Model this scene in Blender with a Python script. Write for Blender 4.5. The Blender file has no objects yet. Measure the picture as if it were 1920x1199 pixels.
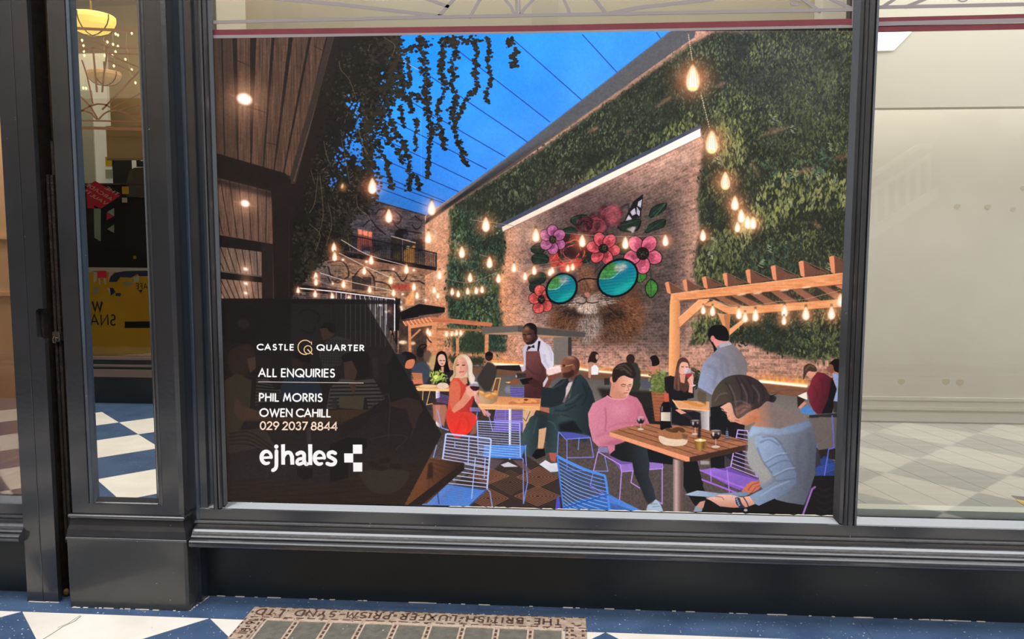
import bpy, math, random
import numpy as np
from mathutils import Vector, Matrix

C = bpy.context.scene.collection
SC = bpy.context.scene
random.seed(4)

# ---------------------------------------------------------------- camera, sky, lights, exposure
F, CX, CY = 1450.0, 960.0, 599.5
PITCH, YAW, ROLL = 0.09121507, 0.06829485, 0.00219312
EYE = np.array([0.0, -3.09, 1.5])
_cp, _sp, _cy, _sy = math.cos(PITCH), math.sin(PITCH), math.cos(YAW), math.sin(YAW)
FWD = np.array([-_sy*_cp, _cy*_cp, -_sp]); _r = np.array([_cy, _sy, 0.0]); _u = np.cross(_r, FWD)
RGT = math.cos(ROLL)*_r + math.sin(ROLL)*_u; UPV = -math.sin(ROLL)*_r + math.cos(ROLL)*_u
cam = bpy.data.cameras.new('camera'); cam.sensor_width = 36.0; cam.lens = 36.0*F/1920; cam.clip_start = .05
cam_o = bpy.data.objects.new('camera', cam); C.objects.link(cam_o)
cam_o.matrix_world = Matrix([(RGT[i], UPV[i], -FWD[i], EYE[i]) for i in range(3)] + [(0, 0, 0, 1)])
SC.camera = cam_o

wd = bpy.data.worlds.new('sky'); SC.world = wd; wd.use_nodes = True
bg = wd.node_tree.nodes['Background']; bg.inputs[0].default_value = (.88, .94, 1.0, 1); bg.inputs[1].default_value = 1.1


def area(name, loc, aim, sx, sy, power, col=(1, 1, 1)):
    l = bpy.data.lights.new(name, 'AREA'); l.shape = 'RECTANGLE'; l.size = sx; l.size_y = sy; l.energy = power; l.color = col
    o = bpy.data.objects.new(name, l); C.objects.link(o); o.location = loc
    o.rotation_euler = (Vector(aim)-Vector(loc)).to_track_quat('-Z', 'Y').to_euler()
    return o


area('opposite_fill', (0, -3.95, 5.75), (0, 0, 1.1), 13, 2.0, 570, (1.0, .985, .97))      # added fill above the shops opposite, no windows built there
area('roof_daylight', (0, -1.5, 7.2), (0, -1.5, 0), 13, 2.2, 580, (.95, .98, 1.0))              # glazed arcade roof
area('shop_ceiling_light', (2.4, .55, 3.1), (2.4, 1.0, 0), 2.4, .7, 30, (1.0, .99, .97))
area('shop_back_fill', (2.4, 1.52, 2.95), (2.4, 1.45, 0), 2.6, .4, 20, (1.0, .99, .97))        # unseen fill added behind the bulkhead to even out the back wall
area('shop_front_light', (-.2, .2, 3.1), (-.2, .42, 2.0), 2.2, .25, 12, (1.0, .97, .92))
area('left_shop_light', (-3.1, .6, 2.9), (-3.0, .6, 0),   .8, .8, 36, (1.0, .8, .62))
area('cafe_light', (-4.4, -4.55, 4.2), (-4.4, -5.2, 1), 2.0, .4, 30, (1.0, .78, .5))

SC.view_settings.view_transform = 'Standard'; SC.view_settings.look = 'None'
SC.view_settings.exposure = 0.0; SC.view_settings.gamma = 1.0; SC.view_settings.use_curve_mapping = False
SC.render.film_transparent = False


# ---------------------------------------------------------------- survey: where a pixel of the photograph lies on a known plane
def ray(px, py):
    return FWD + (px-CX)/F*RGT - (py-CY)/F*UPV


def at(px, py, y):
    d = ray(px, py); t = (y-EYE[1])/d[1]
    return Vector(EYE + t*d)


def atz(px, py, z=0.0):
    d = ray(px, py); t = (z-EYE[2])/d[2]
    return Vector(EYE + t*d)


def project(p):
    d = np.asarray(p, float)-EYE
    return (CX + F*(d@RGT)/(d@FWD), CY - F*(d@UPV)/(d@FWD))


# ---------------------------------------------------------------- print studio: a small 2-D painter for flat printed matter
class Print:
    """Canvas for a flat print; points are given in survey pixels and mapped to the print's own plane by the homography h."""
    def __init__(s, w, h, hom):
        s.W, s.H = w, h
        s.h = np.array(hom, float)
        hi = np.linalg.inv(s.h)
        yy, xx = np.mgrid[0:h, 0:w].astype(np.float32)
        q = hi[2, 0]*(xx+.5) + hi[2, 1]*(yy+.5) + hi[2, 2]
        s.X = ((hi[0, 0]*(xx+.5) + hi[0, 1]*(yy+.5) + hi[0, 2])/q).astype(np.float32)
        s.Y = ((hi[1, 0]*(xx+.5) + hi[1, 1]*(yy+.5) + hi[1, 2])/q).astype(np.float32)
        s.im = np.zeros((h, w, 3), np.float32)
        c = s.map([(990, 500), (1000, 500)])
        s.k = float(np.hypot(*(c[1]-c[0])))/10
        s.rng = np.random.default_rng(7)

    def map(s, p):
        p = np.asarray(p, float)
        q = p @ s.h[2, :2] + s.h[2, 2]
        return (p @ s.h[:2, :2].T + s.h[:2, 2])/q[..., None]

    def cover(s, polys, orient=True, blur=0.0):
        """antialiased coverage of polygons (winding sum clipped to 1); returns (mask, y0, x0)"""
        SUB = 4
        A, B = [], []
        for p in polys:
            p = s.map(p)
            x, y = p[:, 0], p[:, 1]
            if orient and np.dot(x, np.roll(y, -1)) - np.dot(y, np.roll(x, -1)) < 0:
                p = p[::-1]
            A.append(p); B.append(np.roll(p, -1, 0))
        A = np.concatenate(A); B = np.concatenate(B)
        pad = int(blur*s.k*3) + 2
        x0 = max(0, int(np.floor(A[:, 0].min()))-pad); x1 = min(s.W, int(np.ceil(A[:, 0].max()))+pad)
        y0 = max(0, int(np.floor(A[:, 1].min()))-pad); y1 = min(s.H, int(np.ceil(A[:, 1].max()))+pad)
        if x1 <= x0 or y1 <= y0:
            return None
        w, h = x1-x0, y1-y0
        A = A - (x0, y0); B = B - (x0, y0)
        a_, b_ = A[:, 1]*SUB, B[:, 1]*SUB
        sg = np.where(b_ > a_, 1.0, -1.0)
        lo = np.ceil(np.minimum(a_, b_) - .5).astype(int); hi = np.ceil(np.maximum(a_, b_) - .5).astype(int)
        lo = np.clip(lo, 0, h*SUB); hi = np.clip(hi, 0, h*SUB)
        n = np.maximum(hi-lo, 0)
        idx = np.repeat(np.arange(len(n)), n)
        off = np.arange(n.sum()) - np.repeat(np.cumsum(n)-n, n)
        row = lo[idx] + off
        t = (row + .5 - a_[idx])/np.where(np.abs(b_-a_)[idx] < 1e-9, 1, (b_-a_)[idx])
        xc = np.clip(A[idx, 0] + t*(B[idx, 0]-A[idx, 0]), 0, w-.001)
        xi = xc.astype(int); fr = xc-xi
        r = row//SUB
        buf = np.bincount(r*(w+1)+xi, sg[idx]*(1-fr), h*(w+1)) + np.bincount(r*(w+1)+xi+1, sg[idx]*fr, h*(w+1)+1)[:h*(w+1)]
        m = np.clip(np.abs(np.cumsum(buf.reshape(h, w+1), 1)[:, :w])/SUB, 0, 1).astype(np.float32)
        if blur > 0:
            m = soft(m, blur*s.k)
        return m, y0, x0

    def lay(s, cv, col, a=1.0, clip=None, mode='n'):
        if cv is None:
            return None
        m, y0, x0 = cv
        if clip is not None:
            cm, cy, cx = clip
            ya, yb = max(y0, cy), min(y0+m.shape[0], cy+cm.shape[0]); xa, xb = max(x0, cx), min(x0+m.shape[1], cx+cm.shape[1])
            if yb <= ya or xb <= xa:
                return None
            m = m[ya-y0:yb-y0, xa-x0:xb-x0]*cm[ya-cy:yb-cy, xa-cx:xb-cx]
            y0, x0 = ya, xa
        h, w = m.shape
        d = s.im[y0:y0+h, x0:x0+w]
        if callable(col):
            c = col(s.X[y0:y0+h, x0:x0+w], s.Y[y0:y0+h, x0:x0+w])
        else:
            c = np.array(col, np.float32)
        ma = (m*a)[..., None]
        if mode == 'n':
            d += (c-d)*ma
        elif mode == 'add':
            d += c*ma
        elif mode == 'mul':
            d *= 1 + (c/255.-1)*ma
        return m, y0, x0

    def poly(s, pts, col, a=1.0, blur=0, clip=None, sm=False, mode='n'):
        p = spline(pts) if sm else np.asarray(pts, float)
        return s.lay(s.cover([p], True, blur), col, a, clip, mode)

    def polys(s, ps, col, a=1.0, blur=0, clip=None, mode='n'):
        if len(ps):
            return s.lay(s.cover(ps, True, blur), col, a, clip, mode)

    def line(s, pts, w, col, a=1.0, blur=0, clip=None, sm=False, mode='n', cap=True):
        if sm:
            pts = spline(pts, False)
        return s.lay(s.cover(stroke_polys([pts], w, cap), True, blur), col, a, clip, mode)

    def lines(s, ls, w, col, a=1.0, blur=0, clip=None, mode='n', cap=True):
        return s.lay(s.cover(stroke_polys(ls, w, cap), True, blur), col, a, clip, mode)

    def ell(s, x, y, rx, ry, col, a=1.0, rot=0, blur=0, clip=None, mode='n'):
        return s.poly(ellipse(x, y, rx, ry, rot), col, a, blur, clip, False, mode)

    def glow(s, x, y, r, col, a=1.0):
        """soft halo printed around a lamp picture (screen blend)"""
        c = s.map([(x, y)])[0]; R = r*s.k
        x0, x1 = max(0, int(c[0]-3*R)), min(s.W, int(c[0]+3*R)+1); y0, y1 = max(0, int(c[1]-3*R)), min(s.H, int(c[1]+3*R)+1)
        if x1 <= x0 or y1 <= y0:
            return
        yy, xx = np.mgrid[y0:y1, x0:x1]
        g = np.exp(-((xx-c[0])**2+(yy-c[1])**2)/(2*R*R/1.6))[..., None]*a
        d = s.im[y0:y1, x0:x1]
        d += (255-d)/255*np.array(col, np.float32)*g


def box(m, r, ax):
    r = max(1, int(r))
    m = np.moveaxis(m, ax, 0)
    c = np.cumsum(np.concatenate([np.zeros((r+1,)+m.shape[1:], np.float32), m, np.zeros((r,)+m.shape[1:], np.float32)], 0, dtype=np.float64), 0)
    return np.moveaxis(((c[2*r+1:]-c[:-2*r-1])/(2*r+1)).astype(np.float32), 0, ax)


def soft(m, sig):
    if sig < .4:
        return m
    r = max(1, round(sig*.95))
    for _ in range(2 if sig < 1.2 else 3):
        m = box(box(m, r, 0), r, 1)
    return m


def spline(pts, closed=True, n=7):
    p = np.asarray(pts, float)
    if len(p) < 3:
        return p
    if closed:
        a, b, c, d = np.roll(p, 1, 0), p, np.roll(p, -1, 0), np.roll(p, -2, 0)
    else:
        e = np.concatenate([[2*p[0]-p[1]], p, [2*p[-1]-p[-2]]])
        a, b, c, d = e[:-3], e[1:-2], e[2:-1], e[3:]
    t = (np.arange(n)/n)[None, :, None]
    a, b, c, d = [v[:, None] for v in (a, b, c, d)]
    q = .5*(2*b + (c-a)*t + (2*a-5*b+4*c-d)*t*t + (3*b-a-3*c+d)*t**3)
    q = q.reshape(-1, 2)
    return q if closed else np.concatenate([q, p[-1:]])


def ellipse(x, y, rx, ry, rot=0, n=28):
    t = np.arange(n)*2*math.pi/n
    c, s_ = math.cos(rot), math.sin(rot)
    a, b = rx*np.cos(t), ry*np.sin(t)
    return np.stack([x+a*c-b*s_, y+a*s_+b*c], 1)


def stroke_polys(ls, w, cap=True):
    out = []
    for l in ls:
        l = np.asarray(l, float)
        ww = np.broadcast_to(np.asarray(w, float), (len(l),))/2
        for i in range(len(l)-1):
            d = l[i+1]-l[i]; L = np.hypot(*d)
            if L < 1e-6:
                continue
            nx = np.array([-d[1], d[0]])/L
            out.append(np.array([l[i]+nx*ww[i], l[i+1]+nx*ww[i+1], l[i+1]-nx*ww[i+1], l[i]-nx*ww[i]]))
        rng_ = range(len(l)) if cap else range(1, len(l)-1)
        for i in rng_:
            if ww[i] > .3:
                out.append(ellipse(l[i][0], l[i][1], ww[i], ww[i], 0, 10))
    return out


def fbm(X, Y, sc, seed=0, octv=3):
    """smooth value noise, 0..1, of survey position"""
    r = np.random.default_rng(seed)
    out = 0; amp = 1; tot = 0
    for o in range(octv):
        g = r.random((257, 257)).astype(np.float32)
        x, y = (X*sc*2**o) % 256, (Y*sc*2**o) % 256
        xi, yi = x.astype(int), y.astype(int)
        fx, fy = x-xi, y-yi
        fx, fy = fx*fx*(3-2*fx), fy*fy*(3-2*fy)
        out = out + amp*((g[yi, xi]*(1-fx)+g[yi, xi+1]*fx)*(1-fy)+(g[yi+1, xi]*(1-fx)+g[yi+1, xi+1]*fx)*fy)
        tot += amp; amp *= .5
    return out/tot


def mixc(a, b, t):
    a, b = np.array(a, np.float32), np.array(b, np.float32)
    return a + (b-a)*np.clip(t, 0, 1)[..., None]


def gx(c0, x0, c1, x1):
    return lambda X, Y: mixc(c0, c1, (X-x0)/(x1-x0))


def gy(c0, y0, c1, y1):
    return lambda X, Y: mixc(c0, c1, (Y-y0)/(y1-y0))


def gl(p0, c0, p1, c1):
    """linear gradient between two points"""
    dx, dy = p1[0]-p0[0], p1[1]-p0[1]; L = dx*dx+dy*dy
    return lambda X, Y: mixc(c0, c1, ((X-p0[0])*dx+(Y-p0[1])*dy)/L)


def frame_of(x0, y0, s_):
    """sheet of the survey: points read off an enlarged sheet, back to survey pixels"""
    def f(*v):
        v = v[0] if len(v) == 1 else v
        a = np.asarray(v, float)
        if a.ndim == 1 and a.shape[0] != 2:
            a = a.reshape(-1, 2)
        return a*s_ + (x0, y0)
    return f


# ---------------------------------------------------------------- stroke lettering (geometric sans capitals, drawn as centre lines)
def arc(cx, cy, rx, ry, a0, a1, n=14):
    t = np.radians(np.linspace(a0, a1, n))
    return [(cx+rx*math.cos(v), cy+ry*math.sin(v)) for v in t]


GLY = {   # width, strokes; y grows upward, cap height 1
    'A': (.78, [[(0, 0), (.39, 1), (.78, 0)], [(.14, .33), (.64, .33)]]),
    'B': (.5, [[(0, 0), (0, 1), (.2, 1)]+arc(.2, .76, .24, .24, 90, -90)+[(0, .52)], [(.2, .52)]+arc(.22, .26, .28, .26, 90, -90)+[(0, 0)]]),
    'C': (.74, [arc(.5, .5, .5, .5, 48, 312, 22)]),
    'D': (.68, [[(0, 0), (0, 1), (.2, 1)]+arc(.2, .5, .48, .5, 90, -90, 18)+[(0, 0)]]),
    'E': (.44, [[(.44, 1), (0, 1), (0, 0), (.44, 0)], [(0, .52), (.42, .52)]]),
    'F': (.42, [[(.42, 1), (0, 1), (0, 0)], [(0, .52), (.4, .52)]]),
    'G': (.86, [arc(.5, .5, .5, .5, 45, 355, 24)+[(.55, .46)]]),
    'H': (.62, [[(0, 0), (0, 1)], [(.62, 0), (.62, 1)], [(0, .54), (.62, .54)]]),
    'I': (0, [[(0, 0), (0, 1)]]),
    'L': (.4, [[(0, 1), (0, 0), (.4, 0)]]),
    'M': (.86, [[(0, 0), (.16, 1), (.43, .22), (.7, 1), (.86, 0)]]),
    'N': (.68, [[(0, 0), (0, 1), (.68, 0), (.68, 1)]]),
    'O': (1., [arc(.5, .5, .5, .5, 0, 360, 28)]),
    'P': (.48, [[(0, 0), (0, 1), (.2, 1)]+arc(.21, .73, .27, .27, 90, -90)+[(0, .46)]]),
    'Q': (1., [arc(.5, .5, .5, .5, 0, 360, 28), [(.58, .32), (.98, -.05)]]),
    'R': (.5, [[(0, 0), (0, 1), (.2, 1)]+arc(.2, .74, .26, .26, 90, -90)+[(0, .48)], [(.18, .48), (.5, 0)]]),
    'S': (.48, [arc(.25, .76, .2, .24, 35, 200, 10)+arc(.24, .74, .2, .22, 215, 255, 4)+arc(.24, .26, .24, .27, 70, -145, 14)]),
    'T': (.52, [[(0, 1), (.52, 1)], [(.26, 1), (.26, 0)]]),
    'U': (.6, [[(0, 1)]+arc(.3, .3, .3, .3, 180, 360, 14)+[(.6, 1)]]),
    'V': (.72, [[(0, 1), (.36, 0), (.72, 1)]]),
    'W': (1.1, [[(0, 1), (.28, 0), (.55, .9), (.82, 0), (1.1, 1)]]),
    'X': (.62, [[(0, 0), (.62, 1)], [(0, 1), (.62, 0)]]),
    'Y': (.62, [[(0, 1), (.31, .48), (.62, 1)], [(.31, .48), (.31, 0)]]),
    '0': (.56, [arc(.28, .5, .28, .5, 0, 360, 26)]),
    '1': (.2, [[(0, .8), (.2, 1), (.2, 0)]]),
    '2': (.5, [arc(.25, .74, .23, .26, 170, -35, 12)+[(.0, 0), (.52, 0)]]),
    '3': (.5, [arc(.24, .76, .2, .24, 160, -80, 12)+arc(.24, .27, .25, .27, 80, -165, 14)]),
    '4': (.58, [[(.46, 0), (.46, 1), (0, .28), (.6, .28)]]),
    '6': (.54, [arc(.27, .3, .27, .3, 0, 360, 22), [(.04, .42), (.36, 1)]]),
    '7': (.5, [[(0, 1), (.5, 1), (.12, 0)]]),
    '8': (.52, [arc(.26, .75, .2, .25, -90, 270, 20), arc(.26, .26, .26, .26, 90, 450, 22)]),
    '9': (.54, [arc(.27, .7, .27, .3, 0, 360, 22), [(.5, .58), (.18, 0)]]),
    '=': (.3, [[(0, .38), (.3, .38)], [(0, .62), (.3, .62)]]), '-': (.28, [[(0, .48), (.28, .48)]]), '.': (.02, [[(0, .02), (.02, .02)]]),
    '&': (.6, [[(.6, 0), (.14, .72)]+arc(.28, .8, .16, .2, 180, 0, 8)+[(.06, .34)]+arc(.24, .24, .22, .24, 160, 330, 8)+[(.6, .42)]]),
    ' ': (.08, []),
}


def text_strokes(txt, gap):
    """centre lines of a text at cap height 1, and its width"""
    x = 0; out = []
    for ch in txt:
        w, st = GLY[ch]
        out += [np.array(l)+(x, 0) for l in st]
        x += w+gap
    return out, x-gap
# ---------------------------------------------------------------- the poster picture, back to front
K1 = frame_of(390, 60, .2502); K2 = frame_of(390, 350, .2502); K3 = frame_of(680, 60, .2502); K4 = frame_of(540, 320, .2502)
K5 = frame_of(970, 60, .2502); K6 = frame_of(1260, 60, .2919); K7 = frame_of(780, 370, .2085); K8 = frame_of(970, 350, .2502)
K9 = frame_of(1240, 380, .3003); K10 = frame_of(700, 560, .2168); K11 = frame_of(900, 580, .2002); K12 = frame_of(1080, 640, .2085)
K13 = frame_of(1300, 590, .2502); K14 = frame_of(1250, 680, .2502); K15 = frame_of(400, 550, .342); K16 = frame_of(470, 620, .1668)
K17 = frame_of(470, 780, .1501); K18 = frame_of(760, 760, .1751); K19 = frame_of(1000, 760, .1751); K20 = frame_of(1280, 800, .1667)
OLIVE = [(40, 44, 34), (56, 62, 46), (78, 84, 58), (102, 106, 68), (124, 128, 80), (146, 148, 96)]
TEAL = [(26, 36, 33), (38, 52, 45), (48, 68, 55), (62, 84, 66), (76, 100, 78), (104, 126, 100)]


def leaf(x, y, l, w, ang):
    c, s = math.cos(ang), math.sin(ang)
    q = [(-.5, 0), (-.15, .42), (.2, .36), (.5, 0), (.2, -.36), (-.15, -.42)]
    return np.array([(x+a*l*c-b*w*s, y+a*l*s+b*w*c) for a, b in q])


def leaves(P, area, n, pal, size=(3, 7), ang=(1.0, 2.2), seed=1, prob=None, keep=None, a=1.0, slim=.38, spill=3.0):
    """scatter n printed leaves inside polygon `area` (list of points); pal goes from shade to light"""
    r = np.random.default_rng(seed)
    area = np.asarray(area, float)
    lo, hi = area.min(0), area.max(0)
    pts = lo + r.random((n*3, 2))*(hi-lo)
    ok = inside(pts, area)
    pts = pts[ok]
    if prob is not None:
        pts = pts[r.random(len(pts)) < prob(pts[:, 0], pts[:, 1])]
    pts = pts[:n] + r.normal(size=(len(pts[:n]), 2))*spill
    order = r.integers(0, len(pal), len(pts))
    nz = fbm(pts[:, 0], pts[:, 1], .02, seed+5, 2)
    order = np.clip((order*.55 + (nz-.25)*len(pal)*.9).astype(int), 0, len(pal)-1)
    for rep in range(2):
        half = (np.arange(len(pts)) % 2) == rep
        for k in range(len(pal)):
            sel = np.where(half & (order == k))[0]
            L = size[0] + r.random(len(sel))*(size[1]-size[0]); A = ang[0] + r.random(len(sel))*(ang[1]-ang[0])
            P.polys([leaf(pts[i, 0], pts[i, 1], L[j], L[j]*slim*(.8+.5*r.random()), A[j]) for j, i in enumerate(sel)], pal[k], a, clip=keep)


def inside(p, poly):
    x, y = p[:, 0], p[:, 1]
    r = np.zeros(len(p), bool)
    a = poly; b = np.roll(poly, -1, 0)
    for (x1, y1), (x2, y2) in zip(a, b):
        c = (y1 > y) != (y2 > y)
        if y2 != y1:
            r ^= c & (x < (x2-x1)*(y-y1)/(y2-y1)+x1)
    return r


def bricks(base, mortar, vx, vy, rows, along, soft_=.5, dark=.22, seed=3):
    """brick print in a wall that runs to the vanishing point (vx, vy)"""
    tab = np.random.default_rng(seed).random((512, 512)).astype(np.float32)

    def f(X, Y):
        dx = np.where(np.abs(X-vx) < 1, 1, X-vx)
        t = (Y-vy)/dx*rows
        row = np.floor(t)
        u = along/dx + .5*(row % 2)
        col = np.floor(u)
        ft, fu = t-row, u-col
        pxr = np.abs(dx)/rows; pxu = dx*dx/abs(along)
        mt = np.clip(np.minimum(ft, 1-ft)*pxr/.9, 0, 1); mu = np.clip(np.minimum(fu, 1-fu)*pxu/.9, 0, 1)
        m = np.minimum(mt, mu)
        fade = np.clip((pxr-1.2)/2.0, .15, 1)
        m = 1-(1-m)*fade
        v = tab[row.astype(int) % 512, col.astype(int) % 512]
        bc = base(X, Y) if callable(base) else np.array(base, np.float32)
        mc = mortar(X, Y) if callable(mortar) else np.array(mortar, np.float32)
        bc = bc*(1 + (v[..., None]-.5)*2*dark)*(1+(fbm(X, Y, .35, 9, 2)[..., None]-.5)*.35)
        return mc + (bc-mc)*m[..., None]
    return f


def wood(c0, c1, sx, sy, seed=0):
    return lambda X, Y: mixc(c0, c1, fbm(X*sx, Y*sy, 1, seed, 3)*1.4-.2)


def paint_sky(P):
    def sky(X, Y):
        t = (X-700)/550*.6 + (Y-70)/330*.6
        c = mixc((20, 140, 255), (72, 140, 232), t*1.15)
        c = c*(1-.3*np.clip((Y-250)/170, 0, 1)[..., None]*np.clip((900-X)/200, 0, 1)[..., None])
        return c + (fbm(X, Y, .012, 4, 3)[..., None]-.5)*26
    P.poly([(560, 50), (1300, 50), (1290, 80), (800, 420), (560, 460)], sky)
    cab = [[(855, 92), (980, 189), (1031, 229)], [(745, 107), (805, 142), (980, 260), (1000, 276)], [(960, 72), (1090, 187)], [(1092, 65), (1157, 136)], [(1231, 61), (1240, 74)],
           [(770, 190), (802, 210), (947, 294)], [(730, 224), (802, 260), (912, 317)], [(700, 252), (780, 290), (884, 340)], [(680, 282), (732, 305), (860, 360)],
           [(650, 305), (705, 325), (790, 360), (840, 380)], [(620, 320), (680, 341), (802, 387)], [(640, 330), (715, 341), (838, 383)]]
    P.lines(cab, 1.5, (22, 44, 110), .9)
    P.lines([[(690, 240), (735, 262)], [(700, 160), (722, 164)], [(745, 108), (785, 131)], [(682, 283), (730, 306)]], 1.2, (190, 215, 255), .8)
    P.lines([[(789, 215), (790, 330)]], 1.0, (120, 180, 255), .5)


def paint_walls(P):
    # back wall: dark painted brick with line graffiti, warm below the balcony
    def bb(X, Y):
        c = mixc((52, 48, 54), (70, 62, 66), fbm(X, Y, .03, 12))
        lowr = np.clip((Y-465)/30, 0, 1)*np.clip((X-590)/60, .25, 1)
        return c + (np.array((124, 94, 76), np.float32)-c)*lowr[..., None]
    P.poly([(548, 330), (690, 372), (800, 404), (806, 420), (806, 700), (548, 700)], bricks(bb, lambda X, Y: bb(X, Y)*1.28, 2600, 560, 560, 300000, dark=.3, seed=8))
    P.line([(690, 374), (801, 405)], 2, (40, 38, 44))
    # side wall: warm lit brick running away to the left
    def sb(X, Y):
        warm = mixc((168, 122, 106), (196, 150, 132), fbm(X, Y, .02, 21))
        r2 = np.sqrt(((X-1110)/125)**2 + ((Y-500)/150)**2)
        d = np.clip(1.35-r2*.95, 0, 1)
        right = np.clip((X-1130)/110, 0, 1)*np.clip((Y-330)/60, 0, 1)*np.clip((1292-X)/34, 0, 1)
        d = np.clip(np.maximum(d, right*.85), 0, .92)
        low = np.clip((Y-640)/50, 0, 1)
        c = warm + (np.array((86, 72, 70), np.float32)-warm)*(d*(1-low*.55))[..., None]
        red = np.clip((Y-330-(940-X)*.1)/100, 0, 1)*np.clip((990-X)/50, 0, 1)
        c = c + (np.array((186, 122, 84), np.float32)-c)*(red*.75)[..., None]
        c = c + (np.array((176, 128, 106), np.float32)-c)*(np.clip((Y-655)/40, 0, 1)*.6)[..., None]
        return c
    P.poly([(797, 405), (1290, 58), (1610, 58), (1610, 770), (780, 720), (797, 560)], bricks(sb, lambda X, Y: sb(X, Y)*1.14+6, 485, 654, 142, 46000, dark=.17, seed=5))
    P.poly([(797, 418), (845, 380), (845, 560), (797, 580)], (214, 176, 160), .22, blur=6)
    P.poly([(945, 440), (1314, 262), (1314, 300), (960, 470)], (246, 206, 188), .25, blur=8)


def paint_fascia(P):
    P.poly([(800, 404), (849, 375), (970, 283), (1255, 61), (1268, 50), (1306, 50), (1302, 70), (1270, 92), (970, 306), (853, 382), (797, 421)], gl((1000, 270), (86, 86, 92), (1010, 288), (44, 40, 42)))
    P.line([(801, 407), (970, 284), (1255, 62)], 5, (88, 90, 100), .8, blur=.6)
    P.lines([[(806, 414), (970, 303), (1290, 83)]], 3, (120, 100, 88), .6, blur=.8)
    # white beam with its shadow above
    P.line([(936, 424), (1312, 238)], 7, (70, 76, 96))
    P.poly([(941, 426), (1313, 241), (1314, 258), (943, 436)], gx((240, 212, 196), 941, (255, 236, 226), 1313))
    P.line([(943, 435), (1314, 257)], 2, (110, 70, 60), .7)


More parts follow.
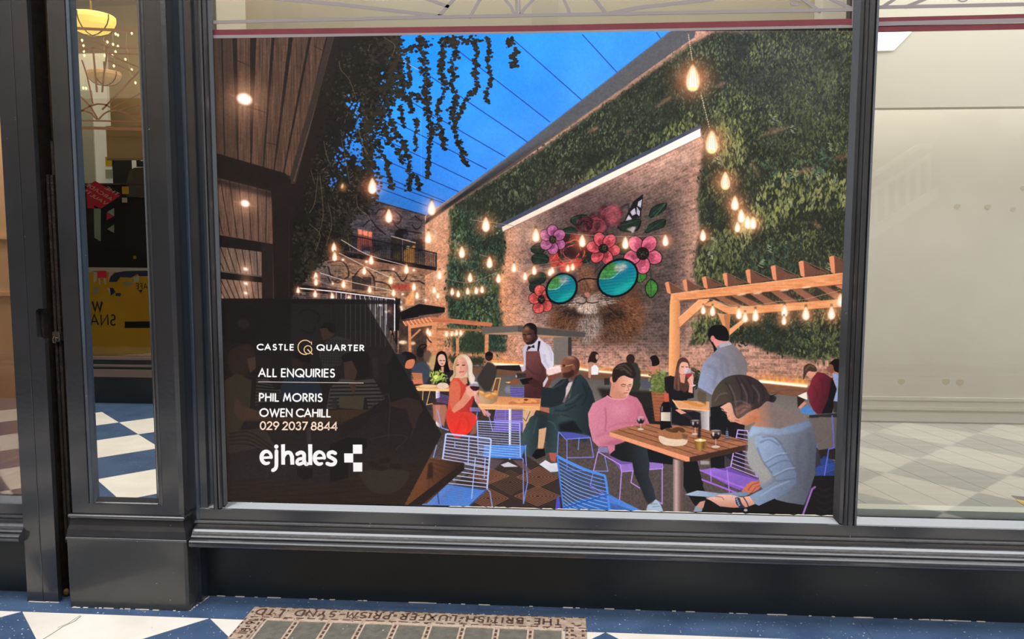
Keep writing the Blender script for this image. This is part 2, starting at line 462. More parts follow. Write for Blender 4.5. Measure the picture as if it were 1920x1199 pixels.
def paint_hedge(P):
    top = [(850, 384), (1010, 283), (1300, 80), (1345, 60), (1600, 60), (1600, 300), (1320, 246), (940, 428), (930, 470), (852, 500)]
    left = [(842, 392), (900, 400), (945, 430), (948, 470), (936, 520), (934, 570), (945, 620), (950, 660), (850, 660), (838, 560), (838, 510), (846, 460)]
    right = [(1322, 240), (1420, 60), (1600, 60), (1600, 668), (1560, 672), (1515, 676), (1470, 666), (1440, 660), (1420, 650), (1380, 640), (1330, 640), (1290, 650), (1305, 620), (1316, 560), (1300, 510), (1312, 430), (1308, 380), (1316, 300)]
    dk = lambda X, Y: mixc((36, 40, 34), (52, 55, 44), fbm(X, Y, .05, 31))
    for A in (top, left, right):
        P.poly(A, dk, blur=3.0)
    P.poly([(1340, 60), (1600, 60), (1600, 200), (1450, 260), (1350, 200)], (44, 50, 50), .8, blur=22)
    leaves(P, top, 5200, [(36, 42, 36), (50, 58, 48), (66, 74, 58), (80, 88, 68), (98, 106, 80)], (4, 9), (1.1, 2.3), 11)
    leaves(P, left, 1900, TEAL[:5]+[(74, 84, 44), (110, 124, 96)], (4, 9), (1.0, 2.3), 12, slim=.45)
    leaves(P, right, 7600, OLIVE[:5], (4, 10), (1.0, 2.3), 13)
    # lighter, longer leaf patches
    for A, n, pal in [([(1395, 420), (1440, 330), (1520, 310), (1590, 340), (1590, 390), (1500, 395), (1440, 430)], 420, OLIVE[3:]+[(142, 146, 72)]),
                      ([(1345, 230), (1390, 225), (1400, 300), (1370, 330), (1345, 300)], 150, OLIVE[2:]),
                      ([(1490, 130), (1570, 120), (1560, 240), (1500, 260), (1470, 180)], 260, [(60, 66, 48), (80, 86, 58), (104, 106, 72)]),
                      ([(1330, 440), (1420, 410), (1400, 470), (1360, 530), (1300, 530), (1310, 480)], 260, OLIVE[2:]),
                      ([(1290, 595), (1345, 590), (1340, 640), (1295, 640)], 90, OLIVE[2:]),
                      ([(1500, 610), (1590, 600), (1590, 680), (1530, 680), (1500, 650)], 150, OLIVE[1:5]),
                      ([(1195, 270), (1300, 210), (1320, 240), (1240, 280)], 110, OLIVE[2:5]), ([(1080, 330), (1160, 290), (1150, 320), (1100, 345)], 90, OLIVE[1:5])]:
        leaves(P, A, n, pal, (7, 14), (1.2, 2.0), len(A)+n, slim=.34)
    leaves(P, [(1420, 300), (1560, 280), (1570, 330), (1450, 350)], 60, TEAL[2:], (8, 18), (.3, 2.8), 77, slim=.3)
    leaves(P, [(1380, 470), (1500, 450), (1520, 520), (1400, 530)], 160, TEAL[1:5], (7, 14), (.3, 2.8), 78, slim=.3)
    leaves(P, [(1330, 600), (1520, 590), (1520, 660), (1340, 640)], 500, TEAL[:3]+OLIVE[:3], (5, 10), (.3, 2.8), 79)
    # bare brick streaks and pale sprigs
    for a, b in [((1418, 258), (1480, 236)), ((1340, 165), (1362, 152)), ((1485, 328), (1530, 312)), ((1225, 205), (1262, 178)), ((1170, 260), (1185, 240)), ((1520, 415), (1540, 425)), ((1405, 300), (1425, 330)), ((1100, 250), (1125, 235)), ((1560, 300), (1590, 290))]:
        m = np.array(a)+(np.array(b)-a)*.5
        P.poly([(a[0], a[1]), (m[0], m[1]-5), (b[0], b[1]), (b[0]-4, b[1]+6), (m[0], m[1]+5)], (150, 112, 92), .55, blur=1.5)
    r = np.random.default_rng(2)
    for x, y in [(1485, 242), (1556, 275), (1487, 325), (1535, 330), (1450, 222), (1344, 300), (1443, 466), (1338, 452), (1333, 478), (1426, 494), (1556, 500)]:
        P.polys([leaf(x+r.normal()*3, y+i*2.6-6, 8, 2.4, .3+r.normal()*.2) for i in range(6)], (176, 184, 150), .75)
    leaves(P, right, 700, [(92, 92, 62), (120, 116, 84), (70, 78, 50)], (2, 4), (.8, 2.4), 14, a=.8)
    leaves(P, top, 400, [(84, 88, 70), (104, 98, 84)], (2, 4), (.8, 2.4), 15, a=.7)
    leaves(P, [(1400, 70), (1600, 70), (1600, 190), (1430, 240)], 260, [(86, 88, 84), (110, 104, 100), (60, 70, 68)], (3, 8), (1.0, 2.6), 16, a=.6, slim=.25)
    P.poly([(1330, 40), (1620, 40), (1620, 250), (1480, 210), (1380, 130)], (66, 70, 70), .42, blur=40)  # grey veil: reflected haze painted into the print
    P.poly([(1300, 250), (1610, 200), (1610, 680), (1300, 660)], (58, 54, 46), .16, blur=30)
    leaves(P, left, 70, [(150, 160, 130), (190, 196, 170)], (2, 5), (.3, 2.6), 17, a=.8)


def petal_flower(P, c, r, col, dark, n=5, rot=0.0, sq=1.0, core=.3):
    for k in range(n):
        a = rot + k*2*math.pi/n
        x, y = c[0]+math.cos(a)*r*.58, c[1]+math.sin(a)*r*.58*sq
        P.ell(x, y, r*.48, r*.38*sq, (30, 18, 20), 1, a)
        P.ell(x, y, r*.44, r*.34*sq, col, 1, a)
        P.ell(x+math.cos(a)*r*.16, y+math.sin(a)*r*.16*sq, r*.2, r*.2*sq, tuple(min(255, v*1.16+8) for v in col), .5, a, blur=1.4)
        P.ell(x-math.sin(a)*r*.2, y+math.cos(a)*r*.2, r*.3, r*.09, dark, .55, a, blur=1.1)
        P.ell(c[0]+math.cos(a)*r*.4, c[1]+math.sin(a)*r*.4*sq, r*.26, r*.16, dark, .7, a, blur=1)
        P.lines([[(c[0]+math.cos(a+o)*r*.3, c[1]+math.sin(a+o)*r*.3*sq), (c[0]+math.cos(a+o)*r*.85, c[1]+math.sin(a+o)*r*.85*sq)] for o in (-.22, .2)], .7, dark, .6)
    P.ell(c[0], c[1], r*core, r*core*.95*sq, (30, 24, 22))
    rr = np.random.default_rng(int(c[0]))
    for i in range(14):
        P.ell(c[0]+rr.normal()*r*core*.4, c[1]+rr.normal()*r*core*.4, .8, .8, (120, 116, 70), .9)


def rose(P, c, r, col, dark, seed=0):
    rr = np.random.default_rng(seed)
    for k in range(16):
        a = rr.random()*6.28; q = rr.random()**.5
        x, y = c[0]+math.cos(a)*r*q, c[1]+math.sin(a)*r*q*.9
        P.ell(x, y, r*(.45-.2*q), r*(.32-.12*q), dark if k % 3 == 0 else mixc(dark, col, np.array(.35+.65*rr.random())), .85, a+1.57, blur=.6)
    for k in range(14):
        a = rr.random()*6.28; q = .2+.8*rr.random()
        P.line([(c[0]+math.cos(a+t)*r*q, c[1]+math.sin(a+t)*r*q*.85) for t in (0, .35, .7, 1.0)], 1.5, dark if k % 2 else col, .9, sm=True)
    P.ell(c[0], c[1], r*.3, r*.24, dark, .7, blur=2)


def sprig(P, pts, w, col, vein):
    p = spline(pts)
    m = P.poly(p, (16, 24, 20), .95)
    P.poly(np.mean(p, 0)+(p-np.mean(p, 0))*.86, col, .95)
    i = int(np.argmax(np.hypot(*(p-p[0]).T)))
    P.line([p[0], (p[0]+p[i])/2, p[i]], 1, vein, .8)


def paint_mural(P):
    P.ell(1110, 480, 112, 125, (58, 49, 50), .6, blur=26)
    P.poly([(1120, 350), (1300, 300), (1290, 640), (1180, 650)], (66, 56, 54), .4, blur=18)
    P.ell(1085, 385, 75, 40, (84, 58, 60), .5, .3, blur=16)
    # dark foliage behind the flowers
    for pts in [K8((1115, 120), (1110, 170), (1050, 215), (1000, 235), (985, 210), (1020, 150)), K8((1110, 245), (1100, 300), (1030, 330), (960, 350), (970, 300), (1040, 255)),
                K8((745, 300), (800, 260), (880, 240), (930, 250), (900, 330), (800, 340)), K8((330, 330), (400, 300), (450, 330), (430, 380), (350, 380)), K8((400, 240), (470, 210), (530, 220), (470, 290), (410, 280)),
                K8((100, 460), (160, 420), (210, 450), (190, 500), (120, 500)), K8((110, 520), (190, 500), (240, 540), (200, 590), (120, 580)), K8((80, 680), (150, 640), (215, 660), (200, 720), (110, 740)),
                K8((90, 740), (150, 700), (180, 740), (150, 790), (100, 790)), K8((720, 460), (790, 410), (850, 440), (840, 500), (760, 510)), K8((480, 480), (540, 430), (560, 500), (540, 560), (490, 570))]:
        sprig(P, pts, 1, (33, 46, 39), (66, 84, 68))
    for pts in [K8((1000, 690), (1050, 730), (1050, 790), (1000, 840), (960, 790), (960, 740)), K8((905, 640), (960, 640), (970, 680), (930, 720), (895, 710))]:
        sprig(P, pts, 1, (66, 120, 52), (120, 160, 84))
    P.line(K8((1000, 640), (1002, 840)), 1.2, (30, 50, 30))
    P.line(K8((960, 330), (985, 280), (1050, 200), (1110, 130)), 1.5, (66, 90, 66), sm=True)
    P.line(K8((860, 240), (960, 225), (1000, 240)), 2, (60, 82, 62), sm=True)
    # cat fur
    P.poly(K8((250, 900), (320, 880), (420, 860), (480, 700), (560, 700), (700, 820), (880, 740), (930, 860), (945, 1010), (900, 1110), (840, 1180), (560, 1180), (500, 1199), (420, 1080), (240, 1050), (270, 960)), (92, 62, 46), .8, blur=5, sm=True)
    P.poly(K8((330, 960), (470, 1000), (640, 1010), (800, 960), (900, 1000), (820, 1120), (640, 1060), (440, 1060)), (40, 30, 28), .55, blur=7, sm=True)
    P.poly(K8((700, 960), (860, 800), (930, 900), (940, 1030), (860, 1120), (700, 1080)), (128, 78, 52), .65, blur=6, sm=True)
    P.poly(K8((250, 960), (330, 940), (440, 1000), (420, 1070), (260, 1050)), (120, 74, 50), .65, blur=5, sm=True)
    P.poly(K8((320, 900), (420, 920), (600, 960), (760, 900), (800, 980), (640, 1010), (440, 990), (330, 960)), (30, 24, 24), .75, blur=4, sm=True)
    P.poly(K8((460, 610), (560, 600), (585, 700), (555, 800), (480, 800), (455, 720)), (132, 90, 70), .9, blur=3, sm=True)
    P.poly(K8((450, 1040), (500, 980), (600, 970), (630, 1040), (600, 1130), (520, 1185), (480, 1150)), (176, 160, 156), .8, blur=4, sm=True)
    P.poly(K8((380, 900), (420, 820), (500, 820), (520, 860), (540, 820), (620, 800), (710, 840), (690, 880), (610, 900), (600, 950), (530, 960), (460, 940), (440, 900)), (186, 164, 154), .85, blur=3, sm=True)
    P.ell(*K8(525, 920), 19, 8, (220, 200, 188), .8, blur=2)
    P.poly(K8((500, 800), (530, 788), (552, 805), (530, 835), (515, 835)), (178, 112, 100), .95)
    P.lines([K8((516, 830), (516, 865)), K8((440, 870), (490, 880), (516, 865), (560, 875), (610, 865)), K8((480, 820), (505, 835))], 1.8, (40, 24, 22), .9)
    r = np.random.default_rng(5)
    for n, col, al in ((760, (26, 19, 18), .5), (420, (176, 148, 128), .3), (420, (150, 96, 62), .4)):
        L = []
        for i in range(n):
            x, y = K8(300+r.random()*620, 800+r.random()*340)
            if (abs(x-1100)/95)**2+((y-600)/60)**2 > 1.0:
                continue
            a = math.atan2(y-560, x-1100)+r.normal()*.4
            l = 4+6*r.random()
            L.append([(x, y), (x+math.cos(a)*l, y+math.sin(a)*l)])
        P.lines(L, .8, col, al, cap=False)
    L = [[K8(460+r.normal()*10, 610), K8(470+i*12+r.normal()*6, 780)] for i in range(8)]
    P.lines(L, .8, (70, 44, 36), .6, cap=False)
    for x, y, s in [(430, 850, -1), (640, 840, 1)]:
        P.lines([[K8(x, y+j*9), K8(x+s*(60+r.random()*50), y+j*12-20+r.normal()*14)] for j in range(-3, 6)], .8, (226, 212, 204), .7, cap=False)
        P.lines([[K8(x+r.normal()*20, y+r.normal()*20), K8(x+s*70+r.normal()*20, y+r.normal()*34)] for j in range(14)], .8, (28, 20, 20), .7, cap=False)
    # flowers
    rose(P, K8(700, 215), 22, (140, 66, 78), (74, 34, 42), 1)
    rose(P, K8(600, 290), 24, (150, 66, 74), (66, 30, 38), 2)
    P.poly(K8((690, 160), (740, 140), (775, 190), (760, 260), (700, 290), (660, 240)), (156, 76, 88), .75, blur=2, sm=True)
    rose(P, K8(510, 290), 18, (100, 44, 52), (38, 20, 24), 3)
    rose(P, K8(395, 490), 33, (178, 66, 58), (56, 24, 24), 4)
    P.polys([spline(K8(*p)) for p in [((240, 540), (290, 490), (310, 560), (270, 620)), ((310, 580), (380, 560), (400, 620), (330, 640)), ((420, 560), (480, 540), (480, 590), (430, 610))]], (184, 62, 56), .85, blur=1)
    P.lines([spline(K8((245, 560), (275, 530), (300, 480)), False), spline(K8((320, 600), (370, 570), (460, 560)), False), spline(K8((380, 420), (440, 400), (490, 440)), False), spline(K8((345, 480), (370, 420), (430, 440), (470, 500), (420, 550), (360, 530)), False)], 1.6, (206, 98, 84), .9)
    P.ell(*K8(420, 485), 17, 15, (48, 26, 28), .85, .4, blur=3)
    rr = np.random.default_rng(6)
    for k in range(26):
        t0 = rr.random()*6.28; q = 9+22*rr.random()
        P.line([K8(410+math.cos(t0+t)*q*4, 485+math.sin(t0+t)*q*3.6) for t in (0, .3, .6)], 1.3, (204, 84, 70) if k % 3 else (40, 20, 22), .85, sm=True)
    petal_flower(P, K8(265, 398), 25, (176, 98, 142), (116, 58, 96), 6, .5, 1.15, .28)
    petal_flower(P, K8(645, 465), 31, (204, 84, 96), (128, 44, 56), 6, .15, 1.0, .3)
    petal_flower(P, K8(940, 503), 36, (204, 98, 124), (138, 54, 78), 5, .3, 1.05, .34)
    petal_flower(P, K8(180, 848), 23, (206, 88, 84), (136, 48, 50), 5, .75, 1.3, .3)
    # butterfly
    P.poly(K8((945, 55), (925, 230), (850, 245), (800, 262), (830, 190), (870, 110)), (26, 24, 30), 1)
    P.polys([np.array(K8(*p)) for p in [((935, 95), (925, 160), (900, 145), (905, 115)), ((895, 150), (920, 185), (915, 225), (895, 205)), ((880, 160), (890, 205), (860, 220), (845, 190)), ((835, 210), (860, 245), (810, 258))]], (196, 188, 206), .95)
    P.poly(K8((820, 320), (860, 300), (890, 300), (870, 350)), (196, 180, 184), .85, blur=1)
    P.line(K8((780, 160), (830, 130), (840, 180)), 3, (40, 34, 40), .8, blur=1)
    # round sunglasses
    for cx, cy, rx, ry, rot in [(752, 685, 39, 31.5, -.62), (332, 765, 29.5, 25.5, -.75)]:
        x, y = K8(cx, cy)
        P.ell(x, y, rx+2.6, ry+2.6, (12, 14, 18), 1, rot)
        cl = P.ell(x, y, rx-1.2, ry-1.2, gl((x-25, y-25), (10, 104, 122), (x+20, y+30), (16, 150, 150)), 1, rot)
        P.ell(x+4, y-ry*.25, rx*.9, ry*.3, (20, 110, 150), .6, -.35, blur=3, clip=cl)
        P.ell(x-rx*.55, y-ry*.45, rx*.55, ry*.5, (96, 150, 58), .8, -.3, blur=2, clip=cl)
        P.ell(x-rx*.45, y-ry*.55, rx*.3, ry*.25, (60, 120, 60), .8, 0, blur=2, clip=cl)
        P.line([(x-rx*.9, y+ry*.05), (x-rx*.3, y+ry*.02), (x+rx*.2, y-ry*.5)], 1.2, (170, 214, 170), .8, sm=True, clip=cl)
        P.ell(x+rx*.15, y-ry*.62, rx*.32, ry*.26, (214, 180, 170), .75, -.3, blur=3, clip=cl)
        for i in range(-3, 5):
            P.line([(x-rx, y+i*6+4), (x+rx, y+i*6-1)], 1, (6, 76, 90), .45, clip=cl)
        P.ell(x+rx*.3, y+ry*.6, rx*.6, ry*.2, (40, 190, 176), .5, -.5, blur=3, clip=cl)
    P.line(K8((455, 715), (490, 695), (540, 690), (590, 695)), 2, (14, 12, 14), sm=True)
    P.line(K8((575, 650), (600, 620), (640, 580)), 1.2, (14, 12, 14), .7)
    # brick courses show through the paint
    for t in np.arange(-.52, -.0, .0085):
        x = np.array([1000, 1100, 1180, 1260])
        P.line(np.stack([x, 654+t*(x-485)], 1), .7, (28, 20, 20), .22, cap=False)


def paint_back(P):
    # balcony, windows and graffiti of the far wall
    gr = [((560, 290), (610, 330), (570, 270), (640, 300)), ((650, 330), (690, 290), (740, 300), (700, 350)), ((800, 300), (850, 350), (820, 400), (780, 370), (840, 440), (1000, 470)), ((560, 420), (620, 370), (660, 420), (730, 480)),
          ((930, 410), (960, 440), (1000, 420)), ((300, 690), (400, 680), (450, 740), (440, 810), (330, 790), (300, 720)), ((330, 820), (380, 840), (440, 800)), ((490, 800), (560, 730), (640, 800), (650, 900)), ((700, 750), (800, 760), (860, 830), (900, 760), (860, 740)),
          ((920, 830), (980, 830), (1020, 850)), ((640, 560), (700, 580), (640, 610)), ((300, 800), (330, 850), (370, 820), (410, 850)), ((950, 340), (1000, 380)), ((650, 830), (740, 850), (780, 900))]
    P.lines([spline(K4(*g), False) for g in gr], 2.4, (24, 20, 24), .85)
    P.ell(*K4(850, 480), 13, 11, (22, 20, 24), .85); P.ell(*K4(880, 490), 5, 4, (60, 54, 58), .8)
    P.polys([ellipse(*K4(x, y), 7, 7) for x, y in ((940, 540), (985, 540), (985, 580))], (30, 26, 30), .8)
    P.poly(K4((525, 440), (630, 462), (628, 630), (518, 612)), (208, 104, 84))
    P.poly(K4((525, 440), (630, 462), (629, 490), (523, 475)), (240, 160, 130), .6, blur=2)
    P.poly(K4((550, 560), (628, 570), (628, 630), (545, 612)), (40, 36, 44), .85, blur=2)
    P.lines([K4((560, 445), (556, 600)), K4((600, 455), (596, 610)), K4((524, 500), (630, 520))], .8, (110, 40, 36))
    P.ell(*K4(590, 612), 7, 2.4, (200, 210, 255), .9, .2, blur=1)
    P.poly(K4((775, 490), (955, 540), (950, 700), (770, 660)), (46, 38, 36)); P.line(K4((775, 492), (955, 542)), 2, (170, 150, 140))
    P.poly(K4((868, 600), (950, 560), (948, 695), (868, 690)), (236, 158, 72), .95, blur=1); P.ell(*K4(898, 575), 4, 2.6, (255, 240, 214))
    P.poly(K4((790, 620), (840, 600), (840, 675), (790, 665)), (110, 92, 40), .8, blur=2)
    P.line(K4((858, 515), (858, 690)), 1.2, (150, 136, 130))
    P.poly(K4((330, 430), (1115, 615), (1112, 735), (330, 580)), (26, 26, 32), .42)
    P.lines([K4((x, 470+(x-380)*.222), (x, 590+(x-380)*.2)) for x in range(335, 1115, 14)], .7, (14, 14, 18), .9, cap=False)
    P.line(K4((330, 455), (1115, 622)), 1.6, (16, 16, 20)); P.line(K4((1112, 622), (1112, 740)), 1.6, (16, 16, 20))
    P.poly(K4((330, 590), (1112, 725), (1112, 752), (330, 632)), (26, 22, 24))
    P.poly(K4((330, 632), (1108, 752), (1030, 785), (560, 720), (330, 650)), gx((104, 72, 58), 620, (150, 106, 86), 800), .95)
    # shop below: red shelf, dark lintel, neon shelving
    P.poly(K4((770, 850), (930, 850), (930, 900), (780, 900)), (150, 60, 50), .9, blur=1.5)
    P.poly(K4((880, 960), (945, 880), (945, 1010), (880, 1015)), (226, 150, 100), .95, blur=1)
    P.poly(K4((480, 790), (640, 800), (640, 900), (480, 890)), (44, 36, 36), .85)
    P.lines([K4((630, 800), (630, 890)), K4((530, 790), (560, 805))], 1.5, (190, 150, 130), .8)
    P.poly(K4((70, 850), (810, 960), (840, 980), (840, 1199), (800, 1199), (800, 970), (60, 905)), (30, 24, 24))
    P.poly(K4((300, 905), (800, 965), (800, 1199), (300, 1199)), (44, 38, 42), .95)
    P.polys([ellipse(*K4(x, y), 3, 2, .5) for x, y in ((660, 1085), (735, 1060), (760, 1055), (842, 985), (850, 1040), (690, 1010))], (255, 236, 220), .9, blur=.8)
    P.polys([ellipse(*K4(620+i*37, 1010+37*(i % 3)), 4, 7) for i in range(5)], (110, 70, 60), .8, blur=2)
    P.line(K4((60, 880), (330, 905), (805, 965)), 2, (255, 236, 236)); P.line(K4((800, 965), (800, 1199)), 2.4, (250, 246, 255))
    P.lines([K4((x, 905+(x-330)*.12), (x, 1199)) for x in (325, 362, 398, 435, 470, 505, 540, 575, 610, 640, 672, 705, 738)], 1.3, (214, 206, 226), .85)
    P.poly(K4((806, 960), (842, 960), (842, 1199), (806, 1199)), (26, 22, 24)); P.line([(743, 560), (743, 660)], 4, (24, 20, 24))
    P.poly([(750, 586), (786, 570), (834, 577), (834, 586), (790, 594), (752, 600)], (26, 22, 24))
    P.poly([(786, 592), (834, 586), (820, 596), (780, 600)], (110, 84, 74), .9)
    P.poly([(748, 600), (800, 596), (800, 700), (748, 700)], (62, 48, 44), .95)
    P.lines([spline(K10((380, 440), (420, 400), (460, 410), (400, 460)), False), spline(K10((120, 340), (150, 260), (180, 330)), False), spline(K10((150, 380), (165, 300), (185, 370)), False), spline(K10((455, 320), (480, 360), (500, 380)), False)], 2.2, (22, 18, 20), .9)
    P.ell(*K10(255, 380), 8, 3.6, (255, 226, 190), .95, blur=1); P.ell(*K10(342, 388), 5, 3, (255, 220, 180), .9, blur=1)
    P.poly(K10((250, 340), (350, 345), (355, 480), (270, 470)), (190, 140, 110), .35, blur=4)


def paint_canopy(P):
    # dark timber soffit at the left with its beams and posts
    dk = (34, 27, 25)
    P.poly([(385, 50), (640, 50), (600, 200), (560, 330), (548, 420), (548, 960), (385, 960)], dk)
    tops = [(390, 1), (412, 0), (440, 0), (470, 0), (508, 0), (542, 0), (582, 0), (617, 0)]
    bots = [405, 423, 448, 472, 495, 515, 533, 552]
    tx = [392, 414, 441, 478, 513, 548, 583, 616]; tw = [22, 21, 28, 32, 30, 33, 31, 11]
    for i in range(7):
        x0, x1 = tx[i]+3, tx[i]+tw[i]
        b0, b1 = bots[i], bots[i+1]-3
        P.poly([(x0, 58), (x1, 58), (b1, 305+i*4.5), (b0, 300+i*4.5)], wood((58, 44, 38), (104, 76, 62) if i > 1 else (72, 56, 46), .5, .02, i), .97)
        P.lines([[(x0+(x1-x0)*f, 60), (b0+(b1-b0)*f, 300)] for f in (.2, .45, .7, .85)], .8, (50, 36, 32), .35)
    P.poly([(390, 260), (560, 290), (560, 330), (390, 310)], (120, 88, 70), .16, blur=12)
    P.ell(470, 210, 70, 60, (150, 105, 80), .14, blur=18)
    P.lines([[(445, 114), (471, 125)], [(588, 86), (612, 98)], [(448, 195), (498, 211)], [(500, 268), (520, 272)]], 1.4, (38, 28, 26), .8)
    P.poly([(617, 60), (632, 60), (556, 345), (540, 345)], (54, 44, 40)); P.line([(628, 64), (598, 180), (551, 340)], 2, (92, 76, 66), .8)
    P.poly([(630, 55), (740, 55), (690, 150), (640, 230), (600, 300), (560, 420), (545, 420), (550, 360)], dk)
    P.poly(K1((50, 905), (580, 1060), (620, 1110), (620, 1199), (50, 1085)), (32, 25, 23))
    def bay(y0l, y0r, y1l, y1r, x0, x1, n, top0, c0, c1):
        P.poly([(x0, y0l), (x1, y0r), (x1, y1r), (x0, y1l)], wood(c0, c1, .5, .03, n))
        xs = np.linspace(x0, x1, n)
        P.lines([[(x+(x-460)*.14-2, y0l-2+(y0r-y0l)*(x-x0)/(x1-x0)), (x-(x-460)*.12+6, y1l+(y1r-y1l)*(x-x0)/(x1-x0))] for x in xs], 1.5, (36, 26, 24), .95, cap=False)
    bay(333, 360, 440, 458, 405, 512, 8, 0, (82, 60, 51), (114, 86, 74))
    P.poly([(405, 334), (512, 360), (512, 372), (405, 346)], (36, 28, 26), .8, blur=3)
    bay(462, 473, 508, 518, 408, 492, 8, 0, (94, 74, 65), (126, 102, 90))
    bay(523, 530, 560, 560, 410, 492, 9, 0, (108, 84, 72), (138, 108, 92))
    P.poly(K2((70, 365), (510, 440), (510, 500), (70, 450)), (30, 24, 24)); P.poly(K2((75, 640), (410, 680), (410, 720), (75, 690)), (28, 23, 23)); P.line(K2((75, 636), (405, 676)), 1, (150, 140, 138), .7)
    P.poly(K2((400, 430), (490, 430), (495, 840), (405, 840)), (40, 32, 30)); P.line(K2((488, 440), (492, 838)), 1.4, (92, 72, 62), .7)
    P.poly(K2((470, 0), (620, -40), (600, 840), (495, 840), (480, 180)), (34, 27, 26)); P.line(K2((606, 260), (606, 830)), 1, (60, 46, 42), .7)
    for x, y, rx, ry, g in [(458.5, 186, 15, 11, 30), (459.5, 382, 9, 6.5, 20), (460.5, 505, 5, 3, 12), (461, 532, 4.4, 2.6, 11), (461, 550, 3.8, 2.3, 10), (412.5, 558, 3, 2, 6)]:
        P.glow(x, y, g, (200, 130, 90), .55)
        P.ell(x, y, rx, ry, (255, 214, 190), 1, .35, blur=1.6); P.ell(x, y, rx*.75, ry*.72, (255, 250, 246), 1, .35, blur=.8)
    P.line([(428, 176), (488, 198)], 1.6, (230, 170, 140), .35, blur=1.5); P.line([(440, 378), (480, 388)], 1.2, (230, 170, 140), .4, blur=1)


def ivy(P, strands, seed, w0=5.0, dense=1.0, pal=((22, 20, 18), (32, 29, 24), (46, 41, 33))):
    r = np.random.default_rng(seed)
    buck = [[] for _ in pal]
    for s_ in strands:
        q = spline(s_[0], False); w = s_[1]
        d = np.hypot(*np.diff(q, axis=0).T); L = d.sum()
        n = int(L*dense*(.28+w*.075))
        cum = np.concatenate([[0], np.cumsum(d)])
        for t in r.random(n)*L:
            x = np.interp(t, cum, q[:, 0])+r.normal()*w*.5; y = np.interp(t, cum, q[:, 1])+r.normal()*w*.4
            a = r.random()*6.28; l = 2.4+5.2*r.random()
            pts = [(x+math.cos(a+k*2*math.pi/5)*l*(.62 if k % 2 else .34 if k == 2 else .8), y+math.sin(a+k*2*math.pi/5)*l*(.6 if k % 2 else .4)) for k in range(5)]
            buck[r.integers(0, len(pal))].append(np.array(pts))
    P.lines([spline(s_[0], False) for s_ in strands], 1.2, (40, 36, 30), .8)
    for k, b in enumerate(buck):
        P.polys(b, pal[k])


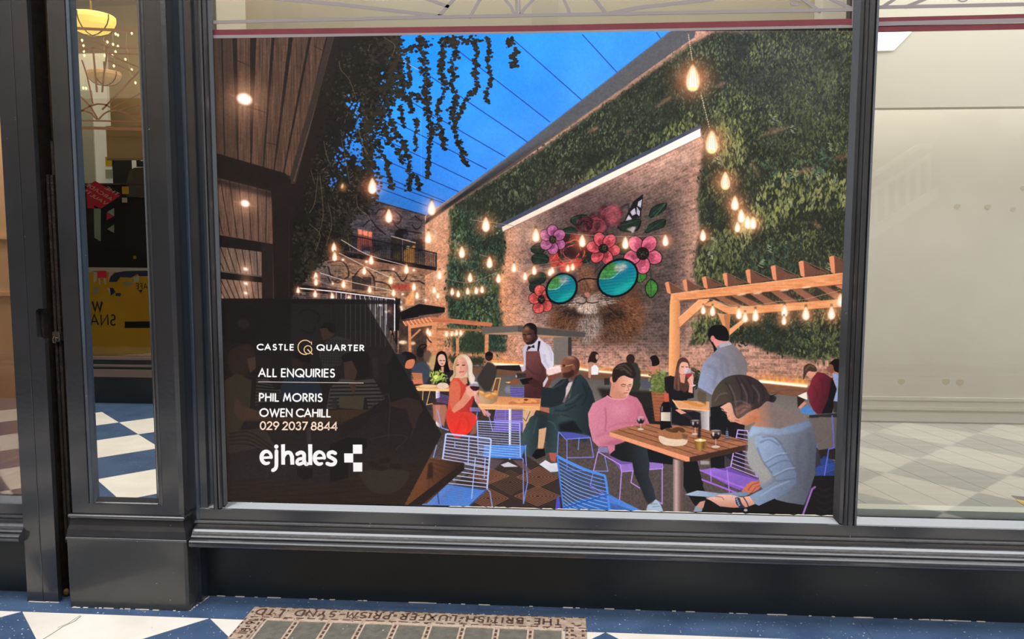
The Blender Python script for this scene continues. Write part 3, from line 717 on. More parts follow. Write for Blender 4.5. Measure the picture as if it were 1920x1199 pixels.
def paint_ivy(P):
    # the dark mass
    P.poly([(640, 55), (745, 55), (740, 90), (735, 130), (712, 180), (700, 215), (680, 205), (664, 240), (655, 280), (700, 330), (690, 380), (650, 400), (640, 470), (600, 480), (590, 500), (560, 540), (546, 560), (546, 420), (580, 330), (610, 250)], (29, 25, 22), .97, blur=.8)
    mass = [(610, 120), (700, 60), (745, 60), (750, 100), (730, 200), (690, 230), (680, 300), (705, 350), (690, 400), (655, 420), (640, 480), (600, 490), (580, 520), (560, 560), (548, 560), (550, 420), (590, 290)]
    r = np.random.default_rng(8)
    leaves(P, mass, 1500, [(22, 20, 18), (34, 31, 26), (46, 43, 34), (58, 54, 42)], (3, 7), (0, 6.28), 31, slim=.6)
    # gaps of sky in the mass
    gap = []
    for (x, y, sx, sy, n) in [(672, 205, 10, 12, 26), (660, 270, 14, 20, 34), (640, 300, 12, 20, 20), (690, 285, 14, 18, 30), (700, 240, 8, 18, 20), (625, 340, 10, 6, 8), (618, 349, 3, 3, 5), (720, 150, 6, 12, 8), (730, 120, 5, 10, 6), (676, 310, 12, 16, 20), (655, 195, 6, 10, 8), (715, 215, 8, 8, 10)]:
        for i in range(n):
            a = r.random(); px, py = x+r.normal()*sx*.6, y+r.normal()*sy*.6
            gap.append(leaf(px, py, 3+5*r.random(), 5, r.random()*6.28))
    P.polys(gap, lambda X, Y: mixc((50, 150, 255), (60, 110, 200), (Y-180)/160), .92)
    # hanging strands, traced top to tip
    S3 = lambda *p: [tuple(K3(q)) for q in p]
    st = [(S3((60, 30), (70, 200), (50, 400), (30, 620), (60, 780)), 12), (S3((150, 40), (200, 150), (230, 250), (210, 400), (190, 560), (130, 640), (170, 760), (220, 850)), 13), (S3((200, 60), (260, 200), (300, 380), (290, 470)), 11),
          (S3((400, 40), (440, 60), (470, 100)), 12), (S3((300, 160), (380, 110), (450, 110)), 7), (S3((440, 130), (460, 200), (470, 300), (480, 400), (460, 450)), 9), (S3((460, 450), (490, 520), (480, 600), (510, 660), (520, 780)), 8),
          (S3((510, 740), (500, 850), (490, 960), (495, 1100)), 5), (S3((600, 50), (600, 150), (585, 260), (600, 350), (615, 420), (570, 540), (560, 620), (585, 720), (600, 800), (610, 880)), 6), (S3((620, 50), (680, 60), (690, 160), (670, 240), (680, 340), (670, 420), (700, 480), (680, 600), (675, 650)), 6),
          (S3((830, 50), (850, 130), (850, 220), (850, 320), (850, 430), (780, 500), (735, 600), (690, 700), (690, 760), (730, 850), (750, 930), (780, 1000)), 6), (S3((730, 50), (800, 70), (860, 60)), 9), (S3((600, 40), (660, 90), (690, 60)), 9), (S3((935, 40), (945, 100), (950, 180), (935, 240), (955, 320), (955, 400), (930, 460), (940, 540)), 4.5),
          (S3((1090, 40), (1100, 90), (1120, 60), (1100, 110)), 6), (S3((1140, 120), (1160, 160), (1110, 190), (1150, 220), (1110, 240), (1170, 260)), 3.5), (S3((340, 500), (380, 470), (430, 500), (480, 540)), 8), (S3((340, 500), (360, 560), (360, 610)), 5), (S3((400, 640), (410, 700), (395, 780), (405, 890)), 3.5),
          (S3((250, 440), (290, 480), (340, 520)), 8), (S3((200, 640), (240, 740), (300, 820), (330, 900), (350, 1000), (350, 1100), (335, 1190)), 6), (S3((260, 880), (290, 950), (295, 980)), 6), (S3((110, 800), (130, 900), (180, 960), (190, 1050), (220, 1170)), 5), (S3((60, 780), (120, 830)), 6),
          (S3((20, 800), (20, 950), (60, 1040)), 8), (S3((380, 1050), (410, 1110), (430, 1190)), 4), (S3((330, 180), (340, 260), (355, 320), (355, 420)), 3), (S3((285, 540), (290, 620), (310, 720)), 3.5), (S3((0, 580), (60, 600), (120, 620), (180, 600)), 10), (S3((110, 460), (170, 440), (210, 420)), 7)]
    st += [([(700, 270), (690, 300), (668, 330), (672, 372)], 6), ([(640, 330), (650, 400), (655, 450), (652, 470)], 4), ([(560, 420), (575, 470), (560, 530)], 8), ([(600, 300), (605, 380), (590, 450), (580, 500)], 14)]
    st += [([(744, 58), (738, 130), (714, 182), (702, 216), (682, 240), (668, 262)], 16), ([(700, 215), (690, 260), (700, 330), (690, 380), (655, 405), (645, 460)], 13), ([(640, 470), (600, 490), (580, 520)], 11)]
    ivy(P, st, 4, dense=1.35)
    L = [[(635, 115), (640, 132), (655, 150), (668, 185)], [(607, 265), (612, 290), (620, 310)], [(668, 205), (672, 240), (680, 270), (690, 290)], [(600, 330), (606, 400), (598, 440)], [(583, 320), (590, 345)], [(640, 260), (648, 300), (655, 340)], [(668, 368), (672, 390), (690, 405), (696, 420)], [(652, 440), (656, 470)], [(735, 105), (740, 85), (720, 70)], [(690, 95), (694, 84)], [(596, 330), (590, 380), (580, 400)], [(580, 420), (600, 440), (592, 470)], [(615, 380), (622, 420), (612, 460)]]
    P.lines([spline(l, False) for l in L], 1.0, (120, 104, 84), .7)
    tw = []
    for i in range(240):
        x, y = 560+r.random()*120, 330+r.random()*200
        if x < 560+(540-y)*.2: continue
        a = 1.2+r.normal()*.7; l = 3+8*r.random()
        tw.append([(x, y), (x+math.cos(a)*l*.5+r.normal(), y+math.sin(a)*l*.5), (x+math.cos(a)*l, y+math.sin(a)*l)])
    P.lines(tw, .8, (96, 88, 70), .55)
    tw = []
    for i in range(130):
        x, y = 600+r.random()*100, 130+r.random()*230
        if x < 690-(y-60)*.42: continue
        a = r.random()*6.28; l = 2+5*r.random()
        tw.append([(x, y), (x+math.cos(a)*l, y+math.sin(a)*l)])
    P.lines(tw, .9, (150, 136, 122), .55)
    P.glow(642, 351, 7, (200, 120, 60), .6); P.ell(642, 349, 2, 5, (255, 214, 160), .8, .3, blur=1)
BULBS = [(1299, 146, 25), (1334.5, 266, 22), (1360, 339, 17), (1378, 381, 14), (1390, 405, 13), (1402, 417, 12), (1412, 418, 12), (1382.6, 426, 10), (1318, 441.5, 11), (1247.7, 451, 11), (1004.8, 441, 13), (1091.8, 452, 12), (1172.6, 455.5, 12),
         (698, 349, 15), (729, 405, 13), (809.5, 390, 14), (803, 445, 12), (626, 464, 9), (627.5, 481, 9), (696, 487.5, 9), (683, 507.5, 8), (762, 505, 9), (732.5, 525.5, 8), (592, 517, 7), (592.5, 529, 7), (644, 532.5, 8), (693, 542.5, 7), (738, 549, 7), (776, 537.5, 8), (782, 554, 7), (824, 515, 9),
         (814, 544, 7), (821, 554, 6), (559, 544, 6), (591, 551, 7), (623, 556, 7), (654, 559, 6), (911, 421, 14), (866, 473, 11), (918, 492, 11), (881.5, 520.5, 9), (934.7, 522, 9), (847.8, 547, 7), (859, 551, 7), (877, 546, 7), (893, 545, 7), (904, 543, 7), (963.5, 502, 9), (984.5, 518, 8), (1001.7, 507, 9),
         (1031, 511, 7), (1035.5, 507, 7), (1064.6, 503, 7), (1073.8, 500.6, 7)]
BULBS2 = [(1318.7, 581, 9), (1336, 583, 10), (1385.6, 588, 11), (1397, 595, 10), (1416.6, 591, 12), (1471, 583, 12), (1470, 601, 9), (1511, 588, 13), (1559, 587, 13), (1576, 563, 13), (802, 621, 6), (806, 625, 6), (837, 626, 6), (847, 626, 5), (856, 624, 6), (864, 624, 6)]
CORDS = [[(1290, 62), (1299, 122)], [(1314, 172), (1330, 240)], [(1344, 285), (1352, 300), (1360, 318)], [(1366, 345), (1373, 358)], [(880, 412), (940, 420), (1000, 430)], [(790, 425), (830, 445), (866, 462)], [(960, 497), (1010, 497), (1050, 490), (1075, 488)], [(974, 512), (1000, 506), (1040, 502), (1060, 497)],
         [(1050, 436), (1100, 441), (1170, 444), (1247, 442)], [(600, 512), (650, 527), (700, 538), (740, 546)], [(636, 475), (690, 502), (740, 524)], [(640, 450), (690, 478), (760, 498)], [(838, 524), (880, 530), (930, 512)], [(582, 520), (610, 532), (640, 540)], [(900, 478), (915, 482)]]


def bulb(P, x, y, h):
    P.glow(x, y+h*.1, h*1.1, (215, 112, 66), .8)
    P.poly([(x-h*.16, y-h*1.3), (x+h*.16, y-h*1.3), (x+h*.2, y-h*.75), (x-h*.2, y-h*.75)], (120, 78, 48), .9, blur=.4)
    sh = [(x, y-h), (x+h*.3, y-h*.5), (x+h*.5, y+h*.2), (x+h*.42, y+h*.75), (x, y+h), (x-h*.42, y+h*.75), (x-h*.5, y+h*.2), (x-h*.3, y-h*.5)]
    P.poly(sh, (255, 212, 172), .95, blur=max(.5, h*.06), sm=True)
    c = np.array((x, y+h*.15))
    P.poly(c+(np.array(sh)-(x, y))*(.66, .72), (255, 250, 240), 1, blur=max(.5, h*.08), sm=True)
    if h > 15:
        P.lines([[(x+o*h*.25, y-h*.35), (x+o*h*.3, y+h*.55)] for o in (-1, -.35, .35, 1)], 1, (226, 150, 90), .7)
        P.ell(x, y+h*.82, h*.36, h*.16, (240, 226, 150), .9, blur=1)


def paint_lights(P):
    P.lines([spline(c, False) for c in CORDS], 1.2, (150, 130, 116), .75)
    P.lines([spline(c, False) for c in CORDS[9:12]], 1.2, (226, 206, 196), .8)
    for a, b in (((1291, 66), (1299, 120)), ((1315, 180), (1331, 242))):
        P.polys([ellipse(a[0]+(b[0]-a[0])*t, a[1]+(b[1]-a[1])*t, .9, 1.2, 0, 8) for t in np.linspace(0, 1, 15)], (236, 220, 190), .9)
    for b in sorted(BULBS, key=lambda q: q[2]):
        bulb(P, *b)
    for x, y in [(643, 487.5), (687, 491), (737.5, 505), (776, 507), (624, 532), (755, 552), (752, 576), (798, 563)]:
        P.glow(x, y, 5, (220, 130, 90), .5); P.ell(x, y, 2.4, 2, (255, 240, 226), 1, blur=.6)


def flame(P, x0, y0, x1, y1, n, h, seed):
    r = np.random.default_rng(seed)
    P.line([(x0, y0-h*.35), (x1, y1-h*.35)], h*1.1, (240, 130, 70), .55, blur=h*.35)
    for k in range(n):
        t = r.random(); x, y = x0+(x1-x0)*t, y0+(y1-y0)*t; hh = h*(.5+1.0*r.random()); w = 1.5+2*r.random()
        P.poly([(x-w, y), (x-w*.4, y-hh*.5), (x+r.normal()*1.5, y-hh), (x+w*.6, y-hh*.4), (x+w, y)], (250, 140+int(70*r.random()), 84), .42, blur=1.3)
    P.line([(x0, y0-1), (x1, y1-1)], h*.42, (255, 236, 190), .95, blur=.7)
    P.line([(x0, y0), (x1, y1)], h*.25, (255, 252, 236), 1, blur=.5)


def paint_terrace(P):
    # floor and fire bench
    P.poly([(548, 650), (760, 690), (960, 700), (1300, 705), (1610, 750), (1610, 990), (380, 990), (380, 640)], lambda X, Y: mixc((46, 38, 38), (98, 86, 84), np.clip((Y-720)/150, 0, 1)*.85+(fbm(X, Y, .4, 41, 2)-.5)*.6))
    P.poly([(880, 686), (1300, 700), (1560, 728), (1580, 780), (1570, 870), (1300, 770), (880, 745)], gy((88, 82, 80), 690, (124, 115, 110), 770))
    P.poly([(880, 690), (1060, 697), (1300, 706), (1520, 728), (1520, 742), (1300, 722), (1060, 708), (880, 702)], (112, 78, 62))
    P.poly([(1120, 728), (1240, 735), (1240, 840), (1170, 830)], (34, 30, 30), .9, blur=2)
    P.polys([[(1133, 710), (1143, 709), (1143, 722), (1133, 722)], [(1174, 717), (1186, 717), (1186, 730), (1174, 730)]], (50, 44, 44))
    flame(P, 922, 683, 985, 687, 34, 9, 1); flame(P, 1082, 692, 1108, 696, 12, 9, 2); flame(P, 1118, 697, 1220, 706, 40, 8, 3); flame(P, 1425, 716, 1512, 725, 60, 13, 4)
    P.poly([(1440, 726), (1513, 733), (1513, 746), (1440, 738)], wood((104, 70, 54), (136, 94, 72), .1, .6, 3))
    # small pergola
    w = wood((196, 122, 84), (224, 152, 110), .06, .5, 6)
    P.poly(K10((300, 250), (540, 215), (540, 260), (320, 285)), (90, 60, 46))
    P.polys([np.array(K10(*q)) for q in [((300, 250), (325, 250), (330, 490), (305, 470)), ((505, 215), (545, 215), (548, 500), (510, 500)), ((715, 345), (740, 345), (740, 500), (715, 500)), ((965, 310), (998, 310), (995, 470), (962, 470)),
                                         ((315, 345), (400, 262), (415, 272), (330, 350)), ((660, 285), (715, 340), (728, 340), (690, 280)), ((740, 345), (800, 275), (780, 275), (738, 330)), ((895, 265), (965, 340), (985, 340), (925, 262)), ((548, 300), (600, 250), (620, 262), (552, 325))]], w)
    P.poly(K10((550, 255), (965, 268), (965, 285), (552, 275)), (150, 96, 66))
    P.poly(K10((255, 200), (480, 160), (540, 160), (1032, 212), (1020, 245), (545, 205), (300, 240)), wood((176, 98, 66), (206, 128, 92), .05, .7, 2))
    P.poly(K10((300, 236), (520, 204), (545, 206), (545, 232), (520, 232), (305, 262)), (218, 148, 106))
    P.lines([spline(K10((258+i*32, 200-i*5), (275+i*32, 226-i*5), (285+i*32, 236-i*5.5)), False) for i in range(8)], 2.0, (240, 170, 130), .9)
    P.poly(K10((790, 300), (960, 300), (960, 470), (800, 470), (750, 430)), (50, 58, 40), .9, blur=2)
    leaves(P, K10((620, 330), (950, 290), (1110, 320), (1120, 410), (1050, 440), (800, 450), (620, 390)), 260, TEAL[1:5], (3, 7), (1, 2.2), 61)
    P.polys([np.array(K10(*q)) for q in [((715, 345), (740, 345), (740, 500), (715, 500)), ((965, 310), (998, 310), (995, 470), (962, 470))]], w)
    P.poly(K10((640, 500), (960, 510), (960, 575), (700, 580)), (44, 48, 34), .9, blur=2)
    leaves(P, K10((640, 500), (960, 510), (960, 575), (700, 580)), 160, OLIVE[:3], (3, 6), (.6, 2.4), 62)
    # grey canopy on a pillar
    P.poly(K11((20, 170), (355, 153), (520, 165), (985, 215), (985, 262), (850, 262), (20, 235)), (104, 96, 90))
    P.poly(K11((355, 155), (985, 218), (985, 262), (540, 240), (355, 212)), (82, 76, 74))
    P.poly(K11((20, 232), (355, 212), (540, 240), (850, 262), (690, 270), (400, 250), (220, 240)), (186, 140, 112), .9)
    P.poly(K11((690, 265), (825, 260), (825, 450), (780, 520), (690, 520)), (120, 110, 104)); P.poly(K11((825, 262), (858, 265), (858, 440), (825, 440)), (62, 54, 54))
    # big pergola
    W = wood((214, 132, 84), (240, 166, 118), .05, .45, 11)
    P.poly(K9((150, 640), (1110, 600), (1110, 480), (120, 600)), (74, 52, 44), .35, blur=3)
    for x0, x1, yA, yB in ((330, 430, 590, 660), (430, 540, 580, 650), (545, 640, 565, 645), (680, 770, 555, 635), (810, 910, 540, 625), (960, 1075, 520, 610)):
        P.poly(K9((x0, yA), (x0+70, yA-5), (x1+100, yB-8), (x1+20, yB)), (150, 98, 76), .95); P.line(K9((x0+70, yA), (x1+100, yB-8)), 2, (70, 44, 36), .7)
    P.poly(K9((330, 610), (430, 652), (640, 642), (1130, 602), (1130, 652), (640, 690), (420, 700), (330, 650), (250, 640)), W); P.line(K9((420, 700), (640, 690), (1130, 652)), 1.6, (130, 76, 52), .8)
    P.poly(K9((350, 690), (430, 700), (425, 860), (395, 800)), (214, 146, 100)); P.poly(K9((390, 700), (430, 700), (425, 870), (405, 800)), (176, 116, 80)); P.poly(K9((425, 790), (520, 720), (545, 725), (425, 832)), (236, 160, 112))
    for i, (x, y, xb, yb) in enumerate([(22, 495, 60, 572), (132, 480, 165, 556), (252, 462, 290, 540), (382, 440, 415, 525), (525, 418, 560, 508), (682, 392, 720, 488), (856, 364, 895, 466), (1046, 333, 1085, 445)]):
        wd = 24+i*1.2; ln = 92+i*12
        P.poly(K9((x+wd, y), (x+wd+ln*.5, y+ln*.32), (x+wd+ln, yb-20-i), (xb, yb), (x+20, yb-8)), (112, 74, 60))
        P.line(K9((x+wd, y), (x+wd+ln, yb-22-i)), 1.4, (146, 100, 80), .8)
        P.poly(K9((x, y+8), (x+wd*.5, y), (x+wd, y), (xb, yb-6), (xb-4, yb), (x+14, yb-8)), (224, 142, 104))
    P.poly(K9((60, 570), (400, 528), (1138, 438), (1138, 510), (780, 545), (106, 614)), W)
    P.line(K9((60, 572), (400, 530), (1138, 440)), 1.2, (250, 190, 150), .8); P.line(K9((108, 614), (780, 546), (1138, 511)), 1.2, (140, 84, 60), .8)
    P.polys([ellipse(*K9(x, y), 9, 1.6, -.12) for x, y in ((500, 575), (770, 548), (600, 566), (905, 530))], (255, 226, 196), .8, blur=1)
    P.poly(K9((1085, 520), (1135, 512), (1135, 545)), (206, 130, 92))
    P.poly(K9((60, 572), (108, 600), (118, 640), (112, 1085), (45, 1085), (52, 640)), gx((250, 176, 118), 1256, (206, 136, 92), 1274))
    P.poly(K9((108, 720), (235, 606), (298, 600), (300, 612), (115, 782)), (236, 162, 112)); P.line(K9((115, 782), (300, 612)), 1.3, (140, 84, 60), .8); P.line(K9((108, 722), (235, 608)), 1.2, (255, 205, 160), .7)
    P.lines([K9((300, 600), (420, 640), (560, 650), (720, 620), (900, 605), (1120, 548)), K9((300, 620), (480, 660), (600, 668))], 1, (186, 160, 140), .8)
    for b in BULBS2:
        bulb(P, *b)


def person_back(P, cx, top, w, h, coat, hair, lean=0):
    """small seated figure seen from behind"""
    P.poly([(cx-w*.5, top+h), (cx-w*.48, top+h*.45), (cx-w*.2, top+h*.3), (cx+w*.2, top+h*.3), (cx+w*.48, top+h*.45), (cx+w*.5, top+h)], coat, sm=False, blur=.6)
    P.ell(cx+lean, top+h*.15, w*.22, h*.16, hair, blur=.5)


def paint_people(P):
    dkc = (32, 30, 32)
    # far guests
    P.poly(K10((330, 600), (370, 560), (440, 545), (490, 590), (500, 640), (470, 720), (440, 740), (330, 640)), (62, 70, 84), blur=.7); P.ell(*K10(405, 470), 7, 9, (34, 28, 28)); P.ell(*K10(470, 500), 8, 11, (104, 80, 70), blur=1)
    P.ell(*K10(520, 560), 8, 16, (190, 160, 110), .9, blur=1.5)
    P.poly(K10((900, 690), (950, 600), (985, 550), (1030, 560), (1070, 600), (1060, 680), (1010, 800), (960, 800), (900, 720)), (58, 52, 50), blur=.6); P.ell(*K10(1000, 500), 7.5, 9, (48, 34, 30)); P.poly(K10((968, 475), (1000, 458), (1035, 475), (1035, 500), (970, 495)), (22, 18, 18))
    P.poly(K11((1010, 500), (1040, 410), (1075, 397), (1105, 415), (1112, 450), (1090, 500), (1050, 520)), (46, 30, 26), sm=True); P.poly(K11((1085, 425), (1110, 425), (1110, 455), (1095, 480), (1082, 455)), (196, 146, 128))
    P.poly(K11((1015, 500), (1040, 495), (1100, 510), (1115, 570), (1105, 612), (1040, 612), (1035, 650), (1015, 640)), (186, 136, 116)); P.poly(K11((1042, 545), (1070, 520), (1095, 530), (1112, 560), (1105, 615), (1042, 615)), (236, 230, 234))
    P.poly(K12((450, 190), (500, 180), (550, 200), (580, 270), (580, 400), (560, 450), (470, 440), (490, 330)), (52, 54, 48), blur=.6); P.ell(*K12(490, 160), 8, 9, (52, 36, 32))
    P.poly(K12((675, 230), (700, 215), (745, 230), (745, 300), (680, 300)), (196, 128, 104)); P.poly(K12((665, 150), (700, 128), (735, 145), (750, 205), (690, 225), (680, 180)), (26, 20, 22), sm=True); P.line(K12((690, 240), (640, 222)), 2, (196, 128, 104))
    P.poly(K12((570, 350), (640, 330), (700, 360), (690, 430), (590, 420)), (78, 84, 100), .8, blur=1)
    # planters
    P.poly([(1221, 735), (1258, 735), (1256, 792), (1228, 790)], wood((150, 86, 62), (176, 108, 78), .1, .8, 4)); P.lines([[(1222, y), (1258, y+1)] for y in range(740, 790, 6)], .9, (110, 60, 44), .8)
    leaves(P, K12((660, 330), (730, 270), (820, 270), (840, 420), (780, 470), (690, 440)), 260, [(58, 70, 34), (90, 104, 48), (124, 138, 70), (150, 160, 96)], (3, 7), (0, 3.1), 63, slim=.5)
    P.poly([(1222, 738), (1256, 738), (1253, 700), (1225, 700)], (70, 80, 40), .3, blur=2)
    leaves(P, K12((1000, 260), (1110, 250), (1110, 420), (1040, 430)), 120, [(34, 40, 26), (56, 66, 38)], (4, 7), (0, 3), 64)
    # guests at the table on the left (partly under the dark panel)
    P.poly(K10((250, 470), (320, 465), (370, 510), (360, 560), (310, 608), (270, 605), (245, 540)), (30, 24, 26), sm=True)
    P.poly(K10((290, 540), (350, 525), (358, 560), (330, 605), (275, 600)), (206, 122, 92), sm=True)
    P.poly(K10((160, 640), (260, 590), (320, 640), (345, 740), (370, 830), (420, 870), (300, 940), (150, 930), (110, 850)), (40, 42, 46))
    P.poly(K10((330, 640), (420, 645), (430, 720), (350, 700)), (170, 96, 66)); P.lines([K10((330, 650+i*14), (422, 655+i*14)) for i in range(5)], 1, (230, 170, 130), .8)
    P.poly(K10((535, 560), (550, 480), (590, 455), (630, 480), (645, 560), (660, 640), (650, 720), (600, 700), (540, 700), (520, 640)), (20, 16, 20), sm=True)
    P.poly(K10((556, 520), (575, 485), (610, 488), (626, 530), (618, 570), (598, 585), (570, 572)), (226, 172, 152), sm=True); P.line(K10((574, 538), (590, 537)), 1.1, (60, 30, 30)); P.line(K10((602, 537), (617, 538)), 1.1, (60, 30, 30)); P.line(K10((590, 566), (602, 566)), 1.5, (180, 60, 60))
    P.poly(K10((510, 640), (560, 620), (660, 640), (660, 740), (520, 740)), (36, 32, 34)); P.polys([ellipse(*K10(x, y), 2, 1) for x, y in ((520, 650), (540, 670), (560, 640), (530, 700), (625, 665), (640, 690))], (180, 170, 160), .8)
    P.poly(K10((585, 590), (610, 590), (608, 640), (590, 640)), (214, 156, 136))
    P.poly(K10((335, 700), (420, 700), (435, 740), (350, 742)), (206, 122, 92))
    # far table, plant pots, legs
    P.poly(K10((360, 760), (440, 742), (655, 752), (660, 800), (400, 795)), (218, 158, 108)); P.poly(K10((365, 775), (655, 785), (655, 805), (385, 800)), (244, 196, 140))
    P.poly(K10((540, 800), (575, 800), (580, 1120), (540, 1100)), gx((250, 244, 250), 817, (170, 160, 180), 826))
    P.ell(*K10(600, 755), 11, 6, (226, 200, 180)); P.poly(K10((500, 690), (530, 690), (528, 745), (502, 745)), (120, 104, 80), .9)
    leaves(P, K10((490, 640), (600, 630), (625, 710), (580, 720), (510, 710)), 70, [(110, 130, 60), (170, 190, 90), (206, 214, 150)], (4, 8), (.3, 2.8), 65, slim=.5)
    P.ell(*K10(540, 680), 4, 4, (220, 230, 120)); P.ell(*K10(470, 760), 16, 3, (236, 200, 160), .9)
    P.lines([K10((490, 800), (460, 920)), K10((430, 800), (425, 880)), K10((460, 920), (510, 910))], 1.6, (226, 180, 120))
    P.poly(K10((510, 900), (620, 880), (640, 960), (610, 1110), (520, 1050)), (186, 120, 96), .9, blur=1); P.poly(K10((500, 880), (600, 850), (650, 880), (640, 920), (520, 920)), (60, 40, 44), .9)
    P.lines([K10((550, 820+i*14), (655, 850+i*12)) for i in range(6)], 1, (150, 120, 220), .8)
    P.lines([K10((555, 970), (590, 1120), (650, 1140))], 2, (150, 160, 240))
    # woman in the red dress
    P.poly(K10((690, 700), (740, 680), (800, 745), (840, 770), (870, 850), (850, 930), (840, 1000), (690, 1000), (645, 960), (655, 850), (662, 740)), gl(K10(660, 800), (226, 86, 66), K10(870, 860), (176, 52, 48)), sm=True)
    P.poly(K10((640, 960), (700, 985), (840, 985), (905, 1035), (880, 1090), (830, 1160), (760, 1199), (700, 1199), (650, 1120), (628, 1030)), gy((214, 66, 54), 772, (244, 58, 46), 815), sm=True)
    P.lines([spline(K10((760, 1010), (740, 1100), (700, 1180)), False), spline(K10((800, 1020), (830, 1090), (820, 1150)), False)], 3, (200, 36, 34), .5, blur=1.5)
    P.poly(K10((850, 780), (880, 800), (930, 870), (960, 960), (1015, 1000), (1010, 1022), (985, 990), (1000, 1024), (985, 1024), (968, 995), (975, 1022), (955, 1010), (935, 970), (880, 890)), (214, 150, 140), sm=False)
    P.poly(K10((905, 1035), (890, 1170), (830, 1180), (860, 1120)), (150, 96, 84), .9)
    P.poly(K10((740, 655), (806, 640), (815, 735), (790, 750), (745, 700)), (206, 138, 114))
    P.poly(K10((668, 740), (720, 715), (752, 760), (750, 850), (725, 930), (700, 988), (675, 960), (655, 860)), (214, 110, 84), sm=True)
    P.poly(K10((680, 970), (700, 990), (780, 940), (850, 860), (835, 800), (800, 790), (760, 870), (700, 930)), (222, 142, 118))
    P.poly(K10((690, 590), (710, 520), (760, 484), (820, 500), (855, 560), (858, 640), (880, 690), (860, 740), (835, 730), (810, 680), (760, 690), (700, 690), (668, 720), (662, 690), (692, 650)), gl(K10(670, 600), (206, 168, 122), K10(870, 640), (226, 206, 190)), sm=True)
    P.poly(K10((716, 560), (735, 515), (785, 510), (812, 560), (808, 635), (775, 678), (740, 665), (720, 620)), gl(K10(715, 600), (236, 176, 152), K10(812, 600), (214, 146, 130)), sm=True)
    P.line(K10((720, 578), (738, 574)), 1.6, (70, 40, 34)); P.line(K10((768, 578), (792, 576)), 1.6, (70, 40, 34)); P.line(K10((748, 636), (782, 634)), 2, (196, 86, 84)); P.line(K10((756, 590), (752, 612), (764, 614)), 1, (190, 120, 104), .8); P.lines([K10((718, 562), (730, 556), (741, 560)), K10((766, 560), (780, 555), (796, 561))], .8, (150, 108, 86), .7); P.polys([ellipse(*K10(729, 577), 1.3, .9), ellipse(*K10(780, 578), 1.4, .9)], (50, 36, 40))
    P.lines([spline(K10((780, 500), (820, 560), (828, 640), (850, 710)), False), spline(K10((800, 500), (842, 570), (846, 660), (866, 710)), False)], 2, (240, 228, 222), .6, blur=.8)
    P.lines([spline(K10((725, 530), (705, 600), (708, 660), (690, 690)), False), spline(K10((815, 580), (818, 650), (822, 710)), False)], 1.8, (140, 104, 76), .6, blur=.6)
    P.poly(K10((800, 770), (830, 750), (880, 790), (912, 795), (895, 830), (840, 856), (805, 830)), (232, 166, 146))
    P.ell(*K10(872, 748), 8.5, 7, (206, 190, 210), .55, .3); P.poly(K10((835, 762), (912, 765), (908, 790), (870, 800)), (52, 20, 32), .95, sm=True); P.line(K10((876, 800), (884, 890)), 1.2, (226, 210, 220), .8); P.ell(*K10(875, 728), 7, 2, (240, 236, 246), .6, .1)
    # waiter
    P.poly(K11((400, 950), (530, 935), (500, 1000), (430, 1080), (420, 1199), (398, 1199)), (214, 174, 138)); P.line(K11((470, 960), (430, 1050), (405, 1020)), 1, (60, 40, 36))
    P.poly(K11((440, 335), (480, 330), (550, 265), (590, 300), (660, 350), (690, 420), (692, 520), (660, 590), (620, 590), (560, 520), (440, 560), (400, 590), (375, 560), (415, 520), (398, 380), (410, 345)), gl(K11(400, 400), (190, 182, 200), K11(690, 460), (220, 212, 226)))
    P.lines([spline(K11((600, 430), (610, 490), (640, 540)), False), spline(K11((620, 320), (660, 400), (670, 480)), False)], 3, (168, 162, 196), .7, blur=1.2)
    P.poly(K11((430, 395), (555, 393), (575, 500), (622, 570), (620, 690), (565, 840), (410, 835), (415, 700), (428, 540)), gl(K11(420, 500), (116, 68, 68), K11(600, 700), (70, 38, 42)))
    P.lines([spline(K11((430, 540), (500, 600), (560, 620)), False), spline(K11((560, 510), (590, 570), (560, 650)), False)], 2.4, (70, 36, 40), .6, blur=1); P.line(K11((440, 735), (560, 740)), 1, (80, 44, 46), .8)
    P.poly(K11((545, 300), (568, 300), (550, 398), (536, 390)), (36, 26, 30)); P.poly(K11((450, 345), (480, 352), (505, 333), (512, 365), (480, 358), (455, 380)), (26, 22, 28)); P.poly(K11((436, 385), (448, 350), (455, 360), (446, 395)), (40, 30, 34))
    P.poly(K11((400, 190), (425, 145), (480, 130), (528, 165), (532, 230), (540, 275), (500, 322), (445, 332), (412, 300), (396, 240)), gl(K11(396, 230), (112, 72, 58), K11(530, 230), (54, 34, 32)), sm=True)
    P.poly(K11((402, 185), (428, 143), (480, 129), (528, 162), (532, 230), (515, 240), (505, 200), (470, 185), (430, 170)), (28, 20, 20), sm=True); P.ell(*K11(440, 180), 5, 4, (150, 104, 90), .8, blur=1.2); P.ell(*K11(452, 255), 4, 3, (170, 120, 104), .6, blur=1.2)
    P.lines([K11((405, 238), (425, 240)), K11((445, 236), (475, 234))], 1.4, (24, 16, 16)); P.line(K11((432, 240), (420, 278), (442, 284)), 1.2, (60, 36, 30)); P.line(K11((425, 306), (455, 304)), 1.6, (120, 60, 54)); P.poly(K11((430, 315), (480, 300), (510, 270), (505, 320), (445, 333)), (24, 18, 20), .7, blur=.6)
    P.poly(K11((150, 530), (370, 525), (390, 575), (340, 580), (150, 560)), (34, 28, 30)); P.poly(K11((235, 685), (340, 655), (380, 690), (280, 705)), (140, 82, 54)); P.poly(K11((235, 685), (290, 680), (270, 695)), (240, 206, 150)); P.poly(K11((370, 660), (490, 640), (515, 690), (400, 708)), (26, 22, 26)); P.ell(*K11(345, 628), 2.4, 2.4, (200, 190, 190)); P.poly(K11((340, 600), (430, 600), (430, 640), (350, 650)), (50, 42, 44), .9)
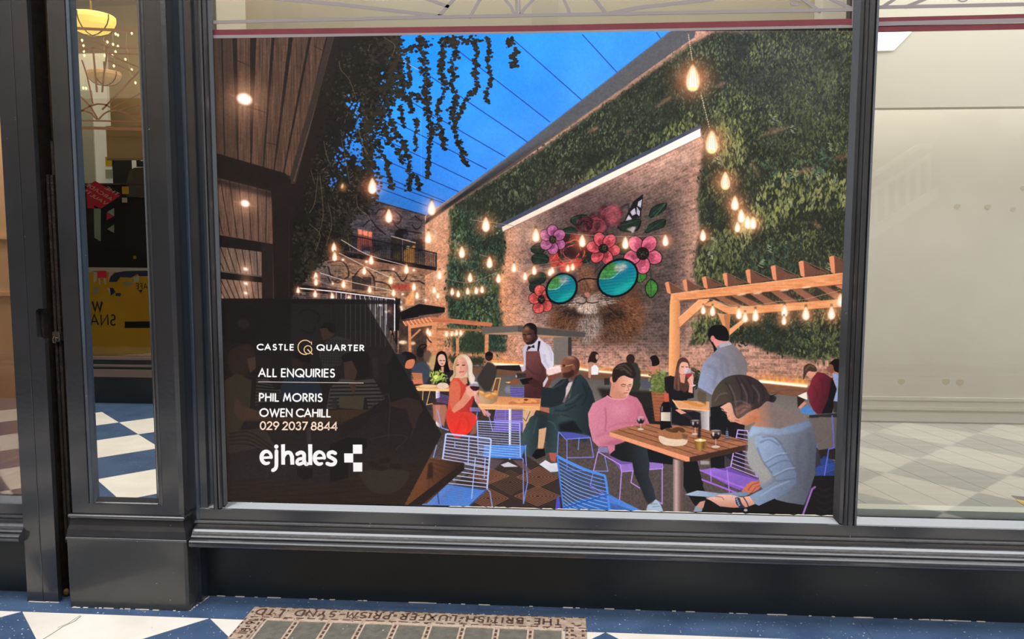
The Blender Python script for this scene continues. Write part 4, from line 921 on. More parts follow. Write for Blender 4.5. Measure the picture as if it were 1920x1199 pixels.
    P.poly(K11((445, 680), (505, 652), (570, 690), (620, 655), (640, 690), (580, 735), (500, 732)), (66, 38, 34))
    P.poly(K11((590, 690), (650, 600), (690, 560), (695, 600), (640, 720), (590, 730)), (206, 196, 214))
    # chairs behind the table
    ch = (132, 120, 226)
    P.polys([ellipse(*K11(265, 755), 7, 7, 0)], (150, 150, 190), .6, blur=1.5); P.polys([np.array(K10(*q)) for q in [((1030, 800), (1060, 690), (1100, 690), (1075, 810))]], (110, 74, 54)); P.line(K10((1030, 800), (1060, 690), (1100, 690), (1075, 810)), 1.6, (230, 180, 120))
    P.poly(K11((280, 730), (412, 735), (405, 835), (290, 830)), (70, 60, 96), .8); P.lines([K11((285, 735+i*16), (412, 740+i*16)) for i in range(6)], 1.4, ch, .95)
    P.poly(K11((150, 935), (400, 940), (400, 1080), (130, 1060)), (96, 80, 140), .8); P.lines([K11((150, 945+i*16), (400, 950+i*16)) for i in range(8)], 1.2, (176, 150, 240), .95); P.lines([K11((150, 940), (130, 1060)), K11((240, 940), (235, 1060))], 1.6, ch)
    P.poly(K18((960, 160), (1260, 175), (1260, 280), (940, 290)), (120, 92, 196), .85)
    P.lines([K10((835, 945+i*9), (925, 950+i*9)) for i in range(4)], 1.1, (176, 160, 240), .95)
    # table with bread bowl and plate
    P.poly(K10((905, 940), (990, 850), (1199, 860), (1199, 950)), (206, 140, 92)); P.poly([(896, 762), (926, 743), (1014, 748), (1013, 770), (902, 768)], gy((214, 140, 92), 745, (236, 168, 116), 768))
    P.poly([(896, 759), (902, 768), (1013, 770), (1013, 763), (898, 757)], (246, 190, 136)); P.poly(K11((0, 910), (560, 915), (560, 945), (0, 930)), (238, 174, 120))
    P.poly(K10((910, 810), (1080, 825), (1070, 890), (1020, 915), (950, 912), (920, 880)), gx((206, 172, 132), 898, (160, 122, 92), 934), sm=False)
    P.polys([ellipse(*K10(x, y), a, b, r_) for x, y, a, b, r_ in ((940, 820, 8, 4, .5), (985, 830, 8, 4, -.3), (1040, 830, 8, 4, .1), (1060, 815, 5, 4, .8), (1000, 850, 9, 4, 0))], (206, 140, 78)); P.polys([ellipse(*K10(x, y), a, b, r_) for x, y, a, b, r_ in ((935, 812, 5, 2, .5), (990, 840, 6, 2, -.3), (1045, 825, 5, 2, .1))], (238, 186, 116), .9, blur=.5)
    P.poly(K11((260, 880), (330, 850), (560, 850), (560, 890), (280, 892)), (200, 120, 80)); P.polys([ellipse(*K11(x, y), 7, 2.4, r_) for x, y, r_ in ((340, 862, .2), (400, 855, -.2), (450, 865, .1), (500, 858, .3), (370, 870, 0))], (232, 160, 96), .95); P.ell(*K11(430, 850), 4, 2, (120, 60, 40))
    # man in the dark green suit
    P.poly([(985, 812), (998, 790), (1030, 778), (1075, 782), (1090, 800), (1102, 815), (1100, 830), (1050, 820), (1040, 800), (1032, 812), (1028, 830), (1030, 830)], (46, 60, 64))
    P.poly(K18((1355, 120), (1500, 100), (1520, 170), (1480, 260), (1420, 400), (1370, 530), (1300, 530), (1250, 440), (1250, 320), (1310, 190)), gl(K18(1260, 330), (66, 84, 88), K18(1450, 330), (38, 50, 54)), sm=True)
    P.poly(K19((130, 150), (300, 110), (440, 150), (520, 250), (600, 320), (430, 310), (280, 280), (250, 510), (130, 515), (150, 300)), gl(K19(120, 300), (40, 54, 58), K19(260, 330), (56, 74, 78)))
    P.poly(K19((270, 200), (430, 160), (560, 300), (280, 285)), (20, 22, 24), .85, blur=2)
    P.lines([spline(K19((160, 170), (220, 200), (240, 260)), False), spline(K19((40, 140), (20, 220), (0, 300)), False)], 2, (84, 102, 104), .5, blur=1)
    P.poly(K18((1430, 260), (1512, 240), (1490, 400), (1475, 470), (1418, 465)), (214, 168, 130))
    P.poly(K18((1355, 545), (1400, 475), (1490, 465), (1500, 540), (1400, 582)), (22, 20, 24)); P.poly(K18((1535, 510), (1615, 512), (1610, 610), (1560, 600)), (176, 92, 80)); P.poly(K18((1358, 700), (1400, 660), (1500, 590), (1560, 625), (1625, 620), (1640, 712), (1410, 732), (1362, 718)), gy((236, 234, 240), 862, (206, 206, 220), 888), sm=False)
    P.poly(K11((820, 650), (760, 660), (670, 740), (580, 730), (568, 900), (700, 925), (770, 880), (840, 690)), (36, 44, 48))
    P.poly(K11((830, 690), (868, 680), (840, 760), (800, 830), (805, 740)), (206, 190, 190))
    P.poly(K11((880, 640), (940, 608), (1000, 670), (1050, 770), (1078, 870), (1055, 1000), (1042, 1199), (1000, 1175), (930, 1120), (880, 1020), (780, 985), (650, 985), (648, 925), (780, 890), (840, 830), (865, 740)), gl(K11(760, 900), (54, 72, 76), K11(1060, 900), (34, 44, 48)), sm=False)
    P.lines([spline(K11((800, 900), (880, 880), (960, 800)), False), spline(K11((700, 950), (800, 950), (900, 900)), False), spline(K11((900, 640), (860, 740), (800, 880)), False), spline(K11((960, 700), (1000, 800), (960, 900)), False)], 2.4, (24, 32, 36), .7, blur=1)
    P.lines([spline(K11((760, 900), (850, 860), (920, 800)), False), spline(K11((680, 740), (760, 700), (800, 660)), False)], 2, (86, 106, 108), .5, blur=1)
    P.poly(K11((560, 915), (650, 925), (648, 975), (560, 950)), (176, 112, 92))
    P.poly(K11((840, 600), (880, 590), (915, 600), (880, 665), (850, 660)), (104, 60, 50))
    P.poly(K11((768, 480), (830, 440), (895, 448), (932, 500), (925, 575), (895, 615), (850, 650), (800, 645), (762, 615), (770, 570), (755, 520)), gl(K11(760, 540), (150, 96, 78), K11(930, 540), (78, 46, 40)), sm=True)
    P.ell(*K11(850, 455), 8, 3, (196, 150, 134), .6, .2, blur=1.5); P.poly(K11((770, 600), (830, 590), (880, 560), (880, 620), (830, 650), (780, 640)), (46, 28, 26), .8, blur=1); P.line(K11((760, 530), (800, 535), (870, 520)), 1, (214, 180, 120)); P.ell(*K11(785, 530), 3, 2.4, (50, 30, 26), .8); P.ell(*K11(878, 548), 3, 4.5, (130, 80, 66))
    P.poly(K11((620, 570), (670, 545), (750, 522), (765, 590), (650, 622), (622, 610)), (240, 206, 204), blur=.6); P.lines([spline(K11((650, 560), (700, 545), (740, 545)), False)], 2, (255, 240, 240), .8, blur=.8)
    P.poly(K11((630, 625), (720, 608), (710, 650), (670, 672), (640, 660)), (120, 70, 56)); P.poly(K11((600, 730), (640, 655), (670, 660), (660, 700), (640, 735)), (110, 64, 52))
    # carpet with printed lozenges
    cl = P.cover([np.array([(905, 870), (980, 850), (1060, 905), (1055, 960), (800, 960), (860, 900)])])
    P.lay(cl, (62, 50, 46), 1)
    for cx, cy, rx, ry in ((957, 905, 42, 24), (1008, 931, 45, 19), (1010, 895, 42, 20), (916, 893, 40, 16), (915, 935, 40, 20), (870, 875, 40, 14)):
        for k in range(1, 7):
            f = k/6.3
            P.line([(cx-rx*f, cy), (cx, cy-ry*f), (cx+rx*f, cy), (cx, cy+ry*f), (cx-rx*f, cy)], 1.5, (150, 98, 72) if (cx, cy) != (957, 905) else (100, 72, 60), .9, clip=cl)
    for cx, cy in ((837, 880), (850, 915)):
        P.lines([[(cx-30, cy+i*5), (cx+25, cy-14+i*5)] for i in range(-3, 5)], 1.4, (140, 90, 66), .8, clip=P.cover([np.array([(815, 850), (870, 840), (870, 868), (810, 862)])]))


def chair_back(P, quad, n, col, w=1.5, frame=2.4, mid=True, bow=0.0):
    a, b, c, d = [np.array(q, float) for q in quad]     # top-left, top-right, bottom-right, bottom-left
    L = []
    for i in range(n+1):
        t = i/n
        p, q = a+(d-a)*t, b+(c-b)*t
        m = (p+q)/2+(0, bow)
        L.append(spline([p, m, q], False))
    P.lines(L, w, col, .95)
    if mid:
        P.line([(a+b)/2, (c+d)/2], w, col, .9)
    P.line([d, a, b, c], frame, col)


def paint_front(P):
    lb, bl, pu = (168, 186, 244), (92, 140, 232), (156, 112, 214)
    # table stem and pale chairs in front of it
    P.poly(K18((1120, 40), (1260, 40), (1260, 60), (1120, 60)), (120, 80, 60), .5)
    P.poly(K18((1108, 40), (1137, 40), (1128, 585), (1108, 580)), gx((255, 250, 255), 955, (186, 176, 190), 959))
    P.poly(K18((1020, 640), (1100, 610), (1210, 660), (1060, 665)), (206, 206, 220))
    P.lines([K18((880, 60), (935, 280)), K18((770, 80), (760, 150)), K18((960, 160), (1260, 180))], 1.6, (176, 160, 240), .9)
    P.poly(K18((850, 425), (1290, 432), (1240, 580), (830, 560)), gl(K18(850, 430), (70, 146, 232), K18(1250, 570), (62, 120, 214)), .95)
    P.lines([K18((840+i*8, 440+i*18), (1280-i*6, 448+i*18)) for i in range(7)], .9, (120, 180, 250), .8)
    chair_back(P, [K18(770, 172), K18(1225, 195), K18(1232, 560), K18(780, 520)], 14, lb, 1.3, 2.2, False)
    P.lines([K18((1240, 565), (1262, 580), (1265, 1055)), K18((1265, 1055), (1308, 830), (1285, 490), (1290, 432))], 2.0, (130, 150, 232))
    P.poly(K18((1150, 590), (1240, 590), (1360, 720), (1310, 735)), (120, 96, 104), .7)
    P.poly(K18((900, 590), (1060, 590), (960, 680), (880, 720)), (110, 90, 110), .7, blur=1)
    # blue chair, front left
    P.poly(K18((40, 1060), (400, 835), (860, 905), (690, 1075)), gl(K18(100, 1050), (130, 150, 236), K18(800, 950), (60, 128, 226)), .55)
    P.lines([[K18(40+i*24, 1062-i*15), K18(690+i*12, 1078-i*11)] for i in range(15)], 1.5, (96, 156, 250), .95)
    P.lines([K18((335, 860), (360, 1060)), K18((690, 1075), (870, 905))], 2.2, (60, 84, 160))
    P.poly(K18((430, 310), (910, 360), (870, 905), (400, 580)), (70, 60, 110), .18)
    L = [[K18(430-i*4, 312+i*33), K18(915-i*4, 365+i*37)] for i in range(9)]+[[K18(640-i*45, 632+i*40), K18(900-i*8, 680+i*40)] for i in range(6)]
    P.lines(L, 1.7, (206, 214, 252), .95)
    P.line(K18((400, 575), (435, 318), (450, 308), (900, 358), (918, 375), (875, 890)), 3, (190, 206, 252)); P.lines([K18((682, 340), (672, 640)), K18((750, 560), (710, 1000)), K18((855, 570), (845, 780))], 1.8, (176, 196, 250)); P.lines([K18((875, 900), (905, 925), (930, 1085)), K18((335, 430), (300, 560)), K18((530, 390), (528, 460)), K18((525, 740), (520, 810))], 2, (150, 160, 226))
    # seats under the suited man and the man in pink
    P.poly(K19((275, 285), (420, 295), (600, 330), (610, 355), (360, 360)), (92, 96, 200), .8)
    P.lines([K19((275, 290), (360, 380), (360, 700), (800, 710), (765, 550)), K19((360, 365), (610, 350), (645, 560), (370, 565)), K19((490, 350), (480, 480)), K19((270, 290), (255, 540))], 1.7, (134, 140, 232))
    P.poly(K19((800, 525), (1060, 590), (1380, 600), (1380, 680), (940, 710)), (128, 92, 190), .75)
    P.lines([K19((940, 640+i*9), (1370, 615+i*9)) for i in range(8)], 1, (186, 150, 236), .8)
    P.lines([K19((700, 470), (700, 505), (930, 640), (945, 715), (1385, 680), (1380, 620), (1330, 595)), K19((690, 505), (610, 860), (920, 1050)), K19((945, 715), (920, 1060)), K19((1380, 690), (1380, 1060), (1280, 1000)), K19((1065, 715), (1045, 830), (1140, 890))], 2, (196, 150, 232))
    P.poly(K19((695, 445), (800, 450), (800, 520), (700, 500)), (110, 100, 150), .8); P.lines([K19((700, 455+i*14), (800, 460+i*14)) for i in range(4)], 1, (200, 190, 240), .8)
    # far right table with the woman in black
    P.poly(K12((795, 330), (850, 310), (930, 340), (1010, 400), (1060, 430), (1060, 510), (950, 530), (830, 480), (800, 440)), (32, 28, 32)); P.poly(K12((830, 450), (1000, 500), (1000, 540), (880, 530), (900, 600), (1040, 650), (1120, 720), (1090, 800), (860, 740)), (28, 28, 34))
    P.poly(K12((890, 620), (930, 610), (1000, 650), (1045, 690), (1040, 712), (1000, 690), (960, 670)), (226, 160, 140))
    P.poly(K12((880, 400), (905, 220), (930, 160), (980, 150), (1015, 190), (1020, 250), (1000, 330), (1010, 420), (980, 460), (940, 440), (910, 450)), (84, 56, 50), sm=True)
    P.poly(K12((925, 260), (935, 210), (960, 188), (1005, 200), (1012, 250), (990, 290), (955, 300), (930, 290)), (232, 170, 150), sm=True); P.line(K12((948, 232), (968, 231)), 1.2, (50, 30, 30)); P.line(K12((988, 233), (1004, 234)), 1.2, (50, 30, 30)); P.poly(K12((930, 300), (985, 300), (975, 380), (940, 370)), (214, 150, 128))
    P.lines([spline(K12((905, 260), (890, 350), (885, 430)), False), spline(K12((925, 240), (920, 350), (925, 440)), False)], 2.4, (150, 104, 84), .7, blur=.8)
    P.poly(K12((1000, 350), (1050, 290), (1060, 330), (1050, 400), (1050, 470), (1010, 460), (1020, 390)), (230, 160, 142)); P.ell(*K12(1005, 275), 7, 8, (206, 196, 216), .7, -.4); P.poly(K12((985, 300), (1042, 290), (1030, 320), (1000, 322)), (170, 50, 66), sm=True); P.line(K12((1030, 320), (1055, 395)), 1.2, (220, 210, 220)); P.ell(*K12(1060, 400), 4, 1.4, (230, 220, 226), .9, -.3)
    P.poly(K12((868, 535), (1199, 545), (1199, 625), (920, 605)), (226, 160, 116)); P.line(K12((870, 530), (925, 605), (1199, 628)), 2, (250, 196, 150)); P.poly(K12((1120, 628), (1199, 630), (1199, 830), (1130, 830)), gx((150, 140, 142), 1313, (214, 206, 206), 1330))
    P.polys([ellipse(*K12(x, y), 9, 2.4, r_) for x, y, r_ in ((1000, 545, .1), (1080, 575, .1), (1130, 580, -.1), (1050, 560, 0))], (206, 136, 66), .9); P.poly(K12((1090, 480), (1110, 440), (1170, 470), (1170, 570), (1100, 540)), (90, 76, 62), .8, blur=1)
    P.poly([(1266, 780), (1300, 772), (1312, 774), (1312, 800), (1280, 800)], (30, 28, 34), .9)
    # man in the pale shirt, seen from behind
    P.poly(K13((130, 700), (280, 600), (380, 640), (375, 880), (330, 940), (130, 860)), (26, 26, 30)); P.poly([(1332, 764), (1400, 764), (1394, 820), (1390, 900), (1335, 890)], (28, 28, 32))
    P.poly(K13((35, 520), (70, 370), (150, 290), (210, 205), (280, 212), (360, 280), (408, 370), (400, 430), (380, 600), (130, 600), (90, 575), (35, 545)), gl(K13(40, 480), (150, 158, 190), K13(400, 380), (122, 112, 112)))
    P.lines([spline(K13((150, 300), (240, 330), (260, 440)), False), spline(K13((100, 380), (170, 420), (150, 540)), False), spline(K13((300, 320), (340, 420), (320, 480)), False), spline(K13((210, 330), (210, 420), (230, 470)), False)], 4, (104, 104, 124), .55, blur=2)
    P.poly(K13((180, 210), (200, 180), (275, 205), (290, 225), (200, 250)), (176, 168, 178)); P.poly(K13((150, 160), (190, 170), (260, 180), (265, 205), (200, 215), (170, 250), (150, 230)), (226, 146, 140))
    P.poly(K13((108, 150), (130, 95), (180, 78), (235, 90), (265, 140), (262, 195), (200, 195), (165, 180), (150, 160), (125, 180)), (22, 20, 24), sm=True); P.poly(K13((115, 180), (135, 190), (165, 240), (178, 262), (155, 285), (148, 240)), (26, 22, 26)); P.ell(*K13(145, 182), 4, 6, (214, 130, 130))
    # couple on the bench, far right
    P.poly(K13((795, 700), (860, 680), (920, 740), (900, 755), (810, 740)), (84, 130, 190)); P.poly(K13((780, 690), (830, 655), (850, 665), (800, 710)), (206, 140, 112)); P.poly(K13((780, 610), (850, 580), (855, 640), (800, 625)), (240, 226, 216)); P.poly(K13((778, 610), (782, 700), (830, 650), (840, 638)), (50, 40, 36))
    P.poly(K13((890, 480), (930, 430), (980, 440), (1040, 480), (1075, 560), (1060, 620), (1000, 740), (930, 748), (900, 720), (870, 660), (855, 580)), gl(K13(870, 560), (128, 42, 58), K13(1060, 600), (60, 26, 34)))
    P.poly(K13((1040, 470), (1075, 560), (1050, 700), (1040, 740), (960, 745), (1010, 640)), (26, 22, 26)); P.lines([spline(K13((900, 540), (930, 600), (900, 660)), False), spline(K13((950, 470), (970, 560), (960, 660)), False)], 3, (84, 26, 38), .7, blur=1.5)
    P.poly(K13((845, 440), (890, 400), (920, 415), (915, 450), (880, 480), (855, 465)), (214, 150, 126)); P.poly(K13((825, 440), (830, 390), (870, 368), (915, 390), (925, 425), (895, 430), (870, 425), (850, 440), (825, 490)), (70, 52, 44), sm=True); P.lines([spline(K13((840, 420), (870, 385), (905, 395)), False)], 2, (130, 104, 84), .7, blur=.6)
    P.poly(K13((1040, 440), (1095, 450), (1095, 660), (1050, 650), (1075, 560)), (150, 166, 206)); P.poly(K13((1000, 400), (1040, 370), (1060, 420), (1040, 445), (1005, 430)), (140, 84, 68)); P.poly(K13((1020, 370), (1060, 335), (1100, 345), (1100, 430), (1060, 425), (1045, 380)), (26, 20, 22), sm=True); P.poly(K13((1050, 650), (1095, 655), (1090, 740), (1050, 735)), (60, 54, 52))
    P.poly(K13((850, 765), (1080, 750), (1085, 1010), (930, 1000)), (104, 96, 92)); P.poly(K13((930, 995), (1085, 1005), (1085, 1090), (920, 1080)), (44, 38, 36)); P.poly(K13((870, 755), (1085, 740), (1085, 770), (870, 775)), (50, 44, 46)); P.lines([K13((940, 770), (1030, 775))], 1, (150, 130, 130), .6)
    # purple and blue chairs around the front table
    P.poly(K20((475, 300), (700, 300), (690, 560), (480, 470)), (40, 38, 44), .9); P.poly(K20((0, 400), (160, 400), (230, 640), (200, 800), (60, 700)), (28, 28, 30))
    P.poly(K20((310, 350), (470, 330), (470, 470), (320, 470)), (30, 28, 32)); P.poly(K20((470, 330), (860, 600), (860, 700), (470, 680)), (76, 66, 70), .8); P.poly(K20((195, 385), (300, 390), (300, 430), (200, 430)), (190, 180, 176), .8, blur=1)
    P.poly(K20((190, 490), (530, 465), (860, 600), (860, 720), (720, 740), (560, 690)), (118, 80, 176), .95)
    P.lines([[K20(195+i*12, 492-i*2), K20(640+i*16, 715-i*8)] for i in range(14)], 1, (170, 126, 226), .8); P.lines([K20((205, 595), (600, 745)), K20((190, 490), (570, 650), (720, 700))], 3.2, (170, 112, 220)); P.lines([K20((500, 490), (525, 740)), K20((315, 490), (320, 620)), K20((170, 390), (180, 500))], 2, (180, 130, 228))
    chair_back(P, [K20(620, 40), K20(730, 50), K20(840, 570), K20(540, 455)], 10, (206, 170, 240), 1.5, 2.2, False)
    P.lines([K20((490, 465), (540, 455)), K20((815, 505), (825, 560), (860, 570))], 2, (150, 130, 230))
    # front blue chair
    cl = P.cover([np.array(K19((255, 545), (340, 585), (560, 690), (740, 750), (775, 780), (820, 1110), (330, 1110)))])
    P.lay(cl, (40, 84, 160), .35)
    P.poly(K19((320, 1080), (520, 1010), (780, 940), (1150, 1130), (330, 1130)), (54, 118, 214), .75)
    for i in range(15):
        y = 565+i*40
        P.line(K19((262+i*5, y), (450, y+95), (640, y+165), (790, y+205)), 1.5, (150, 184, 250) if i > 4 else (120, 164, 246), .95, sm=True, clip=cl)
    P.line(K19((255, 545), (340, 590), (560, 690), (735, 748), (768, 772), (790, 900), (815, 1115)), 4.2, (84, 146, 236), sm=True); P.line(K19((258, 550), (290, 850), (325, 1110)), 3, (70, 130, 226))
    P.lines([K19((820, 970+i*13), (1150, 1130+i*6)) for i in range(6)], 1.3, (96, 150, 236), .85); P.poly(K19((235, 1110), (250, 990), (265, 970), (280, 1000), (290, 1110)), (84, 84, 200)); P.line(K19((800, 960), (500, 1050), (330, 1100)), 2, (34, 80, 160), .8)
    P.line(K19((590, 870), (920, 1110)), 1.6, (140, 110, 210), .6)
    # man in the pink sweater
    P.poly(K19((1210, 455), (1500, 565), (1490, 640), (1240, 610)), (26, 28, 30)); P.poly(K19((820, 540), (870, 430), (1020, 395), (1215, 460), (1245, 640), (1235, 760), (1290, 900), (1312, 1010), (1225, 1060), (1195, 1000), (1150, 890), (1080, 740), (1060, 615), (950, 600)), gl(K19(1000, 600), (30, 32, 34), K19(1230, 560), (52, 58, 66)))
    P.poly(K19((1210, 1120), (1225, 1070), (1270, 1050), (1310, 1010), (1360, 1060), (1392, 1140), (1215, 1135)), (176, 196, 214)); P.lines([K19((1260, 1060), (1330, 1060)), K19((1280, 1090), (1350, 1085))], 1.2, (110, 130, 150), .8)
    P.poly(K12((275, 495), (340, 520), (430, 520), (470, 482), (550, 510), (590, 570), (620, 650), (672, 770), (560, 790), (500, 800), (450, 900), (350, 935), (350, 980), (300, 1020), (285, 950), (200, 950), (150, 900), (115, 760), (108, 650), (150, 560)), gl(K12(110, 700), (214, 136, 158), K12(640, 760), (196, 110, 132)), sm=False)
    P.line(spline(K12((262, 600), (272, 700), (262, 800), (275, 810)), False), 2.2, (170, 92, 114), .8, blur=.8); P.line(spline(K12((180, 860), (280, 830), (400, 850)), False), 3, (176, 98, 120), .6, blur=1.5); P.line(spline(K12((290, 780), (400, 740), (540, 735)), False), 2.4, (186, 106, 128), .7, blur=1); P.poly(K12((200, 940), (300, 900), (450, 880), (350, 935)), (168, 92, 112), .6, blur=2); P.ell(*K12(400, 620), 18, 14, (232, 156, 176), .5, blur=6); P.line(spline(K12((565, 600), (560, 680), (580, 720)), False), 2, (180, 100, 122), .6, blur=1)
    P.poly(K12((318, 380), (300, 490), (340, 522), (430, 522), (462, 486), (440, 440)), (206, 140, 120)); P.line(spline(K12((280, 494), (340, 522), (430, 522), (472, 482)), False), 2.4, (226, 150, 168))
    P.poly(K12((330, 350), (380, 310), (500, 320), (512, 380), (492, 440), (462, 490), (420, 505), (372, 470), (335, 410)), gl(K12(340, 400), (206, 138, 116), K12(500, 400), (240, 184, 162)), sm=True)
    P.ell(*K12(325, 352), 4, 7, (220, 146, 126), 1, -.2); P.line(K12((405, 396), (425, 388), (446, 394)), 1.3, (84, 52, 44)); P.line(K12((474, 394), (498, 390)), 1.3, (84, 52, 44)); P.line(K12((412, 408), (442, 410)), 1.1, (96, 60, 52), .8); P.line(K12((474, 408), (494, 405)), 1.1, (96, 60, 52), .8); P.line(K12((460, 400), (478, 440), (455, 446)), 1.3, (176, 108, 90)); P.line(K12((432, 468), (465, 466)), 1.8, (184, 96, 90)); P.poly(K12((360, 440), (430, 480), (460, 490), (420, 508), (372, 472)), (170, 110, 92), .5, blur=2)
    P.poly(K12((325, 330), (335, 255), (390, 205), (460, 195), (510, 225), (540, 300), (515, 335), (470, 325), (430, 310), (385, 330), (360, 365), (335, 370)), (44, 34, 32), sm=True); P.lines([spline(K12((380, 225), (440, 215), (500, 270)), False), spline(K12((400, 260), (450, 260), (500, 310)), False), spline(K12((360, 250), (420, 240), (470, 290)), False)], 2, (118, 96, 84), .6, blur=.6)
    P.poly(K12((470, 790), (500, 755), (560, 770), (650, 760), (672, 772), (560, 800)), (222, 150, 128)); P.poly(K12((585, 770), (620, 765), (610, 782), (580, 782)), (40, 34, 44))
    # front table
    top = [(1143, 810), (1175, 801), (1216, 795), (1300, 800), (1402, 828), (1402, 836), (1293, 859)]
    cl = P.poly(top, wood((142, 90, 64), (184, 122, 90), .06, .3, 9))
    P.poly([(1143, 806), (1230, 795), (1300, 812), (1293, 858)], (176, 118, 84), .5, blur=8, clip=cl)
    P.lines([[(1143+i*17, 810-i*3.2), (1293+i*20, 859-i*4)] for i in range(8)], 1.1, (70, 44, 36), .8, clip=cl)
    P.poly([(1143, 810), (1293, 858), (1293, 868), (1143, 818)], gx((236, 160, 118), 1143, (244, 158, 118), 1293)); P.poly([(1293, 858), (1402, 834), (1402, 844), (1294, 868)], (70, 48, 40))
    P.poly([(1262, 861), (1281, 866), (1281, 962), (1262, 960)], lambda X, Y: mixc((104, 84, 82), (206, 176, 168), 1-np.abs((X-1268)/9)))
    P.poly(K12((758, 600), (775, 560), (795, 540), (832, 540), (858, 590), (862, 780), (835, 812), (780, 810), (757, 790)), (24, 20, 24)); P.poly(K12((793, 472), (833, 470), (833, 545), (795, 548)), (206, 92, 70)); P.poly(K12((763, 640), (850, 640), (850, 722), (763, 718)), gx((236, 224, 208), 1238, (186, 170, 160), 1258)); P.line(K12((775, 590), (772, 630)), 2, (190, 190, 200), .8, blur=.6); P.line(K12((857, 600), (858, 760)), 1.2, (130, 130, 150), .8)
    P.poly(K12((742, 830), (800, 790), (900, 785), (1005, 840), (1000, 880), (900, 900), (780, 870)), (170, 112, 78), sm=True); P.poly(K12((750, 852), (830, 875), (920, 885), (1000, 878), (985, 930), (900, 946), (800, 935), (752, 900)), (232, 204, 178), sm=True); P.polys([ellipse(*K12(x, y), a, b, r_) for x, y, a, b, r_ in ((840, 800, 8, 3, .3), (900, 795, 9, 4, -.2), (950, 800, 7, 4, .5), (880, 810, 8, 3, .1))], (92, 62, 40)); P.poly(K12((950, 830), (1010, 845), (1000, 890), (960, 880)), (120, 84, 62), .9, blur=1)
    for (x, y), s_ in ((K12(582, 715), 7), (K12(1072, 748), 8), (K14(368, 545), 9.5)):
        P.poly([(x-s_, y-s_*.9), (x+s_, y-s_*.9), (x+s_*1.05, y), (x+s_*.5, y+s_*.8), (x-s_*.5, y+s_*.8), (x-s_*1.05, y)], (120, 96, 96), .45, sm=True); P.poly([(x-s_*.95, y-s_*.2), (x+s_*.95, y-s_*.2), (x+s_*.5, y+s_*.75), (x-s_*.5, y+s_*.75)], (40, 24, 30), .95, sm=True)
        P.line([(x, y+s_*.8), (x, y+s_*2.1)], 1.4, (206, 190, 184), .9); P.ell(x, y+s_*2.3, s_*.85, s_*.25, (226, 206, 196), .85); P.ell(x, y-s_*.9, s_*.95, s_*.2, (226, 220, 220), .5); P.ell(x-s_*.5, y-s_*.2, s_*.2, s_*.45, (240, 236, 240), .9, blur=.5); P.ell(x+s_*.55, y-s_*.3, s_*.16, s_*.3, (220, 216, 226), .8, blur=.5)
    P.poly(K12((1066, 890), (1172, 890), (1168, 970), (1120, 988), (1072, 970)), gx((120, 82, 40), 1302, (206, 156, 84), 1316)); P.poly(K12((1130, 900), (1172, 895), (1168, 970), (1125, 985)), (96, 64, 34), .8, blur=1.5); P.ell(*K12(1118, 893), 11, 2.6, (236, 206, 140)); P.ell(*K12(1118, 888), 2.6, 2.2, (255, 246, 226)); P.poly(K12((1100, 770), (1122, 770), (1122, 870), (1090, 870)), (36, 30, 34), .85, blur=.8)
    P.poly(K14((440, 560), (452, 480), (466, 560), (466, 580), (440, 578)), (70, 84, 100), .95); P.lines([K14((444, 520+i*14), (462, 522+i*14)) for i in range(4)], 1, (190, 210, 226), .8)
    # woman in the blue top reading a tablet
    P.poly(K14((1060, 420), (1260, 410), (1260, 640), (1120, 660)), (108, 98, 94)); P.poly(K14((1110, 780), (1180, 700), (1260, 740), (1260, 860), (1120, 850)), (44, 66, 130), .9); P.lines([K14((1120, 850+i*-14), (1260, 800-i*12)) for i in range(5)], 1, (70, 100, 200), .8); P.lines([K14((1240, 400), (1255, 640), (1215, 650), (1180, 860)), K14((1180, 860), (1255, 915)), K14((1110, 560), (1130, 640))], 2.2, (104, 110, 214)); P.line(K14((1190, 860), (1150, 1020)), 1.8, (170, 170, 206), .9)
    P.poly(K14((1100, 600), (1140, 660), (1155, 760), (1110, 800)), (56, 56, 66))
    P.poly(K14((260, 1070), (300, 1030), (620, 1040), (820, 1020), (1040, 1050), (1110, 850), (1262, 850), (1262, 1160), (230, 1160)), (30, 27, 28)); P.lines([spline(K14((1120, 930+i*50), (1180, 960+i*50), (1255, 930+i*50)), False) for i in range(4)], 2, (48, 44, 44), .7, blur=1)
    P.poly(K14((130, 745), (232, 740), (272, 930), (295, 985), (300, 1050), (235, 1100), (200, 1060), (125, 930)), (28, 28, 30)); P.poly(K14((215, 1085), (250, 1045), (290, 1035), (275, 1090), (230, 1110)), (206, 150, 130)); P.poly(K14((200, 1120), (215, 1078), (270, 1095), (262, 1120)), (150, 160, 176))
    P.lines([spline(K14((1110, 935), (1260, 935)), False)], 1.4, (24, 20, 20), .8); P.line(K14((1020, 1145), (1090, 950), (1112, 935)), 4, (140, 98, 170)); P.line(K14((1022, 1145), (1092, 950)), 1.2, (190, 150, 210), .7)
    P.poly(K14((690, 340), (750, 290), (850, 330), (980, 370), (1070, 425), (1060, 470), (850, 510), (640, 490), (680, 420)), gl(K14(680, 420), (186, 128, 104), K14(800, 400), (128, 112, 108)))
    P.poly(K14((640, 478), (850, 498), (1060, 432), (1100, 480), (1125, 600), (1110, 840), (1075, 960), (1030, 1070), (900, 1050), (820, 1030), (700, 930), (690, 860), (620, 780), (598, 700), (612, 640), (605, 540)), gl(K14(620, 700), (150, 160, 176), K14(1100, 800), (88, 90, 104)), sm=False)
    P.poly(K14((605, 600), (640, 570), (700, 650), (770, 800), (790, 880), (700, 920), (690, 860), (620, 780), (598, 700)), (168, 162, 156), .8, blur=3)
